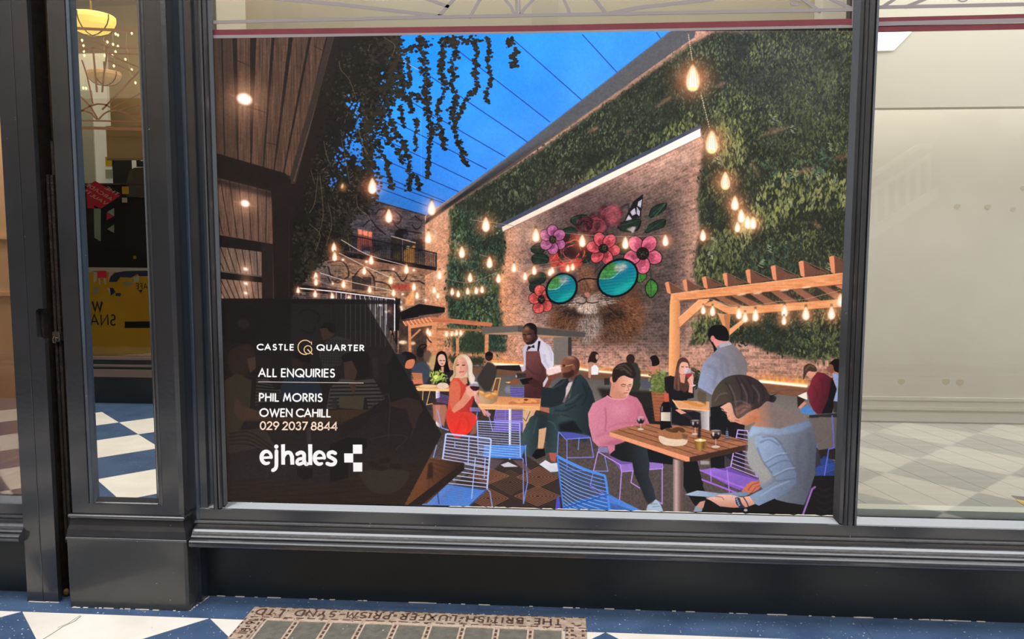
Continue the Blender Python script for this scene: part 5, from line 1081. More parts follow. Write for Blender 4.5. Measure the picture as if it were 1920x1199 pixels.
    P.poly(K14((610, 560), (640, 478), (850, 500), (1060, 434), (1090, 470), (1000, 520), (850, 545), (700, 530)), gx((170, 190, 220), 1400, (112, 124, 150), 1520), .9, blur=1.5)
    P.poly(K14((700, 545), (800, 560), (860, 620), (920, 720), (970, 830), (970, 900), (900, 980), (690, 1075), (660, 1060), (622, 1000), (720, 950), (830, 890), (790, 830), (720, 740), (660, 620), (660, 560)), gl(K14(680, 760), (150, 168, 198), K14(970, 860), (108, 118, 142)))
    P.lines([spline(K14(*g), False) for g in [((720, 560), (800, 560), (860, 610)), ((700, 600), (770, 580), (840, 620)), ((740, 750), (830, 700), (910, 690)), ((760, 790), (860, 740), (930, 740)), ((800, 860), (900, 810), (965, 800)), ((830, 890), (900, 880), (965, 870)), ((850, 600), (900, 690), (960, 790)), ((680, 640), (720, 740), (790, 830))]], 2, (84, 94, 118), .65, blur=.9)
    P.lines([spline(K14(*g), False) for g in [((740, 740), (830, 690), (900, 680)), ((700, 1000), (820, 930), (920, 890)), ((800, 850), (900, 800), (960, 790))]], 1.6, (186, 200, 222), .6, blur=.9)
    P.lines([spline(K14((1000, 560), (980, 700), (1000, 900)), False), spline(K14((1060, 520), (1080, 700), (1040, 950)), False)], 4, (78, 80, 94), .5, blur=2.5)
    P.poly(K14((560, 965), (600, 915), (640, 890), (698, 892), (700, 940), (650, 975), (590, 985)), (206, 118, 92)); P.lines([spline(K14((610, 960), (640, 920), (690, 900)), False), spline(K14((640, 975), (665, 940), (695, 925)), False)], 1.4, (140, 70, 56), .8)
    P.poly(K14((135, 990), (230, 960), (400, 982), (600, 970), (625, 985), (590, 1003), (510, 1003), (380, 1014), (180, 1000)), gl(K14(140, 990), (176, 192, 216), K14(600, 990), (120, 136, 166)))
    P.poly(K14((290, 1015), (370, 1005), (390, 992), (480, 992), (560, 1012), (622, 1002), (662, 1062), (600, 1086), (500, 1090), (400, 1080), (340, 1042)), gy((240, 190, 176), 930, (206, 140, 120), 952)); P.line(spline(K14((365, 1005), (410, 1010), (430, 1030)), False), 1.4, (170, 100, 84), .8)
    P.poly(K14((512, 1015), (540, 1010), (580, 1090), (545, 1090), (520, 1060)), (50, 54, 74)); P.lines([spline(K14((575, 1010), (600, 1050), (612, 1080)), False), spline(K14((545, 1020), (560, 1060), (590, 1095)), False)], 1.8, (70, 60, 66)); P.ell(*K14(592, 1108), 3.5, 2.6, (170, 170, 176)); P.polys([ellipse(*K14(525+i*6, 1025+i*15), 2, 1.6) for i in range(4)], (150, 166, 200))
    P.poly(K14((400, 335), (470, 295), (515, 320), (545, 420), (600, 370), (680, 345), (700, 400), (665, 445), (600, 472), (550, 462), (515, 448), (478, 446), (458, 425), (450, 390), (415, 360)), gl(K14(430, 380), (228, 172, 150), K14(660, 400), (196, 128, 98)), sm=False)
    P.poly(K14((560, 460), (600, 420), (680, 390), (690, 410), (660, 448), (600, 474)), (190, 108, 70), .5, blur=2); P.line(K14((400, 340), (425, 355)), 1.6, (60, 40, 38)); P.line(K14((425, 366), (448, 378)), 1.8, (50, 34, 34)); P.line(K14((515, 432), (545, 440)), 1.8, (190, 86, 76)); P.line(K14((470, 400), (458, 425), (490, 440)), 1.1, (180, 110, 92), .8)
    P.poly(K14((335, 300), (345, 235), (380, 170), (440, 115), (520, 93), (610, 100), (690, 140), (740, 190), (770, 240), (822, 262), (800, 300), (750, 292), (700, 335), (660, 352), (615, 372), (560, 412), (530, 420), (505, 385), (490, 325), (468, 300), (400, 322), (340, 332)), gl(K14(340, 300), (84, 74, 62), K14(640, 160), (56, 46, 48)), sm=True)
    P.lines([spline(K14(*g), False) for g in [((440, 150), (490, 230), (500, 310)), ((520, 110), (560, 200), (560, 320), (540, 400)), ((600, 110), (650, 200), (650, 290), (600, 360)), ((690, 150), (730, 220), (720, 290)), ((560, 130), (610, 220), (610, 330))]], 2.2, (34, 28, 30), .6, blur=1)
    P.lines([spline(K14(*g), False) for g in [((470, 170), (510, 260), (520, 350), (530, 400)), ((560, 160), (600, 250), (600, 330)), ((500, 300), (560, 290), (620, 320)), ((640, 170), (690, 240), (690, 300)), ((360, 290), (400, 240), (450, 230)), ((560, 380), (600, 340), (625, 330))]], 2, (132, 112, 112), .6, blur=1)
    P.poly(K14((510, 350), (580, 300), (640, 320), (620, 370), (560, 412), (525, 405)), (166, 118, 108), .6, blur=2.2); P.lines([spline(K14(*g), False) for g in [((520, 330), (560, 310), (610, 320)), ((530, 370), (580, 340), (620, 350)), ((545, 400), (590, 372), (615, 362))]], 1.6, (60, 44, 44), .6, blur=.8); P.polys([np.array(K14((770, 250+i*10), (830-i*4, 235+i*18), (775, 265+i*10))) for i in range(4)], (40, 32, 34))


def paint_inside_panel(P):
    """the part of the crowd that is seen through the dark panel"""
    P.poly([(545, 560), (700, 560), (745, 650), (740, 720), (545, 720)], (66, 60, 60), .8)
    P.lines([[(648+i*9.3, 560), (648+i*9.3, 650)] for i in range(9)], 1.4, (190, 190, 200), .8)
    P.lines([spline(K15(*g), False) for g in [((100, 170), (130, 130), (190, 130), (230, 170), (190, 205), (130, 205), (100, 170)), ((60, 230), (90, 210), (110, 240)), ((470, 110), (520, 90), (580, 120), (570, 160)), ((280, 190), (250, 240), (230, 280)), ((480, 200), (540, 220), (560, 180))]], 3, (30, 24, 24), .9)
    P.ell(*K15(165, 168), 11, 10, (110, 90, 80), .6)
    P.poly(K15((410, 30), (1000, 40), (1000, 60), (410, 60)), (30, 26, 26), .8)
    # woman on the left in a sleeveless top, reaching over the table
    P.poly(K15((90, 320), (170, 282), (220, 300), (225, 380), (190, 430), (150, 480), (90, 420)), (100, 66, 54), sm=True); P.poly(K15((185, 360), (230, 350), (235, 410), (200, 440)), (200, 140, 110)); P.poly(K15((60, 480), (130, 440), (210, 480), (200, 640), (140, 760), (70, 760)), (140, 120, 70)); P.poly(K15((120, 560), (160, 620), (260, 650), (330, 690), (150, 700), (110, 650)), (196, 130, 96))
    P.poly(K15((70, 760), (280, 740), (340, 840), (330, 950), (250, 850), (80, 880)), (130, 110, 100)); P.lines([spline(K15((90, 770+i*20), (200, 765+i*22), (320, 840+i*20)), False) for i in range(4)], 3, (60, 48, 44), .8)
    # second woman in stripes, man in blue shirt, standing man in checks, woman with curls in stripes
    P.poly(K15((235, 400), (250, 350), (300, 340), (330, 390), (320, 450), (250, 470)), (60, 40, 36), sm=True); P.poly(K15((235, 470), (300, 470), (340, 530), (470, 520), (470, 560), (320, 590), (230, 620)), (170, 160, 156)); P.lines([K15((235, 480+i*18), (330+i*10, 500+i*14)) for i in range(8)], 3, (30, 28, 30), .95)
    P.poly(K15((370, 520), (385, 470), (440, 440), (560, 450), (600, 540), (560, 600), (370, 590)), (60, 96, 140)); P.ell(*K15(465, 365), 12, 16, (96, 62, 50)); P.poly(K15((430, 345), (450, 325), (500, 325), (535, 350), (530, 390), (500, 380)), (24, 20, 20))
    P.poly(K15((580, 330), (620, 260), (680, 235), (760, 260), (740, 330), (690, 400), (600, 410)), (130, 126, 130)); P.lines([K15((600+i*14, 260), (590+i*14, 400)) for i in range(10)]+[K15((590, 260+i*15), (740, 265+i*15)) for i in range(9)], 1.4, (40, 38, 44), .7); P.poly(K15((585, 200), (600, 170), (650, 160), (670, 215), (640, 250), (600, 260)), (170, 112, 90)); P.poly(K15((585, 195), (610, 160), (660, 165), (672, 220), (640, 215), (620, 190)), (30, 24, 24))
    P.poly(K15((700, 350), (750, 325), (830, 320), (870, 380), (860, 450), (800, 470), (760, 450), (720, 380)), (36, 28, 28), sm=True); P.poly(K15((715, 380), (760, 370), (790, 430), (770, 490), (720, 470)), (186, 120, 96)); P.poly(K15((640, 520), (700, 470), (790, 480), (880, 470), (940, 580), (850, 640), (840, 580), (760, 560), (660, 640), (620, 640)), (190, 184, 180))
    P.lines([K15((650-i*3, 500+i*20), (930, 495+i*20)) for i in range(8)], 3, (30, 28, 30), .95, clip=P.cover([np.array(K15((640, 520), (700, 470), (790, 480), (880, 470), (940, 580), (850, 640), (840, 580), (760, 560), (660, 640), (620, 640)))]))
    P.poly(K15((740, 490), (790, 485), (770, 560)), (190, 124, 96)); P.poly(K15((690, 570), (830, 560), (820, 640), (690, 630)), (196, 170, 120)); P.ell(*K15(665, 610), 6, 10, (90, 90, 80), .8)
    P.poly(K15((130, 705), (520, 700), (690, 720), (860, 640), (680, 640), (330, 690)), (170, 116, 70), .95); P.poly(K15((510, 740), (535, 740), (540, 960), (515, 960)), (150, 140, 140), .8); P.poly(K15((690, 640), (700, 720), (860, 640), (850, 720), (700, 800)), (60, 44, 38))
    P.poly(K15((640, 830), (740, 790), (840, 800), (840, 850), (740, 900), (740, 1030), (640, 1030)), (24, 22, 24)); P.poly(K15((460, 960), (545, 960), (545, 1010), (500, 1030), (460, 1000)), (34, 26, 26))
    P.lines([spline(K15((850, 640), (960, 560), (960, 800)), False), spline(K15((860, 800), (960, 780), (1060, 790), (1000, 860)), False), spline(K15((1000, 620), (1120, 640), (1080, 800)), False), spline(K15((80, 850), (300, 860), (290, 1020)), False), spline(K15((70, 960), (120, 1120)), False)], 2, (120, 120, 170), .8)
    P.poly(K15((960, 540), (1130, 590), (1150, 640), (1110, 700), (1110, 740), (1090, 740), (1060, 640), (970, 620)), (150, 100, 84), .8); P.poly(K15((950, 400), (990, 330), (1060, 340), (1040, 420), (1100, 560), (970, 600)), (40, 40, 44)); P.poly(K15((860, 360), (900, 350), (910, 450), (880, 480)), (120, 100, 100), .7, blur=2)
    # near table with a bowl
    P.poly([(420, 900), (620, 905), (800, 858), (868, 868), (870, 880), (800, 944), (765, 948), (420, 948)], wood((92, 62, 46), (126, 86, 62), .04, .3, 14)); P.lines([[(420, 905+i*8), (800-i*5, 868+i*12)] for i in range(7)], 1.2, (60, 40, 32), .8)
    P.poly([(803, 860), (869, 868), (869, 880), (800, 945), (762, 946)], gl((800, 870), (112, 70, 48), (860, 880), (58, 42, 36))); P.lines([[(806, 862+i*6), (858-i*11, 871+i*9)] for i in range(6)], 1.2, (70, 42, 32), .7); P.poly([(869, 868), (871, 881), (790, 948), (764, 948)], (48, 36, 32)); P.poly([(803, 870), (811, 868), (812, 895), (800, 900)], (40, 30, 26), .7, blur=1)
    P.ell(*K15(940, 950), 40, 17, (110, 78, 56)); P.poly(K15((815, 980), (1060, 975), (1040, 1060), (960, 1100), (860, 1080)), (140, 116, 92), sm=True); P.polys([ellipse(*K15(x, y), 12, 5, r_) for x, y, r_ in ((880, 940, .4), (940, 920, -.2), (1000, 950, .2), (920, 960, 0))], (70, 46, 34))


def paint_panel(P):
    pan = [(405, 560), (683, 562), (828.5, 815), (757, 950), (405, 950)]
    m = P.cover([np.array(pan, float)])
    P.lay(m, gy((27, 24, 24), 560, (36, 31, 28), 950), .79)
    P.line([(683, 562), (828.5, 815), (757, 950)], 1, (70, 58, 52), .35)
    wht = (252, 250, 250)

    P.marks = []

    def mark(nm, strokes, ps, col):
        P.polys([q for p, w in strokes for q in stroke_polys([p], w)] + ps, col); P.marks.append((nm, strokes, ps, col))

    def word(t, p0, p1, cap, w, col, gap, nm='lettering'):
        st, W = text_strokes(t, gap)
        p0, p1 = np.array(p0, float), np.array(p1, float)
        e = (p1-p0)/W; n = np.array([e[1], -e[0]])/np.hypot(*e)*cap + (.02*cap, 0)
        mark(nm, [(p0 + l[:, :1]*e + l[:, 1:]*n, w) for l in st], [], col)
    word('CASTLE', K16(74, 217), K16(479, 220), 10.0, 2.2, wht, .36)
    word('QUARTER', K16(746, 222), K16(1270, 228), 10.0, 2.2, wht, .36)
    gold = (236, 194, 150)
    mark('ring_monogram', [([K16(612+80*math.cos(t), 190+80*math.sin(t)) for t in np.radians(np.linspace(-42, -285, 40))], 1.6), ([K16(683, 128), K16(684, 160)], 1.4),
                           ([K16(644+43*math.cos(t), 217+45*math.sin(t)) for t in np.linspace(0, 6.29, 30)], 1.5), (K16((640, 215), (694, 268)), 1.9)], [], gold)
    word('ALL ENQUIRIES', K16(90, 518), K16(940, 523), 14.2, 2.5, wht, .27)
    mark('rule', [(K16((85, 578), (1268, 592)), 1.0)], [], (206, 190, 186))
    word('PHIL MORRIS', K16(100, 794), K16(800, 798), 13.8, 2.6, wht, .28)
    word('OWEN CAHILL', K16(104, 965), K16(894, 972), 13.8, 2.6, wht, .25)
    word('029 2037 8844', K16(108, 1112), K16(968, 1121), 14.0, 2.4, (250, 220, 198), .2, 'phone_number')
    # estate agent's name, lower case humanist letters
    L = lambda *p: spline([K17(q) for q in p], False)
    ew = np.interp(np.linspace(0, 1, 40), [0, .2, .5, .85, 1], [5.6, 5.6, 7.6, 6.6, 5.0])
    ring = lambda cx, cy: ([K17(cx+61*math.cos(t), cy+76*math.sin(t)) for t in np.radians(np.linspace(2, -300, 40))], ew)
    mark('company_lettering', [([K17(140, 527), K17(262, 520)], 4.6), ring(196, 522), (L((322, 440), (322, 560), (320, 630), (305, 665), (276, 683)), 6.8), (L((405, 520), (440, 468), (490, 465), (514, 510), (518, 570)), 7.0),
                               (L((580, 480), (625, 460), (665, 480), (668, 560), (688, 602), (706, 604)), 7.0), (L((668, 535), (600, 545), (578, 585), (605, 606), (650, 590), (670, 560)), 6.0), ([K17(806, 534), K17(925, 528)], 4.6), ring(860, 530),
                               (L((1058, 470), (1020, 455), (978, 470), (975, 505), (1015, 530), (1056, 560), (1045, 600), (1000, 612), (955, 598)), 6.8)],
         [ellipse(*K17(320, 387), 3.9, 4.0), K17(380, 360, 428, 356, 430, 612, 383, 612), K17(494, 500, 541, 500, 545, 612, 497, 612), K17(718, 358, 768, 358, 770, 616, 722, 616)], wht)
    for q in ((1277, 362, 1392, 362, 1392, 475, 1278, 475), (1168, 472, 1280, 472, 1281, 585, 1170, 585), (1281, 586, 1393, 586, 1393, 698, 1282, 699)):
        mark('logo_square', [], [K17(*q)], wht)


def paint_grain(P, g=1.0):
    """fine tonal texture of the printed photograph"""
    n = fbm(P.X, P.Y, .42, 91, 2)-.5
    m = fbm(P.X, P.Y, .11, 92, 3)-.5
    lum = P.im.mean(-1)
    blue = np.clip((P.im[..., 2]-P.im[..., 0]-60)/60, 0, 1)
    k = 1 + g*(n*.4 + m*.3)*np.clip(1.3-lum/230, .1, 1)*(1-.85*blue)
    P.im *= k[..., None]


def paint_poster(P):
    for f in (paint_sky, paint_walls, paint_hedge, paint_mural, paint_back, paint_fascia, paint_canopy, paint_ivy, paint_lights, paint_terrace, paint_people, paint_front, paint_inside_panel, paint_panel):
        f(P)
        if f in (paint_back, paint_ivy, paint_inside_panel):
            paint_grain(P, .8 if f is paint_back else .18)


# ---------------------------------------------------------------- materials
def srgb(r, g, b):
    return tuple(((c/255+.055)/1.055)**2.4 if c > 10.3 else c/255/12.92 for c in (r, g, b)) + (1,)


def mat(name, col, rough=.5, metal=0, spec=.5, emit=None, es=1, coat=0, noise=None, bump=0, bscale=40, wear=None):
    m = bpy.data.materials.new(name); m.use_nodes = True
    nt = m.node_tree; b = nt.nodes['Principled BSDF']
    b.inputs['Base Color'].default_value = srgb(*col); b.inputs['Roughness'].default_value = rough; b.inputs['Metallic'].default_value = metal
    b.inputs['Specular IOR Level'].default_value = spec; b.inputs['Coat Weight'].default_value = coat; b.inputs['Coat Roughness'].default_value = .13
    if emit:
        b.inputs['Emission Color'].default_value = srgb(*emit); b.inputs['Emission Strength'].default_value = es
    tc = nt.nodes.new('ShaderNodeTexCoord')
    out = None
    if noise:
        c2, sc, st = noise
        mp = nt.nodes.new('ShaderNodeMapping'); mp.inputs['Scale'].default_value = st
        nt.links.new(tc.outputs['Object'], mp.inputs[0])
        n = nt.nodes.new('ShaderNodeTexNoise'); n.inputs['Scale'].default_value = sc; n.inputs['Detail'].default_value = 6
        nt.links.new(mp.outputs[0], n.inputs['Vector'])
        r = nt.nodes.new('ShaderNodeValToRGB'); r.color_ramp.elements[0].position = .35; r.color_ramp.elements[1].position = .65
        r.color_ramp.elements[0].color = srgb(*col); r.color_ramp.elements[1].color = srgb(*c2)
        nt.links.new(n.outputs['Fac'], r.inputs[0]); out = r.outputs[0]
        nt.links.new(out, b.inputs['Base Color'])
    if wear:          # chipped flecks and dust
        c3, sc, th = wear
        n = nt.nodes.new('ShaderNodeTexNoise'); n.inputs['Scale'].default_value = sc; n.inputs['Detail'].default_value = 3
        nt.links.new(tc.outputs['Object'], n.inputs['Vector'])
        r = nt.nodes.new('ShaderNodeValToRGB'); r.color_ramp.elements[0].position = th; r.color_ramp.elements[1].position = th+.025
        nt.links.new(n.outputs['Fac'], r.inputs[0])
        mx = nt.nodes.new('ShaderNodeMix'); mx.data_type = 'RGBA'
        nt.links.new(r.outputs[0], mx.inputs['Factor'])
        if out:
            nt.links.new(out, mx.inputs['A'])
        else:
            mx.inputs['A'].default_value = srgb(*col)
        mx.inputs['B'].default_value = srgb(*c3)
        nt.links.new(mx.outputs['Result'], b.inputs['Base Color'])
    if bump:
        n = nt.nodes.new('ShaderNodeTexNoise'); n.inputs['Scale'].default_value = bscale; n.inputs['Detail'].default_value = 4
        nt.links.new(tc.outputs['Object'], n.inputs['Vector'])
        bp = nt.nodes.new('ShaderNodeBump'); bp.inputs['Strength'].default_value = bump; bp.inputs['Distance'].default_value = .01
        nt.links.new(n.outputs['Fac'], bp.inputs['Height']); nt.links.new(bp.outputs[0], b.inputs['Normal'])
    return m


def glass_mat(name, tint=(1, 1, 1), refl=2.0):
    """plain window pane: clear, with the mirror reflection of its two surfaces"""
    m = bpy.data.materials.new(name); m.use_nodes = True
    nt = m.node_tree; nt.nodes.remove(nt.nodes['Principled BSDF']); o = nt.nodes['Material Output']
    t = nt.nodes.new('ShaderNodeBsdfTransparent'); t.inputs[0].default_value = tint + (1,)
    g = nt.nodes.new('ShaderNodeBsdfGlossy'); g.inputs['Roughness'].default_value = .003
    f = nt.nodes.new('ShaderNodeFresnel'); f.inputs[0].default_value = 1.52
    k = nt.nodes.new('ShaderNodeMath'); k.operation = 'MULTIPLY'; k.inputs[1].default_value = refl; k.use_clamp = True
    x = nt.nodes.new('ShaderNodeMixShader')
    nt.links.new(f.outputs[0], k.inputs[0]); nt.links.new(k.outputs[0], x.inputs[0]); nt.links.new(t.outputs[0], x.inputs[1]); nt.links.new(g.outputs[0], x.inputs[2])
    nt.links.new(x.outputs[0], o.inputs[0])
    return m


M = {}
M['paint'] = mat('slate gloss paint', (40, 40, 42), .26, coat=1.0, noise=((46, 45, 48), 6, (1, 1, 1)), bump=.1, bscale=55, wear=((150, 150, 154), 75, .765))
M['paint_blue'] = mat('blue slate gloss paint', (36, 44, 55), .24, coat=1.0, bump=.1, bscale=55, wear=((150, 156, 164), 80, .765))
M['plinth'] = mat('plinth paint', (50, 50, 49), .34, coat=.5, noise=((55, 54, 52), 8, (1, 1, 1)), bump=.2, bscale=40, wear=((170, 166, 160), 60, .765))
M['riser'] = mat('stall riser paint', (20, 30, 36), .4, noise=((16, 25, 31), 5, (1, 1, 2)), bump=.15, bscale=30, wear=((120, 120, 124), 90, .76))
M['iron'] = mat('dark gate iron', (44, 38, 34), .6, metal=.3, bump=.5, bscale=120, noise=((62, 50, 42), 30, (1, 1, 1)))
M['latch'] = mat('worn latch steel', (120, 112, 104), .4, metal=.8)
M['black'] = mat('black void', (14, 13, 13), .9)
M['white_tile'] = mat('cream floor tile', (214, 206, 196), .42, noise=((203, 194, 183), 4, (1, 1, 1)), bump=.15, bscale=18, wear=((168, 160, 148), 30, .72))
M['navy_tile'] = mat('navy floor tile', (54, 72, 100), .36, noise=((66, 86, 114), 5, (1, 1, 1)), bump=.15, bscale=22, wear=((196, 202, 210), 85, .675))
M['joint'] = mat('tile joint', (96, 88, 80), .9)
M['bronze'] = mat('worn bronze casting', (160, 136, 118), .5, metal=.2, noise=((190, 166, 148), 40, (1, 1, 1)), bump=.6, bscale=160, wear=((86, 66, 54), 50, .6))
M['rim'] = mat('highlit bronze rim', (206, 184, 164), .42, metal=.2, noise=((180, 156, 136), 40, (1, 1, 1)), bump=.4, bscale=160)  # lighter bronze, the highlights on the rims are in the colour
M['bronze_dark'] = mat('bronze recess', (84, 62, 50), .6, metal=.2)
M['lens'] = mat('prism glass', (92, 88, 80), .42, noise=((108, 104, 94), 30, (1, 1, 1)), wear=((190, 188, 180), 46, .73), bump=.5, bscale=220)
M['strip_grey'] = mat('grey lead strip', (128, 119, 121), .4, metal=.1)
M['strip_red'] = mat('red enamel strip', (104, 32, 44), .4, noise=((94, 28, 40), 12, (1, 1, 1)))
M['cream'] = mat('cream wall paint', (222, 216, 205), .7, noise=((217, 210, 199), 3, (1, 1, 1)))
M['cream2'] = mat('cream bulkhead paint', (206, 199, 186), .7)
M['board'] = mat('beige display board', (200, 190, 172), .7, noise=((204, 190, 166), 2, (1, 1, 1)))
M['whiteboard'] = mat('white reveal', (238, 230, 214), .6)
M['boards'] = mat('pale floor boards', (200, 197, 188), .5, noise=((192, 188, 178), 3, (1, 8, 1)))
M['patch'] = mat('filler patch', (206, 195, 174), .8)
M['ledge'] = mat('white window ledge', (250, 252, 238), .5)
M['beige'] = mat('warm beige panelling', (214, 182, 148), .6)
M['beige_wood'] = mat('warm pale wood', (186, 150, 116), .5, noise=((160, 126, 96), 4, (6, 1, 1)))
M['glass'] = glass_mat('window glass', (.97, .98, .97), 2.1)
M['opp_glass'] = glass_mat('opposite window glass', (.9, .92, .9), 1.5)
M['mustard'] = mat('mustard vinyl film', (246, 192, 34), .45, noise=((236, 180, 26), 3, (1, 1, 1)))
M['cafe_dark'] = mat('dark cafe wall', (44, 38, 30), .6, noise=((34, 30, 24), 3, (1, 1, 1)))
M['cafe_tan'] = mat('tan roller blind', (176, 150, 112), .8)
M['brownpaint'] = mat('brown painted moulding', (92, 78, 72), .4)
M['copper'] = mat('copper toned tracery', (232, 180, 148), .5)
M['cafe_white'] = mat('self-lit white cafe fitting', (226, 222, 214), .5, emit=(226, 224, 220), es=.25)  # emission stands in for the light on these white parts
M['navyvinyl'] = mat('navy vinyl', (52, 58, 104), .5)
M['whitevinyl'] = mat('white vinyl', (236, 226, 214), .5)
M['redvinyl'] = mat('red vinyl', (236, 46, 78), .45)
M['greyvinyl'] = mat('grey green vinyl', (176, 188, 176), .5)
M['ink'] = mat('black ink', (20, 18, 18), .5)
M['pinkvinyl'] = mat('pale pink vinyl', (250, 206, 186), .5)
M['yellowtag'] = mat('yellow label', (226, 190, 40), .5)
M['lamp'] = mat('alabaster lamp bowl', (255, 226, 140), .4, emit=(255, 206, 96), es=1.5)
M['lamp_double'] = mat('dim lamp bowl double', (226, 186, 140), .4, emit=(236, 180, 120), es=.35)
M['lampiron'] = mat('lamp strap', (96, 70, 44), .5, metal=.3)
M['fairy'] = mat('fairy light', (255, 240, 200), .4, emit=(255, 232, 180), es=2.2)
M['wire'] = mat('pale fairy wire', (236, 216, 180), .5)
M['panel_glow'] = mat('glowing white stand-in', (250, 250, 248), .5, emit=(250, 252, 250), es=.75)
M['upper'] = mat('cream upper wall', (216, 206, 188), .8)
M['stone'] = mat('brown pebble', (120, 92, 60), .7, noise=((96, 70, 44), 60, (1, 1, 1)))
M['stair'] = mat('self-lit white stair', (232, 228, 218), .5, emit=(232, 228, 218), es=.3)  # faint emission added so the stair looks lit


# ---------------------------------------------------------------- mesh helpers
class MB:
    def __init__(s):
        s.v, s.f = [], []

    def add(s, v, f):
        n = len(s.v); s.v += [tuple(p) for p in v]; s.f += [tuple(i+n for i in q) for q in f]; return s

    def box(s, x0, x1, y0, y1, z0, z1):
        v = [(x, y, z) for z in (z0, z1) for y in (y0, y1) for x in (x0, x1)]
        return s.add(v, [(0, 2, 3, 1), (4, 5, 7, 6), (0, 1, 5, 4), (2, 6, 7, 3), (0, 4, 6, 2), (1, 3, 7, 5)])

    def prism(s, poly, axis, a, b):
        """extrude a closed 2-D outline along axis ('x': outline in y,z; 'y': x,z; 'z': x,y)"""
        mk = {'x': lambda p, t: (t, p[0], p[1]), 'y': lambda p, t: (p[0], t, p[1]), 'z': lambda p, t: (p[0], p[1], t)}[axis]
        n = len(poly)
        v = [mk(p, a) for p in poly] + [mk(p, b) for p in poly]
        return s.add(v, [tuple(range(n))[::-1], tuple(range(n, 2*n))] + [(i, (i+1) % n, n+(i+1) % n, n+i) for i in range(n)])

    def tube(s, pts, r, n=6, closed=False):
        pts = [Vector(p) for p in pts]; m = len(pts); rings = []
        for i, p in enumerate(pts):
            d = (pts[(i+1) % m] if (closed or i < m-1) else p) - (pts[i-1] if (closed or i > 0) else p)
            d = d.normalized() if d.length > 1e-9 else Vector((0, 0, 1))
            a = d.cross(Vector((0, 1, 0.013))); a = a.normalized() if a.length > 1e-6 else Vector((1, 0, 0)); b = d.cross(a)
            rr = r[i] if isinstance(r, (list, tuple)) else r
            rings.append([p + (a*math.cos(t) + b*math.sin(t))*rr for t in [2*math.pi*k/n for k in range(n)]])
        v = [q for g in rings for q in g]
        f = [(i*n+k, i*n+(k+1) % n, ((i+1) % m)*n+(k+1) % n, ((i+1) % m)*n+k) for i in range(m if closed else m-1) for k in range(n)]
        if not closed:
            f += [tuple(range(n))[::-1], tuple(range((m-1)*n, m*n))]
        return s.add(v, f)

    def lathe(s, prof, c, n=24):
        v = [(c[0]+r*math.cos(2*math.pi*k/n), c[1]+r*math.sin(2*math.pi*k/n), c[2]+z) for r, z in prof for k in range(n)]
        m = len(prof)
        return s.add(v, [(i*n+k, i*n+(k+1) % n, (i+1)*n+(k+1) % n, (i+1)*n+k) for i in range(m-1) for k in range(n)] + [tuple(range(n))[::-1], tuple(range((m-1)*n, m*n))])

    def loft(s, rings, cap=True):
        n = len(rings[0]); v = [p for r in rings for p in r]
        f = [(i*n+k, i*n+(k+1) % n, (i+1)*n+(k+1) % n, (i+1)*n+k) for i in range(len(rings)-1) for k in range(n)]
        if cap:
            f += [tuple(range(n))[::-1], tuple(range((len(rings)-1)*n, len(rings)*n))]
        return s.add(v, f)

    def strip(s, pts, w, frame, th=.0012):
        """flat band of width w along points; frame(u, v) gives position, frame(u, v, th) lifted position"""
        pts = [Vector((p[0], p[1])) for p in pts]
        L, R = [], []
        for i, p in enumerate(pts):
            d0 = (p-pts[i-1]).normalized() if i else (pts[1]-p).normalized()
            d1 = (pts[i+1]-p).normalized() if i < len(pts)-1 else d0
            d = (d0+d1); d = d.normalized() if d.length > 1e-6 else d0
            k = 1/max(.5, d.dot(d1)); nrm = Vector((-d.y, d.x))*w/2*k
            L.append(p+nrm); R.append(p-nrm)
        n = len(pts)
        v = [frame(q.x, q.y, t) for t in (0, th) for q in L+R]
        f = []
        for i in range(n-1):
            a, b, c, d = i, i+1, n+i+1, n+i
            f += [(2*n+a, 2*n+b, 2*n+c, 2*n+d), (a, d, c, b), (a, b, 2*n+b, 2*n+a), (d, 2*n+d, 2*n+c, c)]
        f += [(0, 2*n, 3*n, n), (n-1, 2*n-1, 4*n-1, 3*n-1)]
        return s.add(v, f)

    def build(s, name, m, parent=None, smooth=False, fix=True):
        me = bpy.data.meshes.new(name); me.from_pydata(s.v, [], s.f); me.materials.append(m)
        if fix:
            import bmesh
            bm = bmesh.new(); bm.from_mesh(me); bmesh.ops.recalc_face_normals(bm, faces=bm.faces); bm.to_mesh(me); bm.free()
        if smooth:
            me.polygons.foreach_set('use_smooth', [True]*len(me.polygons))
        o = bpy.data.objects.new(name, me); C.objects.link(o)
        if parent:
            o.parent = parent
            base = parent.location if parent.type == 'EMPTY' else (parent.parent.location if parent.parent else parent.location)
            o.matrix_parent_inverse = Matrix.Translation(base).inverted() if parent.type == 'EMPTY' else Matrix.Identity(4)
        return o


def soften(o, w=.002, seg=2):
    b = o.modifiers.new('edge', 'BEVEL'); b.width = w; b.segments = seg; b.limit_method = 'ANGLE'; b.angle_limit = math.radians(40)
    return o


def thing(name, loc, label=None, cat=None, group=None, kind=None):
    o = bpy.data.objects.new(name, None); C.objects.link(o); o.location = loc; o.empty_display_size = .05
    return tag(o, label, cat, group, kind)


def tag(o, label=None, cat=None, group=None, kind=None):
    for k, v in (('label', label), ('category', cat), ('group', group), ('kind', kind)):
        if v:
            o[k] = v
    return o


def struct(o, label=None):
    o['kind'] = 'structure'
    if label:
        o['label'] = label
    return o


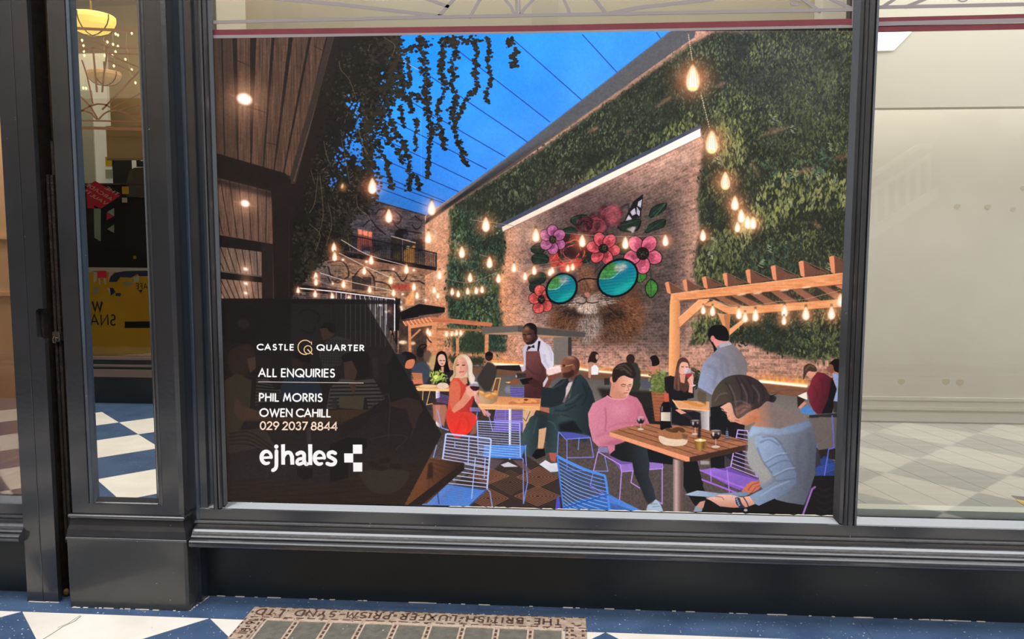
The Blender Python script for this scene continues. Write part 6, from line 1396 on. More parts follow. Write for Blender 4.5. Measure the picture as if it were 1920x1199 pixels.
def words(txt, p0, du, dv, cap, w, gap, name, m, parent, lift):
    """raised or applied lettering: stroke text from p0, running along du, cap height along dv"""
    p0, du, dv, lift = Vector(p0), Vector(du), Vector(dv), Vector(lift)
    x = 0
    for ch in txt:
        gw, st = GLY[ch]; mb = MB()
        for l in st:
            q = [(a+x, b) for i, (a, b) in enumerate(l) if i == 0 or (abs(a-l[i-1][0])+abs(b-l[i-1][1])) > 1e-4]
            if len(q) > 1:
                mb.strip(q, w/cap, lambda a, b, t: p0+du*(a*cap)+dv*(b*cap)+lift*t, 1.0)
        if mb.v:
            tag(mb.build(name, m, parent), kind='stuff' if len(st) > 1 else None)
        x += gw+gap


# ---------------------------------------------------------------- floor of the arcade
YB, YO = -.16, -4.16            # edge of the tiled field, face of the shops opposite
fl = struct(MB().box(-16, 7, -6.0, .3, -.12, -.004).build('floor', M['joint']), 'arcade floor of cream and navy lozenges inside a navy border')


def clip_poly(p, f):
    out = []
    for i, a in enumerate(p):
        b = p[(i+1) % len(p)]; fa, fb = f(a), f(b)
        if fa >= 0:
            out.append(a)
        if (fa >= 0) != (fb >= 0):
            t = fa/(fa-fb); out.append((a[0]+(b[0]-a[0])*t, a[1]+(b[1]-a[1])*t))
    return out


H = .4                          # half diagonal of a lozenge
YE = YB - 9*H
rngf = random.Random(5)
for r in range(-1, 10):
    for c in range(-18, 14):
        if (r+c) % 2:
            continue
        cx, cy = -1.43 + c*H, YB - H - r*H      # even rows navy, odd rows cream, corner to corner
        g = .0012
        p = [(cx, cy+H-g), (cx-H+g, cy), (cx, cy-H+g), (cx+H-g, cy)]
        p = clip_poly(clip_poly(p, lambda q: YB-g-q[1]), lambda q: q[1]-YE-g)
        if len(p) < 3:
            continue
        navy = r % 2 == 0
        if -6.2 < cx < 4.6:
            MB().prism(p, 'z', -.006, rngf.uniform(-.0004, .0004)).build('tile', M['navy_tile' if navy else 'white_tile'], fl)
xs = [-9, -6.6, -4.9, -3.4, -1.9, -.35, 1.2, 2.7, 4.4, 7]
for a, b in zip(xs[:-1], xs[1:]):
    MB().box(a+.0006, b-.0006, YB+.001, .28, -.006, .0).build('border_slab', M['navy_tile'], fl)
    MB().box(a+.0006, b-.0006, -5.6, YE-.001, -.006, .0).build('border_slab', M['navy_tile'], fl)
crk = [(152, 1156), (140, 1166), (118, 1176), (100, 1188), (82, 1199), (60, 1215)]
MB().strip([tuple(atz(*q))[:2] for q in crk], .0035, lambda a, b, t: (a, b, .0006+t), .0004).build('crack', M['joint'], fl)
MB().strip([tuple(atz(*q))[:2] for q in ((150, 1155), (128, 1170), (108, 1178))], .002, lambda a, b, t: (a, b, .0006+t), .0004).build('crack', M['joint'], fl)

rc = random.Random(9)
chips = MB()
def chip_line(x0, x1, y, n):
    for i in range(n):
        a = rc.uniform(x0, x1); l = rc.uniform(.008, .05)
        chips.box(a, min(a+l, x1), y-rc.uniform(.0015, .004), y+.001, -.001, rc.uniform(.0012, .003))
chip_line(-2.05, -1.55, -.1075, 14); chip_line(-2.27, -2.13, -.0705, 6); chip_line(-1.54, 3.6, .0395, 90)
for i in range(16):
    t = rc.random(); x = -1.545+t*.02; y = -.1+t*.13
    chips.box(x, x+.006, y-.005, y+.005, -.001, .002)
tag(chips.build('paint_chips', M['white_tile'], fl), kind='stuff')

# pavement light of bronze and glass let into the floor
pv = thing('pavement_light', (-.6, -.3, 0), 'bronze framed pavement light with raised lettering round its glass lenses, set into the navy border', 'pavement light')
gx0, gx1, gy1, gy0 = -1.285, .096, -.056, -.62
top = .006
bd = MB().box(gx0, gx1, gy1-.098, gy1, -.003, top).box(gx0, gx0+.085, gy0, gy1-.098, -.003, top).box(gx1-.085, gx1, gy0, gy1-.098, -.003, top).box(gx0, gx1, gy0-.09, gy0, -.003, top)
soften(bd.build('cast_border', M['bronze'], pv), .002, 1)
ix0, ix1 = gx0+.085, gx1-.085
nc = 9; cw = (ix1-ix0)/nc
for i in range(nc):
    a, b = ix0+i*cw, ix0+(i+1)*cw
    MB().box(a+.012, b-.012, gy0, gy1-.11, -.003, .0025).build('lens', M['lens'], pv)
    fr = MB().box(a+.006, a+.013, gy0, gy1-.1, -.003, top-.001).box(b-.013, b-.006, gy0, gy1-.1, -.003, top-.001).box(a+.013, b-.013, gy1-.112, gy1-.1, -.003, top-.001)
    fr.build('lens_rim', M['rim'], pv)
    if i:
        MB().box(a-.006, a+.006, gy0, gy1-.098, -.003, top-.003).build('glazing_bar', M['bronze'], pv)
st = MB()
for i in range(1, nc):
    a = ix0+i*cw
    for k in range(16):
        y = gy1-.13-k*.031
        st.box(a-.0045, a+.0045, y-.009, y+.009, top-.0035, top-.0015)
k = 0
x = gx0+.02
while x < gx1-.03:
    st.box(x, x+.026, gy1-.006, gy1+.0005, top-.001, top+.0012)
    st.box(x, x+.03, gy1-.092, gy1-.087, top-.001, top+.0012); x += .0475
for yy in range(12):
    st.box(gx1-.062, gx1-.05, gy1-.12-yy*.034, gy1-.105-yy*.034, top-.001, top+.001); st.box(gx1-.02, gx1-.009, gy1-.12-yy*.034, gy1-.105-yy*.034, top-.001, top+.001)
    st.box(gx1-.082, gx1-.072, gy1-.12-yy*.034, gy1-.105-yy*.034, top-.001, top+.001)
    st.box(gx0+.004, gx0+.01, gy1-.12-yy*.034, gy1-.1-yy*.034, top-.001, top+.001); st.box(gx0+.07, gx0+.078, gy1-.12-yy*.034, gy1-.1-yy*.034, top-.001, top+.001)
tag(st.build('slot_pattern', M['bronze_dark'], pv), kind='stuff')
# the text runs right to left as seen from here: it faces the shop
words('THE-BRITISH-LUXFER-PRISM-SYND. LTD', (gx1-.1, gy1-.022, top-.001), (-1, 0, 0), (0, -1, 0), .047, .0085, .36, 'letter', M['bronze_dark'], pv, (0, 0, .002))
words('16=HI', (gx0+.024, gy1-.112, top-.001), (0, -1, 0), (1, 0, 0), .036, .007, .36, 'letter', M['bronze_dark'], pv, (0, 0, .002))

# ---------------------------------------------------------------- this side: stall riser, sill, window frames
SILL = [(.02, .437), (0, .437), (-.026, .4145), (-.032, .4115), (-.032, .366), (-.042, .3655), (-.049, .363), (-.052, .358), (-.049, .3525), (-.044, .350), (-.044, .3415), (-.052, .3395), (-.062, .335), (-.070, .328), (-.075, .3205), (-.079, .314),
        (-.0835, .3095), (-.0835, .3062), (-.080, .3055), (-.080, .3035), (-.092, .3025), (-.099, .2995), (-.104, .2945), (-.106, .288), (-.105, .2805), (-.101, .2735), (-.094, .268), (-.084, .2655), (.02, .2655)]
ZT = 3.15                        # head of the windows, above the picture
XL, XR, XM0, XM1, XE = -1.452, 3.7, 1.075, 1.166, 3.6


def sill(x0, x1, nm):
    # separate boards: glazing bevel, apron and bead, ogee, nosing
    root = struct(thing(nm, (x0, 0, 0)))
    for a, b, pn in ((0, 5, 'glazing_bevel'), (4, 11, 'apron_bead'), (10, 20, 'ogee_moulding'), (19, 29, 'nosing')):
        seg = SILL[a:b]
        poly = [(.02, seg[0][1])] + [q for q in seg if q[0] < .019] + [(.02, seg[-1][1])]
        MB().prism(poly, 'x', x0, x1).build(pn, M['paint'], root)
    return root


sill(-1.535, XR, 'trim_1')['label'] = 'moulded dark sill under the poster window'
sill(-6.0, -2.269, 'trim_2')['label'] = 'moulded dark sill of the window at far left'
struct(MB().box(-1.575, XR, .04, .1, 0, .2655).build('wall_riser', M['riser']), 'black stall riser under the poster window')
struct(MB().box(-6.0, -2.2, .02, .1, 0, .2655).build('wall_riser', M['riser']), 'black stall riser at far left')
# jambs and mullion, each a run of small mouldings
w1 = struct(thing('window_1', (-.2, 0, .44)), 'wide shop window carrying the poster')
ZB = .4135
jm = lambda pts, nm, m, par, z0=ZB: MB().prism(pts, 'z', z0, ZT).build(nm, m, par)
jm([(XL-.005, .03), (XL-.005, -.036), (XL+.002, -.04), (XL+.008, -.04), (XL+.012, -.034), (XL+.012, .03)], 'jamb_bead', M['paint'], w1, .4135)
jm([(XL+.012, .03), (XL+.012, -.03), (XL+.018, -.036), (XL+.024, -.034), (XL+.028, -.026), (XL+.028, .03)], 'jamb_bead', M['paint'], w1, .417)
jm([(XL+.028, .03), (XL+.028, -.022), (XL+.034, -.024), (XL+.044, -.01), (XL+.044, .03)], 'jamb_bead', M['paint'], w1, .424)
ml = struct(thing('trim_3', (1.12, 0, .41)), 'dark moulded mullion right of the poster')
for pts, z0 in (([(XM0, .03), (XM0, -.004), (XM0+.018, -.026), (XM0+.03, -.03), (XM0+.03, .03)], .418), ([(XM0+.03, .03), (XM0+.03, -.024), (XM0+.036, -.036), (XM0+.044, -.038), (XM0+.046, -.03), (XM0+.046, .03)], .4135),
                ([(XM0+.046, .03), (XM0+.046, -.036), (XM0+.05, -.042), (XM0+.064, -.042), (XM0+.068, -.036), (XM0+.068, .03)], .4135), ([(XM0+.068, .03), (XM0+.068, -.026), (XM0+.074, -.036), (XM0+.084, -.03), (XM1, -.006), (XM1, .03)], .4135)):
    MB().prism(pts, 'z', z0, ZT).build('mullion_bead', M['paint'], ml)
MB().box(XL+.03, XM0+.01, .004, .009, .43, ZT).build('pane', M['glass'], w1)
w2 = struct(thing('window_2', (2.3, 0, .44)), 'shop window with the empty cream room behind')
MB().box(XM1-.01, XE, .004, .009, .43, ZT).build('pane', M['glass'], w2)
MB().box(XE-.02, XR, -.05, .05, .40, ZT).build('jamb', M['paint'], w2)
MB().box(XM1, XE-.02, .012, .075, .425, .467).build('inner_ledge', M['ledge'], w2)
# jamb boards between pilaster and window
jb = struct(thing('trim_4', (-1.5, 0, .3)), 'stepped dark jamb between pilaster and poster window')
jm([(-1.534, .06), (-1.534, -.03), (-1.530, -.036), (-1.522, -.036), (-1.518, -.03), (-1.518, .06)], 'jamb_fillet', M['paint_blue'], jb, .29)
jm([(-1.518, .06), (-1.518, -.026), (-1.487, -.026), (-1.484, -.022), (-1.484, .06)], 'jamb_board', M['paint'], jb, .29)
jm([(-1.484, .06), (-1.484, -.012), (-1.458, -.012), (-1.457, .06)], 'jamb_board', M['paint_blue'], jb, .40)

# ---------------------------------------------------------------- pilaster with its mirror
PY = -.078
pl = thing('pilaster', (-1.8, -.09, 0), 'dark painted pilaster with a tall mirror panel, left of the poster', 'pilaster')
zc0, zc1 = at(240, 1015, -.106).z, at(240, 968, -.09).z
px = lambda x, y, d=PY: at(x, y, d).x
xa, xb, xc, xd = -2.045, -1.972, -1.652, -1.583
MB().box(xa, xb, PY, .02, zc1-.02, ZT).build('stile', M['paint'], pl)
MB().prism([(xc, .02), (xc, PY), (xd, PY), (xd+.014, PY+.012), (xd+.014, .02)], 'z', zc1-.02, ZT).build('stile', M['paint'], pl)
zr = at(240, 946, PY).z
MB().box(xb, xc, PY, .02, zc1-.02, zr).build('bottom_rail', M['paint'], pl)
MB().box(-1.572, -1.534, -.012, .06, .2, ZT).build('return_board', M['paint_blue'], pl)
mx0, mx1, mz0 = -1.932, -1.684, at(240, 934, -.07).z
for a, b, s_ in ((xb, mx0, 1), (xc, mx1, -1)):
    q = lambda t: a+(b-a)*t
    MB().prism([(q(0), .0), (q(0), PY+.003), (q(.25), PY-.004), (q(.4), PY+.003), (q(.6), PY+.002), (q(.8), PY+.008), (q(1), PY+.012), (q(1), 0)], 'z', zr, ZT).build('mirror_bead', M['paint_blue'] if s_ > 0 else M['paint'], pl)
MB().prism([(0, zr), (PY+.003, zr), (PY-.004, zr+.003), (PY+.003, zr+.006), (PY+.01, mz0), (0, mz0)], 'x', mx0-.01, mx1+.01).build('mirror_bead', M['paint'], pl)
m_mir = mat('silvered mirror', (236, 234, 226), .0, metal=1.0)
MB().box(mx0-.004, mx1+.004, -.066, -.06, mz0-.004, ZT-.02).build('mirror', m_mir, pl)
# plinth cap with mitred return, and block
rings = []
for off, z in ((.006, zc1-.004), (.010, zc1), (.014, zc1-.004), (.014, zc1-.011), (.006, zc1-.014), (.004, zc1-.018), (.006, zc1-.03), (.010, zc1-.045), (.018, zc1-.062), (.022, zc0+.014), (.024, zc0+.008), (.027, zc0+.006), (.027, zc0-.002)):
    x0, x1, y0 = xa-.005-off*.5, xd+.012+off, PY-off
    rings.append([(x0, y0, z), (x1, y0, z), (x1, .03, z), (x0, .03, z)])
MB().loft(rings).build('plinth_cap', M['paint'], pl)
soften(MB().prism([(-2.056, .03), (-2.056, -.107), (-1.556, -.107), (-1.545, -.098), (-1.545, .03)], 'z', 0, zc0+.002).build('plinth_block', M['plinth'], pl), .003)
MB().box(-1.548, -1.53, -.02, .05, 0, .40).build('plinth_return', M['paint_blue'], pl)

# post of the next front, the gap with the folded gate
ps = thing('shopfront_post', (-2.2, -.05, 0), 'dark boarded door post with a cut latch hole, at the left edge', 'post')
yP = -.07
g0, g1, g2 = -2.272, -2.199, -2.133
soften(MB().box(g0, g1-.0015, yP, .08, 0, ZT).build('board', M['paint'], ps), .002, 1)
z0n, z1n = at(70, 636, yP).z, at(70, 579, yP).z
xn = at(68, 610, yP).x
arc_n = [(g2, z0n), (xn+.018, z0n)] + [(xn+.018-.018*math.sin(t), z0n+.018-.018*math.cos(t)) for t in (.4, .8, 1.2, 1.57)] + [(xn+.018-.018*math.cos(t), z1n-.018+.018*math.sin(t)) for t in (0, .4, .8, 1.2, 1.57)] + [(g2, z1n)]
MB().prism([(g1+.0015, 0), (g2, 0)] + arc_n + [(g2, ZT), (g1+.0015, ZT)], 'y', yP, -.045).build('board', M['paint'], ps)
MB().box(g1+.0015, g2-.028, -.035, .08, 0, ZT).build('back_board', M['iron'], ps)
MB().box(g1-.0015, g1+.0015, yP+.004, .05, 0, ZT).build('groove', M['black'], ps)
struct(MB().box(-2.2, -2.0, .25, .3, 0, ZT).box(-2.14, -2.134, .08, .25, 0, ZT).box(-2.05, -2.045, .02, .25, 0, ZT).build('wall_recess', M['black']), 'black gate recess')
gt = thing('folding_gate', (-2.09, -.02, .1), 'folded dark iron gate bars standing in the gap left of the mirror pilaster', 'gate')
for (x_, y_), zt, yy, w_ in (((84, 328), None, -.005, .026), ((91, 265), None, .012, .03)):
    p = at(x_, y_, yy)
    xx = at(104 if yy < 0 else 121, 645, yy).x + (.016 if yy < 0 else .004)
    MB().box(xx-w_*.5, xx-w_*.1, yy-.008, yy+.01, .24, p.z).box(xx-w_*.1, xx+w_*.1, yy+.002, yy+.012, .24, p.z-.01).box(xx+w_*.1, xx+w_*.5, yy-.004, yy+.01, .24, p.z).build('gate_bar', M['iron'], gt)
p = at(109, 636, -.02)
lt = MB().box(p.x-.02, p.x+.012, -.026, -.01, p.z-.012, p.z+.03).build('latch_plate', M['iron'], gt)
MB().tube([(p.x-.008, -.03, p.z+.012), (p.x-.014, -.034, p.z), (p.x-.01, -.036, p.z-.014), (p.x-.002, -.036, p.z-.014), (p.x+.001, -.034, p.z-.004), (p.x-.004, -.032, p.z+.008), (p.x+.008, -.03, p.z+.004)], .0022).build('hook', M['latch'], lt)
MB().box(p.x+.012, p.x+.0165, -.034, -.01, p.z-.006, p.z+.026).build('tongue', M['latch'], lt)
pb = at(124, 1108, -.01)
tag(MB().lathe([(.001, -.016), (.008, -.013), (.0125, -.004), (.012, .006), (.008, .013), (.001, .016)], (pb.x, -.01, .018), 12).build('pebble', M['stone'], smooth=True), 'small brown pebble lodged at the foot of the gate gap', 'pebble')

# left neighbour's window
w3 = struct(thing('window_3', (-3.2, 0, .44)), 'corner of the neighbouring shop window at the left edge')
MB().box(-6, g0, .004, .009, .43, ZT).build('pane', M['glass'], w3)
MB().box(g0-.012, g0, -.02, .03, .41, ZT).build('jamb_bead', M['paint'], w3)
wl = struct(MB().box(-6, -2.2, .80, .86, .42, ZT).build('wall_left', M['beige']), 'warm beige panelled back of the neighbouring window')
for z_ in (at(10, 552, .79).z, at(8, 446, .79).z):
    MB().box(-6, -2.2, .784, .8, z_-.008, z_+.012).build('rail_moulding', M['beige'], wl)
struct(MB().box(-6, -2.2, .02, .86, .40, .42).build('floor_left', M['beige_wood']), 'pale wood display floor of the neighbouring window')
struct(MB().box(-2.21, -2.2, .02, .86, .40, ZT).build('wall_left_end', M['beige']))

# ---------------------------------------------------------------- inside of the empty shop
struct(MB().box(-1.5, 1.11, .42, .46, .40, ZT).build('wall_display', M['board']), 'beige display board behind the poster window')
struct(MB().box(XL-.03, XL+.004, .03, .46, .40, ZT).build('wall_reveal', M['whiteboard']), 'white reveal behind the left top corner of the poster window')
wr = struct(MB().box(1.02, 4.4, 1.835, 1.9, .3, ZT+.1).build('wall_back', M['cream']), 'cream back wall of the empty shop')
zk = [at(1750, v, 1.82).z for v in (792, 770, 764, 752, 746)]
for a, b, d in ((zk[0], zk[1], .006), (zk[1], zk[2], .014), (zk[2], zk[3], .009), (zk[3], zk[4], .014)):
    MB().box(1.1, 4.4, 1.835-d, 1.84, a, b).build('skirting', M['cream'], wr)
for x_, y_, r_ in ((1690, 716, .018), (1774, 716, .02), (1800, 717, .02), (1795, 387, .016), (1852, 388, .016), (1900, 392, .014), (1918, 353, .014)):
    p = at(x_, y_, 1.834)
    MB().prism([(p.x+r_*1.2*math.cos(t), p.z+r_*math.sin(t*1.0)*(1+.15*math.sin(3*t))) for t in [k*.524 for k in range(12)]], 'y', 1.8335, 1.836).build('filler_patch', M['patch'], wr)
zb = at(1780, 201, 1.2).z
struct(MB().box(1.1, 4.4, 1.2, 1.27, zb, ZT+.1).build('ceiling_bulkhead', M['cream2']), 'dropped bulkhead at the top of the empty shop')
struct(MB().box(1.06, 1.11, .03, 1.9, .3, ZT).build('wall_partition', M['cream']))
struct(MB().box(4.35, 4.4, .03, 1.9, .3, ZT).build('wall_right', M['cream']))
fb = struct(MB().box(1.0, 4.5, .02, 1.9, .36, .414).build('floor_shop', M['joint']), 'pale boarded floor of the empty shop')
a0 = math.radians(14); wv = .17
for k in range(-4, 24):
    x0 = 1.0+k*wv
    q = [(x0+.0015, .02), (x0+wv-.0015, .02), (x0+wv-.0015-math.tan(a0)*1.82, 1.84), (x0+.0015-math.tan(a0)*1.82, 1.84)]
    q = clip_poly(clip_poly(q, lambda t: t[0]-1.11), lambda t: 4.35-t[0])
    if len(q) > 2:
        MB().prism(q, 'z', .41, .42).build('floorboard', M['boards'], fb)
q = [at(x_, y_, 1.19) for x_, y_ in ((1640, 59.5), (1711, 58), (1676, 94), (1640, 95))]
tag(MB().prism([(v.x, v.z) for v in q], 'y', 1.185, 1.1995).build('glow_panel', M['panel_glow']), 'added glowing white panel for the bright patch in the top left corner of the empty room', 'glowing panel')  # no lamp of the room: glowing panel added for a bright white patch
struct(MB().box(1.0, 4.5, .0, 1.9, ZT, ZT+.06).box(-2.2, 1.2, .0, .5, ZT, ZT+.06).box(-6, -2.0, 0, .9, ZT, ZT+.06).build('ceiling', M['cream']), 'ceiling above the shop windows')

tp = [atz(x_, y_, .4215) for x_, y_ in ((1898, 931), (1935, 938), (1935, 956), (1912, 944))]
hz = thing('hazard_tape', tuple(tp[0]), 'scrap of black and yellow tape on the empty shop floor, at the right edge', 'tape')
MB().prism([tuple(v)[:2] for v in tp], 'z', .4205, .4225).build('yellow_band', M['yellowtag'], hz)
tq = [atz(x_, y_, .423) for x_, y_ in ((1896, 930), (1935, 934), (1935, 942), (1906, 936))]
MB().prism([tuple(v)[:2] for v in tq], 'z', .4226, .4245).build('black_band', M['ink'], hz)

# ---------------------------------------------------------------- strips of the window's lead-work above the poster
YS = .002
ld = thing('lead_tracery', (-.2, YS, 2.35), 'grey lead and red enamel strips forming a fan pattern on the glass above the poster', 'window decoration')


def gstrip(pts, w, name, m, par, lift=.0018):
    P = [at(a, b, YS) for a, b in pts]
    return MB().strip([(v.x, v.z) for v in P], w, lambda a, b, t: (a, YS-t, b), lift).build(name, m, par)


px_m = 2.4977/1203.5
gstrip([(388, 69.6), (1000, 62.6), (1604, 50.6)], 6*px_m, 'grey_band', M['strip_grey'], ld, .004)
gstrip([(395, 61.4), (1000, 53.2), (1600, 40.8)], 10.6*px_m, 'red_band', M['strip_red'], ld, .0012)
gstrip([(388, 42.3), (820, 32), (1604, 18)], 6*px_m, 'grey_band', M['strip_grey'], ld, .003)
gstrip([(391, -60), (393.5, 68)], 4.5*px_m, 'grey_band', M['strip_grey'], ld, .0025)
gstrip([(1601.5, -60), (1600, 54)], 6*px_m, 'grey_band', M['strip_grey'], ld, .0025)
for pts, w in (([(820, 33), (848, 2), (890, -50), (968, -80), (1060, -52), (1110, -8), (1137, 26)], 6), ([(880, 34), (898, 2), (930, -30), (969, -40), (1020, -30), (1057, -2), (1070, 29)], 5.4), ([(967, 32), (958, 12), (944, -4), (925, -16)], 5), ([(969, 32), (968, -40)], 5), ([(974.5, 32), (974, -40)], 3), ([(973, 31), (985, 14), (1006, -6), (1030, -18)], 5),
                ([(500, -4), (640, 8.5), (832, 31)], 6), ([(790, -6), (842, 13)], 6), ([(1132, 27), (1200, 14), (1340, -2)], 6), ([(1492, -12), (1539, 23)], 6), ([(1545, -8), (1600, 18)], 6)):
    gstrip(pts, w*px_m, 'lead_strip', M['strip_grey'], ld)
gstrip([(1491+9*math.cos(t), 5+5*math.sin(t)) for t in np.linspace(0, 6.28, 14)], 2.4*px_m, 'lead_ring', M['strip_grey'], ld)
lr = thing('lead_tracery', (2.3, YS, 2.4), 'grey lead and red enamel strips across the top of the right hand window', 'window decoration')
gstrip([(1640, 14), (1960, 7.5)], 6*px_m, 'grey_band', M['strip_grey'], lr, .003); gstrip([(1640, 37.4), (1960, 29.6)], 8*px_m, 'red_band', M['strip_red'], lr, .001)
gstrip([(1640, 45.4), (1960, 37.4)], 7.4*px_m, 'grey_band', M['strip_grey'], lr, .004); gstrip([(1640, 55), (1960, 48.5)], 11*px_m, 'red_band', M['strip_red'], lr, .001)
gstrip([(1655, 13), (1690, -10)], 6*px_m, 'lead_strip', M['strip_grey'], lr); gstrip([(1696, 14), (1750, -8)], 6*px_m, 'lead_strip', M['strip_grey'], lr); gstrip([(1805+9*math.cos(t), -2+5*math.sin(t)) for t in np.linspace(0, 6.28, 14)], 2.4*px_m, 'lead_ring', M['strip_grey'], lr)

# ---------------------------------------------------------------- the poster
X0, X1, Z0, Z1 = -1.4187, 1.0813, .4400, 2.3335
CW = 1800; CH = int(round(CW*(Z1-Z0)/(X1-X0)))


def homography(src, dst):
    A, b = [], []
    for (x, y), (u, v) in zip(src, dst):
        A += [[x, y, 1, 0, 0, 0, -u*x, -u*y], [0, 0, 0, x, y, 1, -v*x, -v*y]]; b += [u, v]
    h = np.linalg.solve(np.array(A, float), np.array(b, float))
    return np.append(h, 1).reshape(3, 3)


cor = [(X0, Z1), (X1, Z1), (X1, Z0), (X0, Z0)]
hm = homography([project((x, -.004, z)) for x, z in cor], [(0, 0), (CW, 0), (CW, CH), (0, CH)])
PR = Print(CW, CH, hm)
paint_poster(PR)
pic = np.clip(PR.im, 0, 255)/255.0
rg = np.random.default_rng(1)
pic = pic**1.05
gr = soft(rg.normal(size=(CH, CW)).astype(np.float32), .7)
pic = np.clip(pic + gr[..., None]*.035*(.35+pic), 0, 1)
img = bpy.data.images.new('poster print', CW, CH, alpha=False)
buf = np.ones((CH, CW, 4), np.float32); buf[..., :3] = pic[::-1]
img.pixels.foreach_set(buf.ravel()); img.update(); img.pack()
m_po = bpy.data.materials.new('poster print'); m_po.use_nodes = True
nt = m_po.node_tree; b = nt.nodes['Principled BSDF']; b.inputs['Roughness'].default_value = .42; b.inputs['Specular IOR Level'].default_value = .15
tx = nt.nodes.new('ShaderNodeTexImage'); tx.image = img; tx.interpolation = 'Cubic'
uvn = nt.nodes.new('ShaderNodeUVMap'); uvn.uv_map = 'print'
nt.links.new(uvn.outputs[0], tx.inputs[0]); nt.links.new(tx.outputs[0], b.inputs['Base Color'])


def sheet(name, outline, y0, y1, parent, hole=None):
    o = MB().prism(outline, 'y', y0, y1).build(name, m_po, parent)
    uv = o.data.uv_layers.new(name='print')
    for lp in o.data.loops:
        v = o.data.vertices[lp.vertex_index].co
        uv.data[lp.index].uv = ((v.x-X0)/(X1-X0), (v.z-Z0)/(Z1-Z0))
    return o


po = thing('poster', (-.17, 0, Z0), 'large printed window poster of a lantern-lit courtyard bar with guests, greenery and a mural', 'poster')
cp = [at(x_, y_, -.004) for x_, y_ in ((683, 562), (828.5, 815), (757, 950))]
ctop = at(410, 560, -.004).z
s0 = sheet('contact_panel', [(X0, ctop), (cp[0].x, ctop), (cp[1].x, cp[1].z), (cp[2].x, Z0), (X0, Z0)], -.004, .0035, po)
s0['label'] = 'dark hexagonal contact panel with white lettering'
for nm_, sk_, ps_, col_ in PR.marks:      # cut vinyl lettering on the panel
    lm = MB(); yy = -.0042
    w3 = lambda u: tuple(at(u[0], u[1], yy))
    for p, w in sk_:
        p = np.asarray(p, float); keep = np.r_[True, np.hypot(*np.diff(p, axis=0).T) > .05]; p = p[keep]
        ww = (np.broadcast_to(np.asarray(w, float), (len(keep),))[keep])/2
        d = np.diff(p, axis=0); d /= np.hypot(*d.T)[:, None]
        d0 = np.vstack([d[:1], d]); d1 = np.vstack([d, d[-1:]]); m_ = d0+d1; m_ /= np.maximum(np.hypot(*m_.T), .3)[:, None]
        k_ = 1/np.maximum(.45, (m_*d1).sum(1))
        nrm = np.stack([-m_[:, 1], m_[:, 0]], 1)*(ww*k_)[:, None]
        n_ = len(p)
        lm.add([w3(q) for q in p+nrm] + [w3(q) for q in p-nrm], [(q, n_+q, n_+q+1, q+1) for q in range(n_-1)])
        yy -= .00002
    for q in ps_:
        lm.add([w3(u) for u in q], [tuple(range(len(q)))]); yy -= .00002
    key = 'vinyl %d %d %d' % tuple(col_)
    if key not in M:
        M[key] = mat(key, col_, .45, spec=.2)
    o = lm.build(nm_, M[key], s0, fix=False)
    if len(sk_)+len(ps_) > 1:
        tag(o, kind='stuff')
te = MB(); rt = random.Random(3); x = at(1000, 955, -.004).x-.35
while x < X1-.02:
    l = rt.uniform(.03, .16); hgt = rt.uniform(.0005, .003)
    te.prism([(x, Z0-.002), (x+l, Z0-.002), (x+l*.8, Z0+hgt), (x+l*.4, Z0+hgt*.6), (x+l*.15, Z0+hgt)], 'y', -.0046, -.0038); x += l+rt.uniform(-.01, .008)
tag(te.build('torn_paper_edge', M['whitevinyl'], po), kind='stuff')
s1 = sheet('courtyard_picture', [(X0, Z1), (X1, Z1), (X1, Z0), (cp[2].x, Z0), (cp[1].x, cp[1].z), (cp[0].x, ctop), (X0, ctop)], -.004, .0035, po)

# ---------------------------------------------------------------- the shops opposite (seen in the mirror)
YM = -.066


def opp(px_, py_, y=YO):
    """point of the plane y (behind the camera) that the mirror shows at a pixel"""
    v = at(px_, py_, 2*YM-y)
    return Vector((v.x, y, v.z))


oz = lambda py_: opp(240, py_).z
OX0, OX1 = -16, 6
struct(MB().box(OX0, OX1, YO-.12, YO, 0, oz(706)).build('wall_riser_opposite', M['riser']), 'black stall riser of the shop opposite')
t5 = struct(thing('trim_5', (0, YO, .3)), 'brown moulded sill of the shop opposite')
for a, b, d, mm in ((706, 692, .06, 'brownpaint'), (692, 687, .04, 'riser'), (687, 683, .05, 'brownpaint'), (683, 674, .03, 'riser'), (674, 669, .045, 'brownpaint')):
    MB().box(OX0, OX1, YO-.06, YO+d, oz(a), oz(b)).build('sill_moulding', M[mm], t5)
cf = struct(thing('window_4', (-4.2, YO, .5)), 'cafe window of the shop opposite')
MB().box(-6.2, -2.6, YO-.009, YO-.004, oz(669), 4.28).build('pane', M['opp_glass'], cf)
for xx in (-6.3, -2.6, -.2, 2.4):
    struct(soften(MB().box(xx-.12, xx+.12, YO-.06, YO+.05, 0, 4.3).build('trim_6', M['paint']), .01), 'dark pilaster of the shops opposite')
YF = YO-.012
fm = thing('window_film', (-4.2, YF, .5), 'mustard window film with cafe lettering and torn stickers, seen in the mirror', 'window film')


def decal(pts, name, m, par, k=0, sm=False):
    P = [opp(*q, YF) for q in pts]
    return MB().prism([(v.x, v.z) for v in P], 'y', YF-.001-.0012*k, YF-.0005-.0012*k+.0012*0).build(name, m, par) if False else MB().prism([(v.x, v.z) for v in P], 'y', YF+.0012*k, YF+.0012*k+.0009).build(name, m, par)


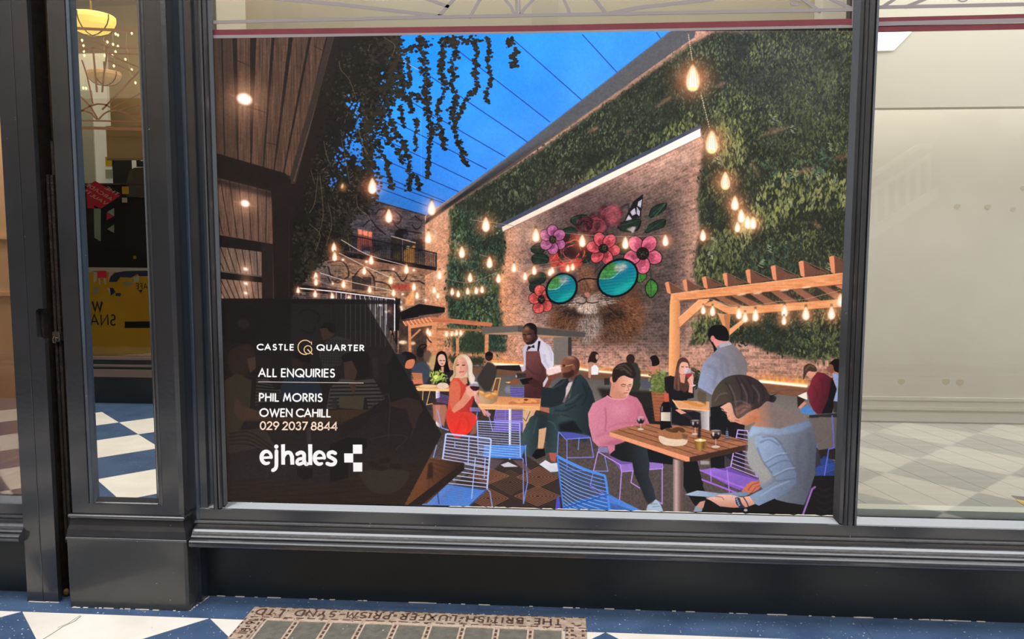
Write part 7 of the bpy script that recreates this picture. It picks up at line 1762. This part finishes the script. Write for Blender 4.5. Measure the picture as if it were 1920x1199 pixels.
decal([(100, 506), (330, 506), (330, 669), (100, 669)], 'film', M['mustard'], fm)
decal([(100, 501), (330, 503), (330, 511), (100, 510)], 'edge_strip', M['whitevinyl'], fm, 1)
decal([(205, 529), (207, 520), (216, 512), (235, 508.5), (330, 507), (330, 518), (262, 518), (258, 514), (246, 521), (226, 520), (219, 529)], 'sticker', M['navyvinyl'], fm, 2)
decal([(183, 508), (200, 508), (200, 521), (183, 521)], 'sticker', M['redvinyl'], fm, 2)
decal([(176, 508), (182, 508), (181, 528), (176, 530)], 'sticker', M['whitevinyl'], fm, 1); decal([(185, 522), (188, 522), (188, 534), (186, 534)], 'sticker', M['whitevinyl'], fm, 1); decal([(194, 522), (199, 522), (199, 534), (197, 534)], 'sticker', M['whitevinyl'], fm, 1)
decal([(205, 510), (214, 510), (206, 520), (203, 527)], 'sticker', M['whitevinyl'], fm, 1); decal([(206, 540), (212, 540), (217, 548), (208, 555)], 'sticker', M['navyvinyl'], fm, 2); decal([(201, 540), (206, 541), (211, 553), (208, 555)], 'sticker', M['whitevinyl'], fm, 1)
decal([(229, 531), (240, 527), (252, 532), (240, 537)], 'sticker', M['greyvinyl'], fm, 1); decal([(251, 520), (261, 518), (261, 528), (252, 530)], 'sticker', M['greyvinyl'], fm, 3); decal([(176, 540), (186, 538), (184, 550), (176, 552)], 'sticker', M['greyvinyl'], fm, 1); decal([(259, 545), (268, 543), (265, 550)], 'sticker', M['navyvinyl'], fm, 1); decal([(217, 550), (227, 550), (226, 556), (217, 555)], 'sticker', M['navyvinyl'], fm, 2)
decal([(234, 603.5), (330, 602), (330, 615), (234, 615.5)], 'dark_label', M['ink'], fm, 1)
dx, dz, lf = (-1, 0, 0), (0, 0, 1), (0, .0008, 0)
p0, p1 = opp(282, 541.5, YF), opp(281, 531.5, YF)
words('CAFE', opp(287, 542, YF+.0012), dx, dz, (p1-p0).length, .007, .3, 'letter', M['ink'], fm, lf)
cap = (opp(240, 591, YF)-opp(240, 610, YF)).length
words('SNA', opp(217, 610, YF+.0012), dx, dz, cap, .013, .3, 'letter', M['ink'], fm, lf)
words('W', opp(192, 583, YF+.0012), dx, dz, cap*.9, .02, .2, 'letter', M['ink'], fm, lf)
# sign sticker, an emblem of a red rhomb over a grey block letter
sg = thing('hexagon_sticker', tuple(opp(190, 370, YF)), 'red and grey cube shaped arcade sticker on the cafe glass, seen in the mirror', 'sticker')
decal([(163, 348), (179, 339.5), (226, 367), (190, 391), (164, 391), (162, 360)], 'red_face', M['redvinyl'], sg, 0)
decal([(176, 385), (189, 392), (189, 453), (177, 446)], 'grey_face', M['greyvinyl'], sg, 0); decal([(214, 390), (214, 406), (201, 398)], 'grey_face', M['greyvinyl'], sg, 0); decal([(200, 399), (213, 406), (200, 413)], 'red_face', M['redvinyl'], sg, 0); decal([(214, 421), (214, 437), (201, 430)], 'grey_face', M['greyvinyl'], sg, 0)
for t, q in (('THE', (219, 367)), ('ARCADE', (207, 376)), ('VAULTS', (198, 384.5))):
    o0 = opp(*q, YF+.0012)
    k_ = 12.6 if t == 'THE' else 10.4
    words(t, o0, opp(q[0]-k_*.86, q[1]-k_*.52, YF+.0012)-o0, opp(q[0]+5.4, q[1]-3.7, YF+.0012)-o0, 1.0, .17, .26, 'letter', M['pinkvinyl'], sg, lf)
# dark lower cafe wall and tan blind, white fittings, tags
struct(MB().box(-7, -2.2, YO-1.9, YO-1.8, 0, 4.32).build('wall_cafe', M['cafe_tan']), 'tan back wall of the cafe opposite')
ct = thing('cafe_counter', (-4.2, YO-.5, 0), 'dark cafe counter behind the opposite window, seen in the mirror', 'counter')
MB().box(-5.6, -3.0, YO-.6, YO-.3, 0, opp(240, 345, YO-.3).z).build('counter_body', M['cafe_dark'], ct)
MB().box(-5.65, -2.95, YO-.62, YO-.27, opp(240, 347, YO-.3).z, opp(240, 344, YO-.3).z).build('counter_edge', M['brownpaint'], ct)
q = [opp(*v, YO-.29) for v in ((272, 371), (238, 369), (237, 350), (243, 322), (252, 315), (300, 313), (300, 371))]
MB().prism([(v.x, v.z) for v in q], 'y', YO-.295, YO-.28).build('grey_hood', mat('grey hood', (86, 82, 76), .5), ct)
for (x0, y0, x1, y1), mm in (((229, 350, 241, 364), 'yellowtag'), ((229, 371, 238, 380), 'whitevinyl'), ((250, 480, 255, 486), 'yellowtag')):
    a, b = opp(x0, y1, YO-.275), opp(x1, y0, YO-.275)
    MB().box(a.x, b.x, YO-.279, YO-.275, a.z, b.z).build('label', M[mm], ct)
a, b = opp(196, 318, YO-1.2), opp(150, 20, YO-1.2)
wn = thing('lit_doorway', (-4.9, YO-1.2, 0), 'bright white doorway at the back of the cafe, seen in the mirror', 'doorway')
MB().box(opp(120, 300, YO-1.2).x, opp(206, 300, YO-1.2).x, YO-1.25, YO-1.2, 0, opp(190, 100, YO-1.2).z).build('opening', M['cafe_white'], wn)
MB().box(opp(150, 300, YO-1.19).x, opp(178, 300, YO-1.19).x, YO-1.2, YO-1.18, 0, opp(165, 170, YO-1.19).z).build('grey_pane', mat('grey pane', (196, 198, 194), .5), wn)
sh = thing('back_shelf', (-4.4, YO-1.4, 0), 'bright shelves of crockery at the back of the cafe, seen in the mirror', 'shelf')
a, b = opp(194, 346, YO-1.0), opp(300, 294, YO-1.0)
MB().box(a.x, b.x, YO-1.05, YO-1.0, a.z, b.z).build('back_panel', M['cafe_white'], sh)
for (x0, y0, x1, y1), mm in (((198, 294, 212, 312), 'yellowtag'), ((212, 300, 245, 345), 'cafe_dark'), ((256, 300, 262, 313), 'ink'), ((264, 302, 270, 313), 'ink'), ((198, 318, 208, 335), 'greyvinyl')):
    p, r = opp(x0, y1, YO-.98), opp(x1, y0, YO-.98)
    MB().box(p.x, r.x, YO-1.0, YO-.98, p.z, r.z).build('jar', M[mm], sh)
bl = thing('roller_blind', tuple(opp(240, 270, YO-.15)), 'tan roller blind half lowered in the cafe window, seen in the mirror', 'blind')
a, b = opp(201, 297, YO-.15), opp(330, 60, YO-.15)
MB().box(a.x, b.x, YO-.155, YO-.15, a.z, opp(240, 236, YO-.15).z).build('cloth', mat('blind cloth', (206, 176, 132), .8), bl)
MB().box(a.x, b.x, YO-.16, YO-.145, a.z-.02, a.z).build('hem_bar', M['cafe_tan'], bl)
# tracery of the cafe window
ot = thing('copper_tracery', tuple(opp(240, 140, YF)), 'copper coloured fan tracery at the top of the cafe window, seen in the mirror', 'window decoration')
KT = frame_of(130, 0, .2168)


def ostrip(pts, w=.014):
    P = [opp(*q, YF) for q in pts]
    MB().strip([(v.x, v.z) for v in P], w, lambda a, b, t: (a, YF+t, b), .004).build('tracery_bar', M['copper'], ot)


for pts, w in (([(60, 245), (330, 258), (620, 268)], .026), ([(80, 390), (150, 365), (220, 362), (290, 385), (335, 410)], .018), ([(90, 450), (140, 420), (200, 410), (260, 425), (310, 445)], .014), ([(335, 412), (620, 418)], .014), ([(335, 462), (620, 472)], .014), ([(328, 410), (320, 520), (300, 640), (285, 800)], .018), ([(205, 410), (215, 520), (228, 660), (240, 800)], .018), ([(110, 520), (150, 640), (180, 770), (205, 900)], .014),
               ([(340, 470), (480, 530), (640, 600)], .014), ([(335, 525), (480, 590), (560, 625)], .014), ([(285, 950), (450, 780), (640, 580)], .016), ([(370, 935), (500, 870), (650, 790)], .013), ([(430, 955), (540, 925), (650, 900)], .013), ([(520, 990), (650, 978)], .012), ([(60, 990), (130, 945), (190, 915), (250, 900), (310, 905), (370, 935)], .015), ([(255, 1035), (300, 985), (345, 962), (400, 955), (470, 970), (530, 1000), (560, 1040)], .014), ([(250, 1035), (190, 930), (110, 845), (60, 810)], .015), ([(240, 1035), (190, 980), (130, 960), (60, 960)], .014), ([(60, 1045), (350, 1048), (660, 1052)], .014), ([(60, 1105), (350, 1112), (660, 1120)], .028)):
    ostrip([KT(p) for p in pts], w)
struct(MB().box(-7, -2.2, YO-1.9, YO-.05, 4.3, 4.36).build('ceiling_cafe', M['cafe_tan']), 'tan ceiling of the cafe opposite')


def bowl_lamp(px_, py_, rpx, m, label, y):
    c = opp(px_, py_, y); r = (opp(px_+rpx, py_, y)-c).length
    t = thing('bowl_lamp', tuple(c), label, 'ceiling lamp')
    pr = [(.02*r, -.52*r), (.35*r, -.48*r), (.68*r, -.34*r), (.9*r, -.12*r), (1.0*r, .12*r), (1.0*r, .3*r), (.96*r, .34*r), (.3*r, .36*r), (.02*r, .36*r)]
    MB().lathe(pr, c, 28).build('bowl', m, t, smooth=False)
    for a in (.3, 1.6, 2.9, 4.2, 5.4):
        MB().tube([(c.x+(q*1.012+.002)*math.cos(a), c.y+(q*1.012+.002)*math.sin(a), c.z+z) for q, z in pr[:6]], .03*r, 5).build('strap', M['lampiron'], t)
    MB().tube([(c.x, c.y, c.z+.3*r), (c.x, c.y, c.z+1.0*r)], .05*r, 6).build('stem', M['lampiron'], t)


bowl_lamp(172, 44, 40, M['lamp'], 'glowing yellow bowl lamp under the cafe ceiling, seen in the mirror', YO-.62)
bowl_lamp(196, 145, 28, M['lamp_double'], 'dim peach bowl added for the reflected double of the cafe lamp, seen in the mirror', YO-.75)  # second bowl added to stand for the first lamp's reflected double
fy = thing('fairy_lights', tuple(opp(220, 70, YO-.05)), 'string of tiny warm fairy lights hanging in the cafe window, seen in the mirror', 'fairy lights')
wires = [((300, 320), (295, 350), (320, 370), (300, 400), (305, 480)), ((375, 285), (380, 380), (400, 400), (400, 450), (385, 480), (390, 530), (385, 570)), ((495, 285), (490, 400), (505, 440), (510, 510), (515, 580), (540, 600)), ((520, 610), (530, 650), (560, 680), (572, 715)), ((140, 690), (150, 760))]
for w_ in wires:
    MB().tube([opp(*KT(q), YO-.05) for q in w_], .0025, 4).build('wire', M['wire'], fy)
for i, q in enumerate([(330, 365), (400, 295), (420, 305), (305, 482), (378, 385), (420, 402), (400, 450), (372, 482), (385, 572), (485, 515), (540, 605), (572, 718), (540, 290), (110, 350), (122, 395), (125, 445), (130, 482), (145, 765), (120, 762)]):
    c = opp(*KT(q), YO-.05)
    MB().lathe([(.001, -.014), (.008, -.006), (.011, .004), (.004, .014)], c, 8).build('bulb', M['fairy'], fy)

# rest of the opposite side and upper walls, roof frame
for a, b, lab in ((-16, -6.42, 'pale wall left of the cafe'), (-2.48, -.32, 'shop window opposite'), (-.08, 2.28, 'shop window opposite'), (2.52, 6, 'shop window opposite')):
    w = struct(thing('window_5', ((a+b)/2, YO, .5)), 'shop window across the arcade')
    MB().box(a, b, YO-.009, YO-.004, oz(669), 4.28).build('pane', M['opp_glass'], w)
struct(MB().box(-2.4, 6, YO-1.7, YO-1.6, 0, 4.3).build('wall_opposite_back', M['cream']), 'cream back wall of the shops opposite')
struct(MB().box(-16, -7, YO-1.7, YO-1.6, 0, 4.3).build('wall_opposite_end', M['cream']))
struct(MB().box(OX0, OX1, YO-.2, YO+.03, 4.28, 4.6).build('wall_opposite_fascia', M['paint']), 'dark fascia over the shops opposite')
struct(MB().box(OX0, OX1, YO-.3, YO-.05, 4.6, 7.0).build('wall_opposite_upper', M['upper']))
struct(MB().box(-16, 6, -.06, .12, ZT, 3.7).build('wall_fascia', M['paint']), 'dark fascia board over this shop front')
struct(MB().box(-16, 6, .05, .25, 3.7, 7.0).build('wall_upper', M['upper']))
struct(MB().box(-16, -6.0, .0, .1, 0, ZT).build('wall_neighbour', M['riser']), 'dark shop fronts further along the arcade')
sr = thing('staircase', (3.2, YO-.9, 0), 'white staircase with balusters in a shop opposite, faintly mirrored in the right hand pane', 'staircase')


def refl(px_, py_, y):
    v = at(px_, py_, .012-y); return Vector((v.x, y, v.z))


ys = YO-.5
MB().tube([refl(1612, 345, ys), refl(1720, 275, ys), refl(1745, 275, ys)], .025, 6).build('handrail', M['stair'], sr); MB().tube([refl(1612, 375, ys), refl(1745, 290, ys)], .02, 6).build('rail', M['stair'], sr)
for i in range(7):
    x_ = 1622+i*20
    MB().tube([refl(x_, 366-i*12.6, ys), refl(x_, 430-i*12, ys)], .018, 6).build('baluster', M['stair'], sr)
MB().prism([(v.x, v.z) for v in (refl(1612, 440, ys), refl(1760, 350, ys), refl(1760, 372, ys), refl(1612, 462, ys))], 'y', ys-.04, ys).build('string_board', M['stair'], sr)
